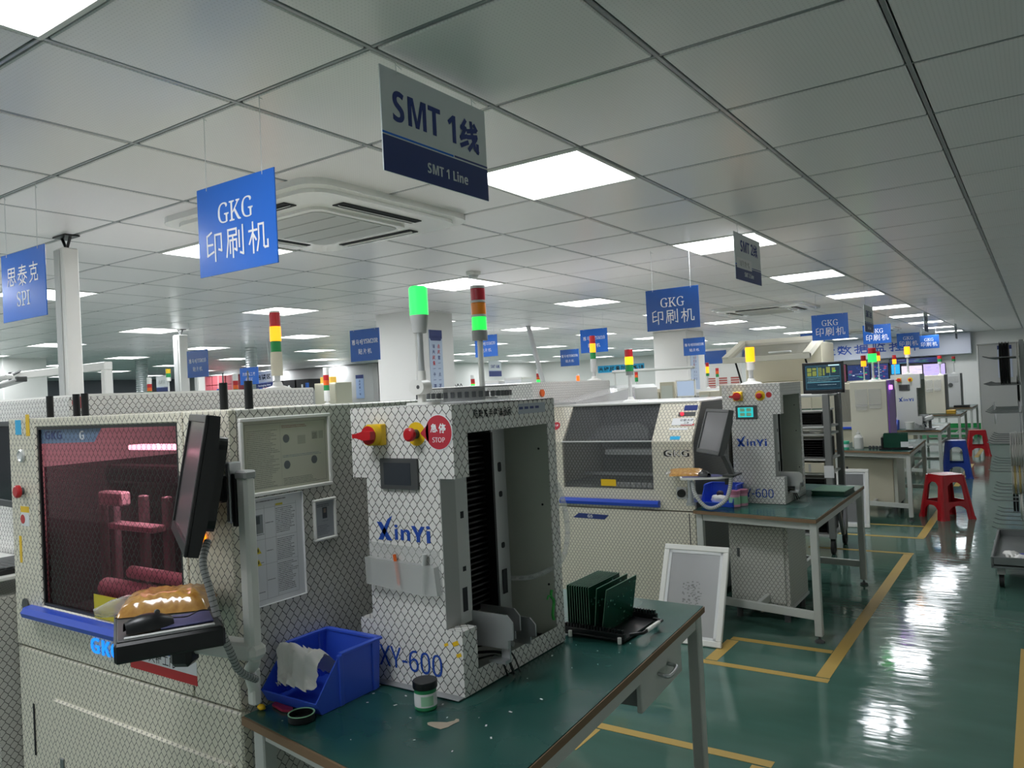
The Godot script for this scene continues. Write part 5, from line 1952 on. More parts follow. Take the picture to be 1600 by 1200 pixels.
func rack_trolley() -> void:
	# open rack of board magazines between the second and third line, with a screen on top
	var o := thing("magazine_rack", "open steel rack on castors holding board magazines behind the second bench", "rack", Vector3(-1.86, 0, -7.65))
	var st := S()
	for x in [-2.12, -1.62]:
		for z in [-7.45, -7.95]:
			st = S()
			bb(st, x - 0.028, x + 0.028, 0.14, 1.46, z - 0.028, z + 0.028, 0.004)
			part("upright", st, M.mid_grey, o)
			st = S()
			cyl(st, Vector3(x - 0.014, 0.06, z), Vector3(x + 0.014, 0.06, z), 0.06)
			bb(st, x - 0.02, x + 0.02, 0.06, 0.15, z - 0.015, z + 0.015)
			part("castor", st, M.rubber, o)
	for y in [0.16, 0.73, 0.86, 1.09, 1.16, 1.45]:
		st = S()
		bb(st, -2.12, -1.62, y - 0.012, y + 0.008, -7.93, -7.46, 0.003)
		part("shelf", st, M.light_grey, o)
	st = S()
	box(st, Vector3(-1.58, 0.3, -7.6), Vector3(0.03, 0.36, 0.03), 0.003, Basis(Vector3.RIGHT, 0.5))
	box(st, Vector3(-1.58, 0.3, -7.8), Vector3(0.03, 0.36, 0.03), 0.003, Basis(Vector3.RIGHT, -0.5))
	part("brace", st, M.steel, o)
	var spots := [[-1.87, 1.17, -7.7, 0.13, "dark board magazine on the rack's upper shelf under the screen"], [-1.87, 0.87, -7.7, 0.18, "black board magazine standing open on the rack's middle shelf"], [-1.87, 0.17, -7.7, 0.52, "black board magazine with green boards on the rack's lowest shelf"]]
	for q in spots:
		var m := local("board_magazine", q[4], "magazine", Vector3(q[0], q[1], q[2]))
		for s in [-1, 1]:
			st = S()
			bb(st, s * 0.20 - 0.01, s * 0.20 + 0.01, 0, q[3], -0.2, 0.2, 0.003)
			part("side_wall", st, M.black, m)
		st = S()
		bb(st, -0.21, 0.21, 0, 0.012, -0.2, 0.2, 0.002)
		bb(st, -0.21, 0.21, q[3] - 0.012, q[3], -0.2, 0.2, 0.002)
		part("plates", st, M.steel, m)
		st = S()
		bb(st, -0.21, 0.21, 0.012, q[3] - 0.012, -0.2, -0.19)
		part("back_wall", st, M.black, m)
		for k in 6:
			st = S()
			bb(st, -0.19, 0.19, 0.03 + k * (q[3] - 0.05) / 6, 0.033 + k * (q[3] - 0.05) / 6, -0.18, 0.17)
			part("board", st, M.pcb if k % 2 and q[1] < 0.5 else M.black, m)
	# green boards lying on top shelf level and clear lid
	for k in 4:
		var b := local("circuit_board", "loose green board lying under the rack screen, %s" % ["far left", "left of the middle", "right of the middle", "far right"][k], "circuit board", Vector3(-2.04 + k * 0.10, 1.319, -7.62), 0.2, "loose green boards under the rack screen")
		st = S()
		bb(st, -0.045, 0.045, 0, 0.003, -0.12, 0.12)
		part("board", st, mat("2b6f58", 0.4), b)
	var sv := thing("shelf_board", "pale narrow board carrying the loose green boards in the rack", "shelf", Vector3(-1.87, 1.30, -7.65))
	st = S()
	bb(st, -2.09, -1.65, 1.302, 1.318, -7.9, -7.48, 0.003)
	part("board", st, M.white, sv)
	var cl := local("clear_cover", "clear crinkled plastic cover over a part on the rack's middle", "plastic cover", Vector3(-1.87, 1.099, -7.60))
	st = S()
	box(st, Vector3(0, 0.035, 0), Vector3(0.42, 0.012, 0.40), 0.004)
	box(st, Vector3(-0.12, 0.015, 0), Vector3(0.08, 0.028, 0.2), 0.004)
	box(st, Vector3(0.12, 0.015, 0), Vector3(0.08, 0.028, 0.2), 0.004)
	part("cover", st, M.acrylic, cl)
	var bx2 := thing("parts_box", "low beige parts box on the magazine rack", "box", Vector3(-1.87, 0.74, -7.62))
	st = S()
	bb(st, -2.08, -1.66, 0.739, 0.83, -7.9, -7.44, 0.004)
	part("box", st, M.beige, bx2)
	st = S()
	bb(st, -1.80, -1.78, 0.75, 0.82, -7.442, -7.436)
	part("tab", st, M.grey, bx2)
	var lb := thing("label_card", "small white card taped to the rack's near upright", "card", Vector3(-1.62, 0.72, -7.41))
	st = S()
	bb(st, -1.66, -1.575, 0.70, 0.81, -7.42, -7.415)
	part("card", st, M.paper, lb)
	# production screen on top
	var mo := local("display_screen", "flat screen with a dark production chart standing on the magazine rack", "monitor", Vector3(-1.67, 1.462, -7.62))
	var im := Image.create(320, 256, true, Image.FORMAT_RGBA8)
	im.fill(Color("0d2c3c"))
	for q in [[8, 14, 304, 1], [8, 240, 304, 1], [8, 14, 1, 226], [311, 14, 1, 226], [16, 120, 290, 3], [16, 176, 290, 4], [110, 24, 4, 96], [220, 24, 2, 96]]:
		im.fill_rect(Rect2i(q[0], q[1], q[2], q[3]), Color("6fb2c0"))
	im.fill_rect(Rect2i(210, 4, 96, 12), Color("bfe6f0"))
	for q in [[20, 30, 38, 40], [66, 30, 36, 24], [20, 76, 38, 36], [66, 62, 36, 50], [120, 30, 30, 84], [160, 40, 16, 70], [190, 26, 34, 60], [240, 34, 30, 50]]:
		im.fill_rect(Rect2i(q[0], q[1], q[2], q[3]), Color("77803c"))
	var r := RandomNumberGenerator.new()
	r.seed = 9
	scribble(im, 20, 130, 300, 172, 9, Color("7fa0a0"), r)
	scribble(im, 110, 202, 290, 210, 8, Color("d8e8ea"), r)
	scribble(im, 124, 34, 150, 112, 8, Color("123040"), r)
	im.fill_rect(Rect2i(250, 64, 26, 8), Color("40d060"))
	var B := Basis(Vector3.UP, 0.08)
	lcd(mo, Vector3(0, 0.15, 0), B, 0.36, 0.29, M.black, M.black)
	picture("screen_picture", B * Vector3(0, 0.004, 0.008) + Vector3(0, 0.15, 0), B.x * 0.158, Vector3(0, 0.118, 0), im, mo, 0.4)
	st = S()
	bb(st, -0.1, 0.1, 0, 0.01, -0.1, 0.05)
	bb(st, -0.03, 0.03, 0.01, 0.1, -0.06, -0.04)
	part("stand", st, M.black, mo)
	stencil("white-framed stencil standing on the floor behind the second bench's far leg", Vector3(-1.72, 0, -8.85), 0.34, 0.62, -0.12, 0.05)

# ---------------------------------------------------------------- line three and beyond
func panel_loader(label: String, x1: float, zf: float, skin: Material, purple: bool) -> void:
	# plain loader that stands on the bench with an acrylic pocket on its front
	var o := thing("board_loader", label, "board loader", Vector3(x1 - 0.21, 0.76, zf - 0.25))
	var st := S()
	bb(st, x1 - 0.42, x1 - 0.02, 0.763, 1.54, zf - 0.5, zf, 0.006)
	part("body", st, skin, o)
	st = S()
	bb(st, x1 - 0.02, x1, 0.763, 1.545, zf - 0.5, zf - 0.02, 0.003)
	part("side_door", st, mat("8d63b8", 0.4) if purple else M.dark_grey, o, "purple side door" if purple else "")
	if purple:
		st = S()
		cyl(st, Vector3(x1, 1.46, zf - 0.1), Vector3(x1 + 0.03, 1.46, zf - 0.1), 0.025)
		part("purple_light", st, glow("d060ff", 1.5, "c080ff"), o, "glowing purple lamp")
		omni(o, Vector3(x1 + 0.08, 1.44, zf - 0.1) - off[o], "b050ff", 0.015, 0.03)
	for s in [0, 1]:
		st = S()
		bb(st, x1 - 0.36 + s * 0.15, x1 - 0.225 + s * 0.15, 1.24 + 0.02 * s, 1.45, zf + 0.001, zf + 0.028, 0.004)
		part("acrylic_pocket", st, M.acrylic, o, "clear acrylic pocket")
		st = S()
		bb(st, x1 - 0.355 + s * 0.15, x1 - 0.23 + s * 0.15, 1.20 + 0.02 * s, 1.27, zf + 0.001, zf + 0.034, 0.004)
		part("pocket_lip", st, M.acrylic, o)

func stool(label: String, p: Vector3, m: Material, h: float, turn: float, group := "") -> void:
	var o := local("plastic_stool", label, "stool", p, turn, group)
	var st := S()
	var tw := 0.135
	var bw := 0.195
	st = S()
	prism(st, rrect(tw * 2, tw * 2, 0.05, 5), 0.018, Transform3D(Basis(Vector3.RIGHT, PI / 2), Vector3(0, h, 0)))
	part("seat", st, m, o)
	st = S()
	cyl(st, Vector3(0, h, 0), Vector3(0, h + 0.001, 0), 0.03)
	for k in 8:
		box(st, Vector3(cos(TAU * k / 8) * 0.07, h + 0.0005, sin(TAU * k / 8) * 0.07), Vector3(0.03, 0.001, 0.012), 0, Basis(Vector3.UP, -TAU * k / 8))
	part("seat_relief", st, m, o)
	# four panels with an arched window and an arched foot opening
	for k in 4:
		var R := Basis(Vector3.UP, PI / 2 * k)
		var slope := atan2(bw - tw, h)
		st = S()
		var outer := []
		var hw0 := bw - 0.02
		var hw1 := tw - 0.015
		var hs := h - 0.012
		# left half leg, crossbar and top are separate strips sharing one mesh
		var at := func(u: float, y: float) -> Vector2: return Vector2(u * lerpf(hw0, hw1, y / hs), y)
		for s in [-1.0, 1.0]:
			var leg := []
			for q in [[1.0, 0.0], [1.0, hs], [0.62, hs], [0.62, hs * 0.62], [0.62, hs * 0.36], [0.62, hs * 0.2], [0.62, 0.0]]:
				leg.append(at.call(q[0] * s, q[1]))
			prism(st, leg, -0.006, Transform3D(R * Basis(Vector3.RIGHT, -slope), R * Vector3(0, 0, bw)))
		var bar := []
		for n in 9:
			var u := -0.62 + 1.24 * n / 8.0
			bar.append(at.call(u, hs * 0.32 - 0.10 * hs * pow(absf(u) / 0.62, 3.0) * 1.0))
		for n in 9:
			var u := 0.62 - 1.24 * n / 8.0
			bar.append(at.call(u, hs * 0.42))
		prism(st, bar, -0.006, Transform3D(R * Basis(Vector3.RIGHT, -slope), R * Vector3(0, 0, bw)))
		var top := []
		for n in 9:
			var u := -0.62 + 1.24 * n / 8.0
			top.append(at.call(u, hs * 0.86 - 0.09 * hs * pow(absf(u) / 0.62, 3.0)))
		top.append(at.call(0.62, hs))
		top.append(at.call(-0.62, hs))
		prism(st, top, -0.006, Transform3D(R * Basis(Vector3.RIGHT, -slope), R * Vector3(0, 0, bw)))
		part("side_panel", st, m, o)
		st = S()
		var c0 := R * Vector3(bw - 0.018, 0.0, bw - 0.018)
		var c1 := R * Vector3(tw - 0.018, h - 0.012, tw - 0.018)
		cyl(st, c0, c1, 0.026, 0.024, 14)
		part("leg", st, m, o)
		st = S()
		lathe(st, c0, [Vector2(0, 0), Vector2(0.034, 0), Vector2(0.028, 0.02), Vector2(0.025, 0.03)], 14)
		part("foot_flare", st, m, o)

func line_three() -> void:
	var T := 0.76
	# printer with the open hood
	var o := thing("stencil_printer", "cream machine with its big hood propped open, third line", "printing machine", Vector3(-2.8, 0, -10.6))
	var st := S()
	bb(st, -3.4, -2.27, 0.05, 1.58, -11.2, -9.7, 0.01)
	part("body", st, M.beige, o)
	st = S()
	bb(st, -3.30, -2.30, 1.58, 2.08, -11.2, -10.5, 0.01)
	part("rear_housing", st, M.beige, o)
	st = S()
	for q in [[-3.36, -3.28], [-2.36, -2.28]]:
		prism(st, [Vector2(-10.5, 2.08), Vector2(-10.5, 2.16), Vector2(-9.75, 1.93), Vector2(-9.78, 1.86)], 0.08, Transform3D(Basis(Vector3(0, 0, 1), Vector3(0, 1, 0), Vector3(1, 0, 0)), Vector3(q[0], 0, 0)))
	bb(st, -3.36, -2.28, 1.85, 1.92, -9.83, -9.76, 0.006)
	bb(st, -3.36, -2.28, 2.08, 2.16, -10.55, -10.48, 0.006)
	part("hood_frame", st, M.cream, o)
	st = S()
	face(st, [Vector3(-3.28, 1.90, -9.8), Vector3(-2.36, 1.90, -9.8), Vector3(-2.36, 2.12, -10.5), Vector3(-3.28, 2.12, -10.5)], Vector3(0, 1, 1))
	part("hood_window", st, M.smoke_glass, o)
	for x in [-3.2, -2.33]:
		st = S()
		cyl(st, Vector3(x, 1.58, -10.0), Vector3(x - 0.05, 1.92, -9.9), 0.012)
		part("gas_strut", st, M.black, o)
	st = S()
	tube(st, [Vector3(-2.75, 1.95, -9.76), Vector3(-2.75, 1.95, -9.70), Vector3(-2.5, 1.95, -9.70), Vector3(-2.5, 1.95, -9.76)], 0.012)
	part("hood_handle", st, M.white, o)
	bench("third line's workbench carrying the panel loader with acrylic pockets", [Vector2(-2.03, -9.58), Vector2(-1.20, -9.36), Vector2(-1.235, -11.15), Vector2(-2.05, -11.2)], T, true)
	panel_loader("cream panel loader with acrylic pockets and a purple-lit side, third line", -1.46, -9.9, M.cream, true)
	tower("tower light glowing green under dark red on the third line's cream loader", Vector3(-1.66, 1.54, -10.2), 0.23, 0.04, [[0.10, 0.05, glow("30f860", 0.5, "18c050"), "green_light", "40ff80", 0.02], [0.07, 0.045, M.red, "red_lens"]])
	var c := thing("floor_cabinet", "plain grey cabinet under the third bench", "cabinet", Vector3(-1.7, 0, -10.0))
	st = S()
	bb(st, -1.99, -1.39, 0.12, 0.66, -10.3, -9.75, 0.005)
	part("body", st, M.panel_grey, c)
	st = S()
	bb(st, -1.96, -1.43, 0.14, 0.64, -9.75, -9.738, 0.004)
	part("door", st, M.beige, c)
	st = S()
	bb(st, -1.93, -1.91, 0.45, 0.55, -9.739, -9.733)
	part("latch", st, M.dark_grey, c)
	for q in [[-1.95, -9.8], [-1.43, -9.8], [-1.95, -10.25], [-1.43, -10.25]]:
		st = S()
		cyl(st, Vector3(q[0], 0, q[1]), Vector3(q[0], 0.12, q[1]), 0.02)
		part("foot", st, M.dark_grey, c)
	# items on the third bench
	var j := local("paste_jar", "small mint-green lidded pot on the third bench's left corner", "jar", Vector3(-1.92, T + 0.001, -9.72))
	st = S()
	lathe(st, Vector3(), [Vector2(0, 0), Vector2(0.036, 0), Vector2(0.04, 0.07), Vector2(0.03, 0.072)], 20)
	part("body", st, M.mint, j)
	st = S()
	lathe(st, Vector3(0, 0.02, 0), [Vector2(0.0385, 0), Vector2(0.0402, 0.035)], 20)
	part("label", st, M.paper, j)
	st = S()
	lathe(st, Vector3(0, 0.07, 0), [Vector2(0.044, 0), Vector2(0.044, 0.022), Vector2(0, 0.024)], 20)
	part("lid", st, M.mint, j)
	j = local("bottle", "translucent white wash bottle on the third bench before the cream loader", "bottle", Vector3(-1.78, T + 0.001, -9.74))
	st = S()
	lathe(st, Vector3(), [Vector2(0, 0), Vector2(0.05, 0), Vector2(0.052, 0.01), Vector2(0.052, 0.13), Vector2(0.03, 0.16), Vector2(0.02, 0.165)], 20)
	part("body", st, mat("e8e8e4", 0.3, 0.0, 0.8), j)
	st = S()
	cyl(st, Vector3(0, 0.165, 0), Vector3(0, 0.19, 0), 0.021)
	part("cap", st, M.white, j)
	st = S()
	cyl(st, Vector3(0, 0.19, 0), Vector3(0, 0.22, 0), 0.006)
	part("nozzle", st, M.white, j)
	var tl := local("tool_block", "row of small dark parts standing behind the wash bottle", "parts tray", Vector3(-1.6, T + 0.001, -9.72))
	for k in 4:
		st = S()
		bb(st, -0.07 + k * 0.036, -0.045 + k * 0.036, 0, 0.035, -0.015, 0.015, 0.003)
		part("dark_part", st, M.dark_grey, tl)
	var ph := local("handset", "flat black gadget lying on the third bench", "gadget", Vector3(-1.47, T + 0.001, -9.60))
	st = S()
	prism(st, rrect(0.14, 0.07, 0.01), 0.014, Transform3D(Basis(Vector3.RIGHT, PI / 2), Vector3(0, 0.014, 0)))
	part("case", st, M.black, ph)
	var rk := local("board_rack", "black rack with upright green boards and a white card on the third bench", "circuit board rack", Vector3(-1.36, T + 0.001, -9.72), 0.1)
	st = S()
	bb(st, -0.17, 0.15, 0, 0.02, -0.14, 0.12, 0.003)
	bb(st, -0.17, -0.15, 0.02, 0.14, -0.14, 0.12, 0.003)
	part("frame", st, M.black, rk)
	st = S()
	bb(st, 0.03, 0.11, 0.03, 0.09, 0.122, 0.124)
	part("card", st, M.paper, rk, "white card")
	for k in 6:
		st = S()
		bb(st, -0.145, 0.10, 0.022, 0.175, 0.10 - k * 0.04, 0.102 - k * 0.04)
		part("board", st, M.pcb, rk)
	# stools
	stool("near red plastic stool standing in the aisle", Vector3(-0.915, 0, -9.75), M.stool_red, 0.485, 0.72)
	stool("blue plastic stool beside the fourth bench", Vector3(-1.10, 0, -13.5), M.stool_blue, 0.56, 0.1)
	stool("far red plastic stool near the back wall", Vector3(-1.02, 0, -17.0), M.stool_red, 0.48, 0.1)

func far_lines() -> void:
	var T := 0.76
	# line four
	bench("fourth line's grey workbench beside the blue stool", [Vector2(-2.05, -12.95), Vector2(-1.22, -12.8), Vector2(-1.255, -14.7), Vector2(-2.05, -14.75)], T, true)
	var l := loader("unfilmed grey board loader with blue logo on the fourth bench", Vector3(-1.50, T + 0.003, -13.2), M.light_grey, false)
	hmi(l, Vector3(-0.22, 0.63, 0), 0.15, 0.092, M.screen_dark)
	maker_mark(l, Vector3(-0.2, 0.45, 0), 0.22)
	var bc := tower("slim amber beacon glowing on the fourth line's loader", Vector3(-1.68, 1.594, -13.4), 0.26, 0.045, [[0.05, 0.035, M.white, "cup"], [0.12, 0.042, glow("ff9c10", 0.7, "f0a010"), "amber_light"]])
	part_bin("blue plastic bin on the fourth bench beside the grey loader", Vector3(-1.93, T + 0.001, -13.07), 0.22, M.bin_blue, 0.95)
	var pot := local("pot", "white plastic tub on the fourth bench", "tub", Vector3(-1.66, T + 0.001, -13.08))
	var st := S()
	lathe(st, Vector3(), [Vector2(0, 0), Vector2(0.055, 0), Vector2(0.068, 0.11), Vector2(0.064, 0.11), Vector2(0.052, 0.004), Vector2(0, 0.004)], 20)
	part("tub", st, M.white, pot)
	var mc := local("microscope", "small grey bench microscope among wires on the fourth bench", "microscope", Vector3(-1.38, T + 0.001, -13.0))
	st = S()
	bb(st, -0.07, 0.07, 0, 0.02, -0.09, 0.09, 0.004)
	part("foot", st, M.dark_grey, mc)
	st = S()
	bb(st, -0.02, 0.02, 0.02, 0.16, -0.06, -0.03, 0.004)
	part("stem", st, M.dark_grey, mc)
	st = S()
	box(st, Vector3(0, 0.17, 0), Vector3(0.11, 0.07, 0.14), 0.015, Basis(Vector3.BACK, 0.3))
	part("head", st, M.light_grey, mc)
	var wr := local("wire_tangle", "tangle of wires and clips beside the fourth bench's tub", "wires", Vector3(-1.53, T + 0.001, -13.02))
	st = S()
	for k in 5:
		tube(st, curve([Vector3(-0.06 + k * 0.02, 0.004, 0.03), Vector3(-0.04 + k * 0.02, 0.09 - 0.01 * k, 0), Vector3(0.0 + k * 0.015, 0.02, -0.03), Vector3(0.03 + 0.01 * k, 0.07, 0.02), Vector3(0.07, 0.004, 0.03)]), 0.004, 6)
	part("wires", st, M.mid_grey, wr)
	var tr := local("flat_tray", "flat black tray with papers on the fourth bench's front edge", "tray", Vector3(-1.42, T + 0.001, -12.88))
	st = S()
	bb(st, -0.26, 0.16, 0, 0.008, -0.03, 0.06, 0.002)
	part("tray", st, M.black, tr)
	var cb := thing("storage_box", "low grey box on the floor below the fourth bench", "box", Vector3(-1.86, 0, -13.6))
	st = S()
	bb(st, -2.0, -1.72, 0, 0.34, -13.9, -13.3, 0.006)
	part("box", st, M.panel_grey, cb)
	st = S()
	bb(st, -2.005, -1.715, 0.34, 0.37, -13.905, -13.295, 0.006)
	part("lid", st, M.light_grey, cb)
	# line five
	bench("fifth line's pale workbench with a yellow box on it", [Vector2(-2.1, -17.5), Vector2(-1.31, -17.4), Vector2(-1.30, -19.0), Vector2(-2.1, -19.1)], T, true)
	panel_loader("pale cream panel loader on the fifth bench", -1.56, -17.7, M.cream, false)
	tower("thin red and green tower light on the fifth line's loader", Vector3(-1.66, 1.54, -17.9), 0.22, 0.035, [[0.05, 0.04, M.light_grey, "cup"], [0.06, 0.042, M.green, "green_lens"], [0.06, 0.042, M.red, "red_lens"]])
	var yb := thing("yellow_box", "small yellow box lying on the fifth bench", "box", Vector3(-1.45, T, -17.6))
	st = S()
	bb(st, -1.56, -1.40, T + 0.001, T + 0.07, -17.7, -17.55, 0.006)
	part("box", st, mat("c99a2c", 0.5), yb)
	st = S()
	bb(st, -1.565, -1.395, T + 0.055, T + 0.08, -17.705, -17.545, 0.006)
	part("lid", st, mat("d8ab3c", 0.5), yb)
	# line six
	bench("farthest workbench by the back wall with a flat black tray", [Vector2(-2.0, -20.5), Vector2(-1.30, -20.45), Vector2(-1.28, -22.2), Vector2(-2.0, -22.2)], T, true)
	var o := thing("board_loader", "farthest grey loader with a dark round dial, before the white back wall", "board loader", Vector3(-1.69, T, -21.0))
	st = S()
	bb(st, -1.86, -1.53, T + 0.003, 1.55, -21.2, -20.8, 0.006)
	part("body", st, M.light_grey, o)
	st = S()
	bb(st, -1.53, -1.51, T + 0.003, 1.55, -21.2, -20.82, 0.003)
	part("side_door", st, M.dark_grey, o)
	st = S()
	cyl(st, Vector3(-1.73, 1.28, -20.8), Vector3(-1.73, 1.28, -20.78), 0.05)
	part("dial", st, M.dark_grey, o, "dark round dial")
	st = S()
	bb(st, -1.77, -1.57, 1.34, 1.48, -20.80, -20.785, 0.003)
	part("clear_pocket", st, M.acrylic, o)
	tower("thin red and green tower light on the farthest loader", Vector3(-1.66, 1.55, -21.0), 0.24, 0.035, [[0.05, 0.035, M.light_grey, "cup"], [0.05, 0.038, M.green, "green_lens"], [0.06, 0.038, M.red, "red_lens"]])
	tr = local("flat_tray", "long flat black tray on the farthest bench", "tray", Vector3(-1.47, T + 0.001, -20.62))
	st = S()
	bb(st, -0.2, 0.12, 0, 0.05, -0.1, 0.1, 0.004)
	part("tray", st, M.black, tr)
	# printers of the far lines
	for q in [[-12.95, "plain cream printer body behind the fourth line's loader"], [-17.4, "plain cream printer body behind the fifth line's loader"]]:
		var p := thing("stencil_printer", q[1], "printing machine", Vector3(-2.75, 0, q[0] - 0.7))
		st = S()
		bb(st, -3.35, -2.15, 0.05, 1.50, q[0] - 1.4, q[0], 0.01)
		part("body", st, M.beige, p)
		st = S()
		bb(st, -3.2, -2.4, 0.9, 1.4, q[0], q[0] + 0.012, 0.004)
		part("window", st, M.smoke_glass, p)
		st = S()
		bb(st, -3.2, -2.4, 0.78, 0.82, q[0], q[0] + 0.04, 0.01)
		part("handle_bar", st, M.handle_blue, p)

# ---------------------------------------------------------------- hanging signs
func hang(label: String, c: Vector3, w: float, h: float, turn: float, bg: Material, lines: Array, band := 0.0, tilt := 0.0, group := "") -> Node3D:
	var o := local("hanging_sign", label, "hanging sign", c - Vector3(0, h / 2, 0), turn, group)
	o.rotation.z = tilt
	var st := S()
	bb(st, -w / 2, w / 2, 0, h, -0.003, 0.002, 0.001)
	part("board", st, bg, o)
	if band > 0.0:
		st = S()
		bb(st, -w / 2, w / 2, 0, h * band, 0.002, 0.0026)
		part("lower_band", st, M.navy, o, "navy lower band")
		st = S()
		bb(st, -w / 2, w * 0.14, h * band + 0.004, h * band + 0.010, 0.002, 0.0026)
		part("stripe", st, M.sign_blue, o)
		st = S()
		bb(st, w * 0.15, w / 2, h * band + 0.005, h * band + 0.011, 0.002, 0.0026)
		part("stripe", st, M.navy, o)
	for l in lines:
		write(o, l[0], facing_z(Vector3(l[3] if l.size() > 3 else 0.0, h / 2 + l[1], 0.003)), l[2], l[4] if l.size() > 4 else M.ink_white, l[5] if l.size() > 5 else 0.85, l[6] if l.size() > 6 else "Droid Serif", l[7] if l.size() > 7 else false, l[8] if l.size() > 8 else 0.07, l[9] if l.size() > 9 else 1.3)
	for s in [-1, 1]:
		st = S()
		tube(st, [Vector3(s * w * 0.36, h - 0.012, 0.003), Vector3(s * w * 0.36, CEIL - c.y + h / 2 + 0.002, 0.0)], 0.0013, 5)
		part("cord", st, M.paper, o)
		st = S()
		tube(st, [Vector3(s * w * 0.36, CEIL - c.y + h / 2 - 0.012, 0.0), Vector3(s * w * 0.36 + 0.02, CEIL - c.y + h / 2 - 0.022, 0.004)], 0.0012, 5)
		part("cord_knot", st, M.paper, o)
	return o

func gkg(label: String, c: Vector3, bg: Material) -> void:
	hang(label, c, 0.405, 0.30, 0.0, bg, [["GKG", 0.048, 0.066, 0.0, M.ink_white, 0.95], ["印刷机", -0.052, 0.078, 0.0, M.ink_white, 0.95]])

func signs() -> void:
	gkg("nearest blue sign lettered for the printer, hanging before the ceiling air conditioner", Vector3(-2.148, 2.21, -1.594), M.sign_blue)
	gkg("second blue printer sign, hanging over the second line beside the grey line sign", Vector3(-2.17, 2.165, -5.29), M.sign_deep)
	gkg("third blue printer sign, above the dark production screen", Vector3(-2.0, 2.20, -9.6), M.sign_blue)
	gkg("fourth darker blue printer sign, partly behind the third grey line sign", Vector3(-2.08, 2.25, -13.3), M.sign_deep)
	gkg("fifth blue printer sign, left of the last overlapping pair", Vector3(-2.10, 2.25, -17.0), M.sign_blue)
	gkg("farthest blue printer sign, at the right end of the row", Vector3(-2.02, 2.29, -19.7), M.sign_deep)
	hang("blue sign reading SPI cut close to the left edge", Vector3(-3.63, 2.19, -1.594), 0.40, 0.30, 0.0, M.sign_blue, [["思泰克", 0.045, 0.07, 0.0, M.ink_white, 0.95], ["SPI", -0.06, 0.062, 0.0, M.ink_white, 0.95]])
	hang("small distant blue SPI sign before the wall lettering", Vector3(-3.05, 2.20, -13.3), 0.38, 0.29, 0.0, M.sign_deep, [["思泰克", 0.045, 0.06, 0.0, M.ink_white, 0.95], ["SPI", -0.06, 0.06, 0.0, M.ink_white, 0.95]])
	for q in [["blue placement machine sign in front of the wide white column", Vector3(-5.43, 2.15, -5.45), "雅马哈YSM20R", M.sign_deep], ["small blue placement machine sign at far left beside the trunking post", Vector3(-7.95, 2.12, -5.3), "雅马哈YSM10", M.sign_deep], ["bright blue placement sign partly behind the grey tower light pole", Vector3(-6.55, 2.30, -9.0), "雅马哈YSM20", M.sign_blue],
			["bright blue placement sign beside the red and amber tower light", Vector3(-4.8, 2.24, -9.0), "雅马哈YSM10", M.sign_blue], ["dark blue small placement sign between the two bright ones", Vector3(-7.25, 2.21, -12.6), "雅马哈YSM20R", M.sign_deep], ["blue placement sign in front of the far grey column", Vector3(-5.04, 2.27, -13.2), "雅马哈YSM20R", M.sign_deep], ["far blue placement sign left of the open machine hood", Vector3(-6.05, 2.22, -17.2), "雅马哈YSM10", M.sign_deep], ["farthest blue placement sign overlapped by the open machine hood", Vector3(-5.2, 2.27, -17.0), "雅马哈YSM10", M.sign_deep]]:
		hang(q[0], q[1], 0.40, 0.31, 0.0, q[3], [[q[2], 0.035, 0.042, 0.0, M.ink_white, 0.85], ["贴片机", -0.06, 0.042, 0.0, M.ink_white, 0.95]])
	hang("big grey and navy line sign hanging near the ceiling, reading SMT 1", Vector3(-1.51, 2.42, -1.875), 0.505, 0.305, PI / 2, M.sign_grey, [["SMT 1线", 0.045, 0.087, 0.0, M.ink_navy, 0.92, "Droid Sans", true, 0.15, 1.12], ["SMT 1 Line", -0.105, 0.03, 0.04, M.sign_grey, 0.95, "Droid Sans", true]], 0.345)
	var s2 := hang("grey and navy line sign reading SMT 2, with a white patch", Vector3(-1.51, 2.395, -4.975), 0.53, 0.295, PI / 2, M.sign_grey, [["SMT 2线", 0.07, 0.07, 0.02, M.ink_navy, 0.95, "Droid Sans", true, 0.15, 1.12], ["SMT 2 Line", -0.105, 0.028, 0.0, M.sign_grey, 0.95, "Droid Sans", true]], 0.30)
	var ps := S()
	bb(ps, -0.24, 0.06, 0.075, 0.14, 0.0026, 0.0034)
	part("patch", ps, M.paper, s2, "white patch")
	write(s2, "请防静电", facing_z(Vector3(-0.09, 0.107, 0.0036)), 0.04, M.grey, 1.1)
	hang("third grey line sign seen edge-on before the fourth blue sign", Vector3(-1.51, 2.225, -9.19), 0.53, 0.29, PI / 2, M.sign_grey, [["SMT 3线", 0.05, 0.07, 0.0, M.ink_navy, 0.95, "Droid Sans", true, 0.15, 1.12], ["SMT 3 Line", -0.1, 0.028, 0.0, M.sign_grey, 0.95, "Droid Sans", true]], 0.34)
	hang("fourth grey line sign, a thin edge under the far lights", Vector3(-1.40, 2.38, -13.4), 0.5, 0.29, PI / 2, M.sign_grey, [["SMT 4线", 0.05, 0.07, 0.0, M.ink_navy, 0.95, "Droid Sans", true, 0.15, 1.12]], 0.34)
	hang("fifth grey line sign, the farthest thin edge", Vector3(-1.30, 2.38, -17.3), 0.5, 0.29, PI / 2, M.sign_grey, [["SMT 5线", 0.05, 0.07, 0.0, M.ink_navy, 0.95, "Droid Sans", true, 0.15, 1.12]], 0.34)
	hang("small white packaging area sign with a navy band at far left", Vector3(-9.85, 2.0, -7.7), 0.36, 0.25, 0.1, M.paper, [["包装区", 0.04, 0.06, 0.0, M.ink_black, 1.1, "Droid Sans", true, 0.14], ["Packaging Zone", -0.09, 0.026, 0.0, M.ink_white, 1.0, "Droid Sans", true]], 0.28, 0.05)
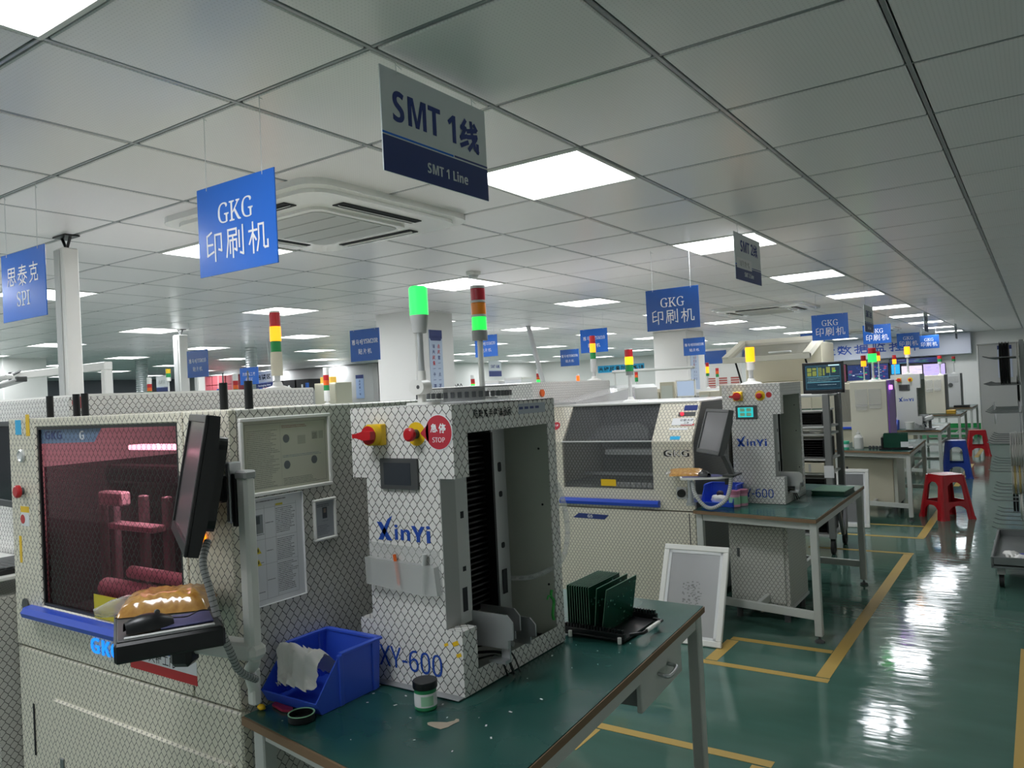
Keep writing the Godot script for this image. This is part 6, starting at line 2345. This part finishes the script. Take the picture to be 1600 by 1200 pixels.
	hang("small rounded-looking blue sign before the silver duct", Vector3(-9.95, 2.06, -7.5), 0.44, 0.26, 0.0, M.sign_blue, [["防静电工序", 0.03, 0.04, 0.0, M.ink_white, 1.0], ["品质区", -0.05, 0.04, 0.0, M.ink_white, 1.0]])
	hang("tiny white sign with a blue band, farthest left", Vector3(-13.1, 2.08, -8.0), 0.36, 0.28, 0.0, M.paper, [["品质区", 0.03, 0.05, 0.0, M.grey, 1.0]], 0.25)
	hang("small grey slanted sign before the back wall's corner", Vector3(-10.4, 2.18, -14.6), 0.5, 0.36, PI / 2, M.sign_grey, [["SMT 6线", 0.05, 0.07, 0.0, M.ink_navy, 0.95, "Droid Sans", true, 0.15, 1.12]], 0.34)

# ---------------------------------------------------------------- far background
func background() -> void:
	var st: SurfaceTool
	# placement machine rows, mostly hidden behind the near machines
	for q in [[-12.4, -5.2, -7.3, -5.85, 1.58, "long white placement machine row of the second line, behind the tall filmed machine"], [-8.8, -4.55, -10.6, -9.1, 1.64, "long white placement machine row of the third line"], [-9.5, -4.2, -14.4, -12.95, 1.50, "long white placement machine row of the fourth line"], [-9.5, -4.2, -18.8, -17.4, 1.50, "long white placement machine row of the fifth line"], [-9.6, -4.6, -3.0, -1.75, 1.58, "long white placement machine row of the nearest line"]]:
		var o := thing("placement_machine", q[5], "placement machine", Vector3((q[0] + q[1]) / 2, 0, (q[2] + q[3]) / 2))
		st = S()
		bb(st, q[0], q[1], 0.0, q[4] - 0.25, q[2], q[3], 0.02)
		part("base", st, M.white, o)
		var n := int((q[1] - q[0]) / 1.25)
		for k in n:
			var x0: float = q[0] + (q[1] - q[0]) * k / n
			st = S()
			bb(st, x0 + 0.03, x0 + (q[1] - q[0]) / n - 0.03, q[4] - 0.27, q[4], q[2] + 0.1, q[3] - 0.06, 0.05)
			part("hood", st, M.light_grey, o)
	var W: Material = M.white
	var lit_y := glow("ff9414", 0.75, "e89018")
	var lit_g := glow("30f858", 0.5, "18c048")
	var lit_o := glow("ff5a14", 0.7, "e05010")
	var mini := [[-10.3, -6.1, 1.58, 0.24, [[0.06, M.green, "green_lens"], [0.05, M.orange, "amber_lens"], [0.05, M.red, "red_lens"], [0.09, W, "white_cap"]], "far-left small tower light, white capped over red, amber and green"],
		[-9.83, -6.1, 1.58, 0.42, [[0.05, W, "white_base"], [0.055, M.green, "green_lens"], [0.06, M.yellow, "yellow_lens"]], "small yellow and green tower light under the small blue sign"],
		[-8.3, -6.05, 1.58, 0.14, [[0.05, W, "white_base"], [0.055, M.green, "green_lens"], [0.05, M.orange, "amber_lens"], [0.055, M.red, "red_lens"], [0.085, W, "white_cap"]], "small tower light standing just left of the silver duct"],
		[-6.66, -6.05, 1.58, 0.04, [[0.12, W, "white_base"], [0.06, M.green, "green_lens"], [0.055, M.orange, "amber_lens"], [0.06, M.red, "red_lens"], [0.085, W, "white_cap"]], "white capped unlit tower light right of the big amber one"],
		[-7.2, -9.5, 1.64, 0.06, [[0.07, lit_g, "green_light"], [0.02, M.orange, "amber_lens"], [0.06, M.red, "red_lens"], [0.06, W, "white_cap"]], "little tower light glowing green, left of the grey pole"],
		[-6.0, -9.5, 1.64, 0.06, [[0.08, lit_g, "green_light"], [0.04, M.orange, "amber_lens"], [0.05, M.red, "red_lens"], [0.06, W, "white_cap"]], "little tower light glowing green at the foot of the slanted pole"],
		[-7.6, -13.5, 1.50, 0.2, [[0.07, M.green, "green_lens"], [0.11, lit_o, "red_light"], [0.04, W, "white_cap"]], "little tower light glowing orange-red before the white wall"],
		[-6.33, -13.5, 1.50, 0.2, [[0.08, M.green, "green_lens"], [0.05, M.orange, "amber_lens"], [0.08, M.red, "red_lens"]], "small dull tower light on a thin pole beside the amber one"],
		[-2.4, -13.9, 1.50, 0.26, [[0.09, lit_y, "amber_light"], [0.09, M.red, "red_lens"]], "small amber lit tower light just right of the green glowing one"],
		[-2.8, -17.9, 1.50, 0.40, [[0.11, lit_y, "amber_light"], [0.09, M.red, "red_lens"]], "small amber lit tower light before the screens, left of the pair"],
		[-2.55, -18.3, 1.50, 0.32, [[0.10, lit_y, "amber_light"], [0.09, M.red, "red_lens"]], "small amber lit tower light before the screens, right of the pair"],
		[-5.55, -15.2, 1.50, 0.25, [[0.06, M.green, "green_lens"], [0.13, lit_y, "amber_light"], [0.08, M.red, "red_lens"]], "tiny amber lit tower light before the white board with red print"],
		[-5.35, -15.2, 1.50, 0.22, [[0.06, M.green, "green_lens"], [0.06, M.orange, "amber_lens"], [0.06, M.red, "red_lens"]], "tiny unlit tower light before the white board with red print"]]
	for q in mini:
		var segs := []
		for s in q[4]:
			segs.append([s[0], 0.032 if q[0] < -3 else 0.04, s[1], s[2]])
		tower(q[5], Vector3(q[0], q[2], q[1]), q[3], 0.03, segs)
	var tb := thing("equipment_bench", "pale cabinet bearing the two tiny tower lights", "cabinet", Vector3(-5.45, 0, -15.2))
	st = S()
	bb(st, -5.8, -5.1, 0, 1.48, -15.5, -14.95, 0.01)
	part("body", st, M.light_grey, tb)
	st = S()
	bb(st, -5.82, -5.08, 1.48, 1.50, -15.52, -14.93, 0.004)
	part("top", st, M.white, tb)
	# slanted pole behind the reel
	var sp := local("slanted_pole", "pale slanted pole rising to the ceiling behind the clear reel", "pole", Vector3(-5.78, 1.642, -9.3))
	st = S()
	tube(st, [Vector3(0, 0, 0), Vector3(-0.55, 0.955, -0.5)], 0.035, 12)
	part("tube", st, M.light_grey, sp)
	st = S()
	cyl(st, Vector3(0, 0, 0), Vector3(0, 0.015, 0), 0.07)
	part("foot", st, M.white, sp)
	for q in [[-6.85, -9.6, 0.34, 0.15, "white carton on the third line's machine row, left one"], [-6.42, -9.6, 0.3, 0.18, "white carton on the third line's machine row, right one"]]:
		var b := thing("carton", q[4], "box", Vector3(q[0], 1.64, q[1]))
		st = S()
		bb(st, q[0] - q[2] / 2, q[0] + q[2] / 2, 1.641, 1.641 + q[3], q[1] - 0.15, q[1] + 0.15, 0.004)
		part("box", st, M.paper, b)
		st = S()
		bb(st, q[0] - q[2] / 2 - 0.004, q[0] + q[2] / 2 + 0.004, 1.62 + q[3], 1.655 + q[3], q[1] - 0.154, q[1] + 0.154, 0.004)
		part("lid", st, M.white, b)
	var wb := local("wire_bundle", "black loops of wire lying on the third line's machine row", "wires", Vector3(-7.5, 1.64, -9.5))
	for k in 4:
		st = S()
		tube(st, curve([Vector3(-0.15 + k * 0.06, 0.005, 0), Vector3(-0.12 + k * 0.06, 0.14, 0), Vector3(-0.08 + k * 0.06, 0.12, 0.02), Vector3(0.0 + k * 0.05, 0.01, 0.02), Vector3(0.12 + 0.02 * k, 0.03 + 0.01 * k, 0)]), 0.006, 6)
		part("loop", st, M.black, wb)
	# slogan strips
	var sl := thing("slogan_strip", "cyan slogan strip with dark characters on the white back wall", "wall sign", Vector3(-11.6, 2.1, -23.49))
	for k in 8:
		st = S()
		bb(st, -12.43 + k * 0.215, -12.43 + k * 0.215 + 0.21, 2.12, 2.36, -23.5, -23.49)
		part("panel", st, M.sky, sl)
	write(sl, "关键质量防静电请", facing_z(Vector3(-11.57, 2.24, -23.485)), 0.15, M.ink_black, 1.2)
	var s2 := thing("slogan_strip", "short cyan slogan strip on the white wall left of the column", "wall sign", Vector3(-14.79, 2.1, -15.75))
	for k in 4:
		st = S()
		bb(st, -14.8, -14.79, 2.14, 2.37, -15.45 - k * 0.3, -15.73 - k * 0.3)
		part("panel", st, M.sky, s2)
	write(s2, "工关质量", facing_x(Vector3(-14.785, 2.255, -16.04)), 0.16, M.ink_black, 1.45)
	# posters
	for q in [[-5.82, -6.885, -7.115, 1.60, 2.39, "tall pale blue poster with vertical characters on the wide white column"], [-5.29, -13.65, -14.05, 1.45, 2.35, "narrow pale blue poster on the far grey column"]]:
		var p := thing("poster", q[5], "poster", Vector3(q[0], q[3], (q[1] + q[2]) / 2))
		var zc: float = (q[1] + q[2]) / 2
		st = S()
		bb(st, q[0] - 0.01, q[0], q[3], q[4], q[2], q[1])
		part("sheet", st, mat("bccbe0", 0.5), p)
		st = S()
		bb(st, q[0], q[0] + 0.001, q[4] - 0.1, q[4], q[2], q[1])
		prism(st, rrect(0.2, 0.05, 0.02), 0.001, facing_x(Vector3(q[0], q[4] - 0.1, zc)))
		part("header", st, M.navy, p)
		st = S()
		bb(st, q[0], q[0] + 0.001, q[3], q[3] + 0.05, q[2] + 0.02, q[1] - 0.02)
		part("footer", st, mat("5a4fa0", 0.5), p)
		var a := "请关质量一手一滴"
		var b := "品质第一一点一漏"
		for k in 8:
			write(p, a[k], facing_x(Vector3(q[0] + 0.002, q[4] - 0.19 - k * 0.066, zc + 0.05)), 0.046, M.red if k in [2, 3] else M.ink_navy, 1.0)
			write(p, b[k], facing_x(Vector3(q[0] + 0.002, q[4] - 0.19 - k * 0.066, zc - 0.045)), 0.046, M.red if k < 2 else M.ink_navy, 1.0)
	for q in [[-15.5, -15.29, 1.65, 2.3, 0.3, "small pale blue poster on the pale grey recess wall"], [-14.9, -5.895, 1.45, 2.12, 0.3, "small pale blue poster on the distant left column"]]:
		var p := thing("poster", q[5], "poster", Vector3(q[0], q[2], q[1]))
		st = S()
		bb(st, q[0] - q[4] / 2, q[0] + q[4] / 2, q[2], q[3], q[1] - 0.01, q[1])
		part("sheet", st, mat("a8c0e4", 0.5), p)
		st = S()
		bb(st, q[0] - q[4] / 2, q[0] + q[4] / 2, q[3] - 0.1, q[3], q[1], q[1] + 0.001)
		part("header", st, M.navy, p)
		for k in 5:
			write(p, "品质第一请"[k], facing_z(Vector3(q[0], q[3] - 0.17 - k * 0.09, q[1] + 0.002)), 0.06, M.ink_navy, 1.0)
	# white board with red print by the far column
	var wbd := thing("info_board", "white board with red printed columns and a blue header beside the far column", "notice board", Vector3(-5.75, 1.1, -16.4))
	st = S()
	bb(st, -6.2, -5.25, 1.1, 2.35, -16.45, -16.4, 0.004)
	bb(st, -6.1, -6.05, 0, 1.1, -16.45, -16.4)
	bb(st, -5.4, -5.35, 0, 1.1, -16.45, -16.4)
	part("board", st, M.white, wbd)
	st = S()
	bb(st, -6.05, -5.55, 2.02, 2.3, -16.4, -16.39)
	part("header", st, M.sign_deep, wbd)
	for k in 3:
		for n in 7:
			st = S()
			bb(st, -6.0 + k * 0.26, -5.82 + k * 0.26, 1.68 - n * 0.05, 1.71 - n * 0.05, -16.4, -16.392)
			part("red_row", st, mat("b86058", 0.6), wbd)
	# packed goods rack in the recess
	var rk := thing("storage_rack", "far storage rack bearing pink wrapped boxes and dark bins", "rack", Vector3(-17.6, 0, -13.4))
	st = S()
	for x in [-20.4, -18.6, -16.8, -15.0]:
		for z in [-13.0, -13.8]:
			st = S()
			bb(st, x - 0.03, x + 0.03, 0, 2.1, z - 0.03, z + 0.03)
			part("upright", st, M.sign_deep, rk)
	for y in [0.6, 1.3, 1.94]:
		st = S()
		bb(st, -20.45, -14.95, y - 0.03, y, -13.85, -12.95, 0.004)
		part("shelf", st, M.mid_grey, rk)
	var ords := ["lower left", "upper left", "lower middle", "upper middle", "lower right", "upper right"]
	for k in 6:
		var x := -19.35 + (k / 2) * 0.62
		var b := thing("packed_box", "pink film-wrapped box on the far rack, %s of the stack" % ords[k], "box", Vector3(x, 1.94, -13.4), "pink wrapped boxes on the far rack")
		st = S()
		var y0 := 1.942 + (k % 2) * 0.262
		bb(st, x - 0.29, x + 0.29, y0, y0 + 0.26, -13.7, -13.1, 0.02)
		part("box", st, M.pink_box, b)
		st = S()
		bb(st, x - 0.03, x + 0.03, y0 + 0.001, y0 + 0.264, -13.7, -13.095, 0.003)
		part("tape", st, mat("c58a8c", 0.3), b)
	for k in 5:
		var x := -17.3 + k * 0.5
		var b := thing("dark_bin", "dark bin on the far rack, %s from the left" % ["first", "second", "third", "fourth", "fifth"][k], "bin", Vector3(x, 1.942, -13.4), "dark bins on the far rack")
		st = S()
		bb(st, x - 0.22, x + 0.22, 1.942, 1.95, -13.7, -13.1)
		for w in [[x - 0.22, x - 0.21, -13.7, -13.1], [x + 0.21, x + 0.22, -13.7, -13.1], [x - 0.21, x + 0.21, -13.7, -13.69], [x - 0.21, x + 0.21, -13.11, -13.1]]:
			bb(st, w[0], w[1], 1.95, 2.2, w[2], w[3])
		part("body", st, M.rubber if k != 1 else M.pink_box, b)
		st = S()
		bb(st, x - 0.03, x + 0.03, 1.99, 2.07, -13.1, -13.095)
		part("tag", st, M.paper, b)
	var fc := thing("tall_cabinet", "beige steel cabinet before the pale recess wall", "cabinet", Vector3(-14.0, 0, -12.9))
	st = S()
	bb(st, -14.4, -13.65, 0.02, 2.05, -13.2, -12.7, 0.006)
	part("body", st, M.beige, fc)
	for s in [0, 1]:
		st = S()
		bb(st, -14.38 + s * 0.365, -14.03 + s * 0.365, 0.06, 2.02, -12.7, -12.685, 0.004)
		part("door", st, M.beige, fc)
	var ybx := thing("yellow_box", "small yellow carton standing on the beige cabinet", "box", Vector3(-14.1, 2.05, -12.9))
	st = S()
	bb(st, -14.3, -13.95, 2.051, 2.2, -13.0, -12.8, 0.005)
	part("box", st, mat("c9a040", 0.6), ybx)
	st = S()
	bb(st, -14.14, -14.1, 2.052, 2.204, -13.002, -12.795)
	part("tape", st, M.cardboard, ybx)
	# left foreground: gantry frame with lamp arms above the line
	var ga := thing("gantry_frame", "white square-tube gantry arm above the machines at the left edge", "frame", Vector3(-5.62, 1.55, -3.0))
	st = S()
	bb(st, -7.05, -5.58, 1.925, 1.985, -3.03, -2.97, 0.006)
	part("crossbar", st, M.white, ga)
	st = S()
	bb(st, -5.64, -5.58, 1.58, 1.925, -3.03, -2.97, 0.006)
	part("post", st, M.white, ga)
	st = S()
	bb(st, -7.09, -7.05, 1.915, 1.99, -3.035, -2.965, 0.004)
	part("end_cap", st, M.dark_grey, ga)
	var lb := thing("lamp_bar", "long grey lamp bar under the gantry arm at the left edge", "lamp", Vector3(-6.9, 1.85, -2.9))
	st = S()
	box(st, Vector3(-7.0, 1.905, -2.75), Vector3(0.9, 0.035, 0.06), 0.01, Basis(Vector3.BACK, 0.06))
	part("upper_bar", st, M.white, lb)
	st = S()
	box(st, Vector3(-6.75, 1.845, -2.7), Vector3(1.0, 0.03, 0.07), 0.012, Basis(Vector3.BACK, 0.09))
	part("lamp_body", st, M.grey, lb)
	st = S()
	bb(st, -6.28, -6.24, 1.875, 1.915, -2.74, -2.67, 0.004)
	part("end_cap", st, M.dark_grey, lb)
	st = S()
	cyl(st, Vector3(-6.9, 1.86, -2.72), Vector3(-6.9, 1.99, -2.98), 0.01)
	part("hanger", st, M.dark_grey, lb)
	# test benches with old monitor
	var eq := thing("test_bench", "row of beige test cabinets on a low base beyond the second line", "test equipment", Vector3(-5.4, 0, -12.4))
	st = S()
	bb(st, -6.3, -4.4, 0.05, 1.15, -12.8, -12.1, 0.01)
	part("base", st, M.panel_grey, eq)
	for q in [[-6.25, -6.02, 1.52], [-6.0, -5.78, 1.50], [-5.76, -5.5, 1.55], [-5.48, -5.3, 1.50], [-5.28, -5.02, 1.66], [-4.6, -4.42, 1.48]]:
		st = S()
		bb(st, q[0], q[1], 1.15, q[2], -12.7, -12.15, 0.008)
		var cbn := part("cabinet", st, M.beige, eq)
		st = S()
		bb(st, q[0] + 0.03, q[1] - 0.03, 1.2, q[2] - 0.06, -12.15, -12.142)
		part("panel", st, M.panel_grey, cbn)
	var om := local("monitor", "old pale monitor with a blue-grey screen above the beige test cabinets", "monitor", Vector3(-4.82, 1.151, -12.2))
	lcd(om, Vector3(0, 0.385, 0.05), Basis(), 0.33, 0.29, glow("8c9cb0", 0.5, "202428"), M.white)
	st = S()
	bb(st, -0.12, 0.12, 0, 0.25, -0.25, -0.02, 0.01)
	part("stand", st, M.dark_grey, om)
	var tp := thing("tube_lamp", "long white tube lamp on a thin stand beyond the second line", "lamp", Vector3(-3.95, 1.64, -9.15))
	st = S()
	cyl(st, Vector3(-4.15, 1.83, -9.15), Vector3(-4.6, 1.83, -9.15), 0.01)
	part("arm", st, M.white, tp)
	st = S()
	bb(st, -4.62, -3.5, 1.80, 1.835, -9.18, -9.10, 0.012)
	part("lamp_body", st, M.white, tp)
	st = S()
	cyl(st, Vector3(-4.60, 1.64, -9.15), Vector3(-4.60, 1.80, -9.15), 0.014)
	part("stand", st, M.white, tp)
	# back wall sign board and screens
	var sb := thing("wall_sign", "pale sign board with big blue characters above the display screens", "wall sign", Vector3(-3.4, 1.95, -23.15))
	st = S()
	bb(st, -5.4, -1.42, 2.04, 2.6, -23.48, -23.15, 0.01)
	part("board", st, mat("c2c6d4", 0.4), sb)
	write(sb, "造数据监控中", facing_z(Vector3(-3.81, 2.335, -23.145)), 0.24, M.ink_blue, 1.55, "Droid Sans", true, 0.13, 1.0)
	var r := RandomNumberGenerator.new()
	r.seed = 77
	for q in [[-4.95, -4.35, 1.45, 1.93, "603040", "leftmost mixed coloured screen on the back wall"], [-4.3, -3.75, 1.45, 1.90, "182a58", "dark blue screen left of the middle on the back wall"], [-3.72, -3.30, 1.45, 1.90, "1a2c64", "dark blue screen with green dots in the middle of the back wall"], [-3.22, -3.02, 1.60, 1.86, "28a8f0", "small bright cyan screen on the back wall"], [-2.98, -2.5, 1.45, 1.80, "e0d4e6", "pinkish white screen on the back wall"], [-2.47, -1.98, 1.45, 1.82, "c0b0ea", "rightmost lilac screen on the back wall"], [-3.25, -2.1, 1.87, 2.0, "222a58", "long dark display strip under the wall lettering"]]:
		q[0] *= 1.036
		q[1] *= 1.036
		var o := thing("display_screen", q[5], "screen", Vector3((q[0] + q[1]) / 2, q[2], -23.4))
		st = S()
		bb(st, q[0] - 0.015, q[1] + 0.015, q[2] - 0.015, q[3] + 0.015, -23.5, -23.36, 0.004)
		part("housing", st, M.black, o)
		var im := Image.create(96, 64, true, Image.FORMAT_RGBA8)
		var c := Color(q[4])
		im.fill(c)
		for k in 26:
			var cc: Color = [Color("4a6ac0"), Color("e8ecf4"), Color("d84860"), Color("40c070"), Color("304a90")][r.randi() % 5]
			im.fill_rect(Rect2i(r.randi_range(2, 80), r.randi_range(4, 58), r.randi_range(4, 22), r.randi_range(1, 4)), c.lerp(cc, 0.75 if c.get_luminance() < 0.3 else 0.15))
		picture("screen", Vector3((q[0] + q[1]) / 2, (q[2] + q[3]) / 2, -23.355), Vector3((q[1] - q[0]) / 2, 0, 0), Vector3(0, (q[3] - q[2]) / 2, 0), im, o, 0.45)

# ---------------------------------------------------------------- right side: reel rack and partition
func right_side() -> void:
	var st: SurfaceTool
	var p := thing("partition", "tall pale grey partition panel at the end of the aisle", "partition", Vector3(0.2, 0, -19.6))
	st = S()
	bb(st, -1.07, 1.9, 0.02, 2.13, -19.7, -19.5, 0.004)
	part("panel", st, M.light_grey, p)
	st = S()
	bb(st, -1.09, 1.92, 2.13, 2.16, -19.72, -19.48, 0.004)
	part("top_rail", st, M.grey, p)
	st = S()
	bb(st, -1.09, -1.07, 0.02, 2.13, -19.72, -19.48, 0.004)
	part("edge_rail", st, M.white, p)
	var po := thing("poster", "white poster with a blue header on the pale partition, behind the black reels", "poster", Vector3(-0.6, 1.42, -19.49))
	st = S()
	bb(st, -0.72, -0.46, 1.42, 2.1, -19.5, -19.492)
	part("sheet", st, mat("c8d0e4", 0.5), po)
	st = S()
	bb(st, -0.72, -0.46, 2.02, 2.1, -19.492, -19.49)
	part("header", st, M.navy, po)
	for k in 4:
		write(po, "品质第一"[k], facing_z(Vector3(-0.6, 1.92 - k * 0.1, -19.489)), 0.07, M.ink_navy, 1.0)
	# rack
	var o := thing("reel_rack", "mobile steel rack with rows of wire prongs, at the right edge", "reel rack", Vector3(0.0, 0, -7.25))
	for z in [-6.72, -7.8]:
		for x in [-0.10, 0.06]:
			st = S()
			bb(st, x - 0.014, x + 0.014, 0.21, 1.82, z - 0.014, z + 0.014, 0.003)
			part("upright", st, M.steel, o)
	var rows := [1.70, 1.495, 1.29, 1.06, 0.855, 0.64, 0.43]
	for y in rows:
		st = S()
		for x in [-0.10, 0.06]:
			bb(st, x - 0.008, x + 0.008, y - 0.012, y + 0.004, -7.8, -6.72, 0.002)
		part("row_bar", st, M.steel, o)
		for k in 6:
			st = S()
			var z := -6.76 - 0.2 * k
			tube(st, [Vector3(-0.10, y, z), Vector3(-0.31, y, z), Vector3(-0.345, y + 0.014, z)], 0.0042, 7)
			part("prong", st, M.steel, o)
	var R := Basis(Vector3.RIGHT, PI / 2)
	st = S()
	bb(st, -0.36, 0.30, 0.17, 0.18, -7.86, -6.68)
	part("tray_floor", st, M.steel, o)
	for q in [[-0.36, -0.345, -7.86, -6.68], [0.285, 0.30, -7.86, -6.68], [-0.345, 0.285, -7.86, -7.845], [-0.345, 0.285, -6.695, -6.68]]:
		st = S()
		bb(st, q[0], q[1], 0.15, 0.235, q[2], q[3], 0.003)
		part("tray_edge", st, M.steel, o)
	for q in [[-0.30, -6.76], [-0.36, -7.75], [0.24, -6.76], [0.24, -7.75]]:
		st = S()
		cyl(st, Vector3(q[0] - 0.015, 0.05, q[1]), Vector3(q[0] + 0.015, 0.05, q[1]), 0.05, -1, 20)
		var cs := part("castor", st, M.rubber, o)
		st = S()
		cyl(st, Vector3(q[0] - 0.017, 0.05, q[1]), Vector3(q[0] + 0.017, 0.05, q[1]), 0.028, -1, 16)
		part("hub", st, M.grey, cs)
		st = S()
		bb(st, q[0] - 0.026, q[0] + 0.026, 0.095, 0.155, q[1] - 0.02, q[1] + 0.03, 0.003)
		part("fork", st, M.grey, o)
	# reels on the prongs: [x, y, z, radius, thickness, material, label, group]
	var reels := []
	for k in 3:
		reels.append([-0.235 + 0.022 * k, 1.70 - 0.045, -6.96, 0.165, 0.016, M.rubber, "black reel on the rack's top prong, %s" % ["outermost", "middle of the three", "innermost"][k], "black reels on the top prong"])
	reels.append([-0.125, 1.70 - 0.04, -6.76, 0.15, 0.012, M.white, "single white reel on the rack's top row close to the upright", ""])
	reels.append([-0.135, 1.495 - 0.055, -6.96, 0.12, 0.012, M.rubber, "small black reel on the rack's second row", ""])
	reels.append([-0.31, 1.29 - 0.03, -7.36, 0.09, 0.006, M.paper, "thin white reel far out on the rack's third row", ""])
	reels.append([-0.13, 1.29 - 0.06, -6.96, 0.17, 0.012, M.paper, "pale reel near the upright on the rack's third row", ""])
	for k in 6:
		reels.append([-0.195 + 0.015 * k, 1.06 - 0.045, -6.76, 0.13 + 0.004 * (k % 3), 0.009, M.white, "white reel on the rack's fourth row, number %s from the outside" % ["one", "two", "three", "four", "five", "six"][k], "white reels on the fourth row"])
	for k in 6:
		reels.append([-0.195 + 0.015 * k, 0.855 - 0.045, -6.76, 0.12, 0.009, mat("e4cf8c", 0.4) if k % 2 else M.white, "cream reel on the rack's fifth row, number %s from the outside" % ["one", "two", "three", "four", "five", "six"][k], "cream and white reels on the fifth row"])
	reels.append([-0.15, 0.64 - 0.03, -6.76, 0.11, 0.014, M.white, "white reel on the rack's sixth row before the black ones", ""])
	for k in 2:
		reels.append([-0.205 + 0.02 * k, 0.64 - 0.05, -7.16, 0.10, 0.012, M.rubber, "black reel on the rack's sixth row, %s" % ["outer", "inner"][k], "black reels on the sixth row"])
	for q in reels:
		var rl := local("component_reel", q[6], "reel", Vector3(q[0], q[1], q[2]), 0.0, q[7])
		var T := Basis(Vector3.BACK, PI / 2)
		st = S()
		lathe(st, Vector3(), [Vector2(0.06, -q[4] / 2), Vector2(q[3], -q[4] / 2), Vector2(q[3], -q[4] / 2 + 0.0015), Vector2(q[3] - 0.012, -q[4] / 2 + 0.002), Vector2(q[3] - 0.012, q[4] / 2 - 0.002), Vector2(q[3], q[4] / 2 - 0.0015), Vector2(q[3], q[4] / 2), Vector2(0.06, q[4] / 2), Vector2(0.06, -q[4] / 2)], 32, T)
		part("flanges", st, q[5], rl)
		st = S()
		lathe(st, Vector3(), [Vector2(0.055, -q[4] / 2 - 0.001), Vector2(0.063, -q[4] / 2 - 0.001), Vector2(0.063, q[4] / 2 + 0.001), Vector2(0.055, q[4] / 2 + 0.001), Vector2(0.055, -q[4] / 2 - 0.001)], 24, T)
		part("hub", st, q[5], rl)
	# gloves on the tray
	for q in [[-0.24, -6.95, 0.3, "white work glove lying on the rack's tray"], [-0.17, -6.82, -0.2, "white and blue work glove in front on the rack's tray"]]:
		var g := local("glove", q[3], "glove", Vector3(q[0], 0.181, q[1]), q[2])
		st = S()
		lump(st, Vector3(0, 0.025, 0), Vector3(0.055, 0.024, 0.07), 0.35, 31, 10)
		part("palm", st, M.white, g)
		for k in 4:
			st = S()
			tube(st, curve([Vector3(-0.04 + k * 0.025, 0.028, 0.05), Vector3(-0.05 + k * 0.03, 0.034, 0.09), Vector3(-0.055 + k * 0.034, 0.02, 0.13)]), 0.012, 8)
			part("finger", st, M.white if q[2] > 0 or k < 2 else mat("3a3f9a", 0.5), g)
		st = S()
		tube(st, curve([Vector3(0.05, 0.02, 0.0), Vector3(0.075, 0.03, 0.03), Vector3(0.08, 0.018, 0.06)]), 0.012, 8)
		part("thumb", st, mat("3a3f9a", 0.5), g)
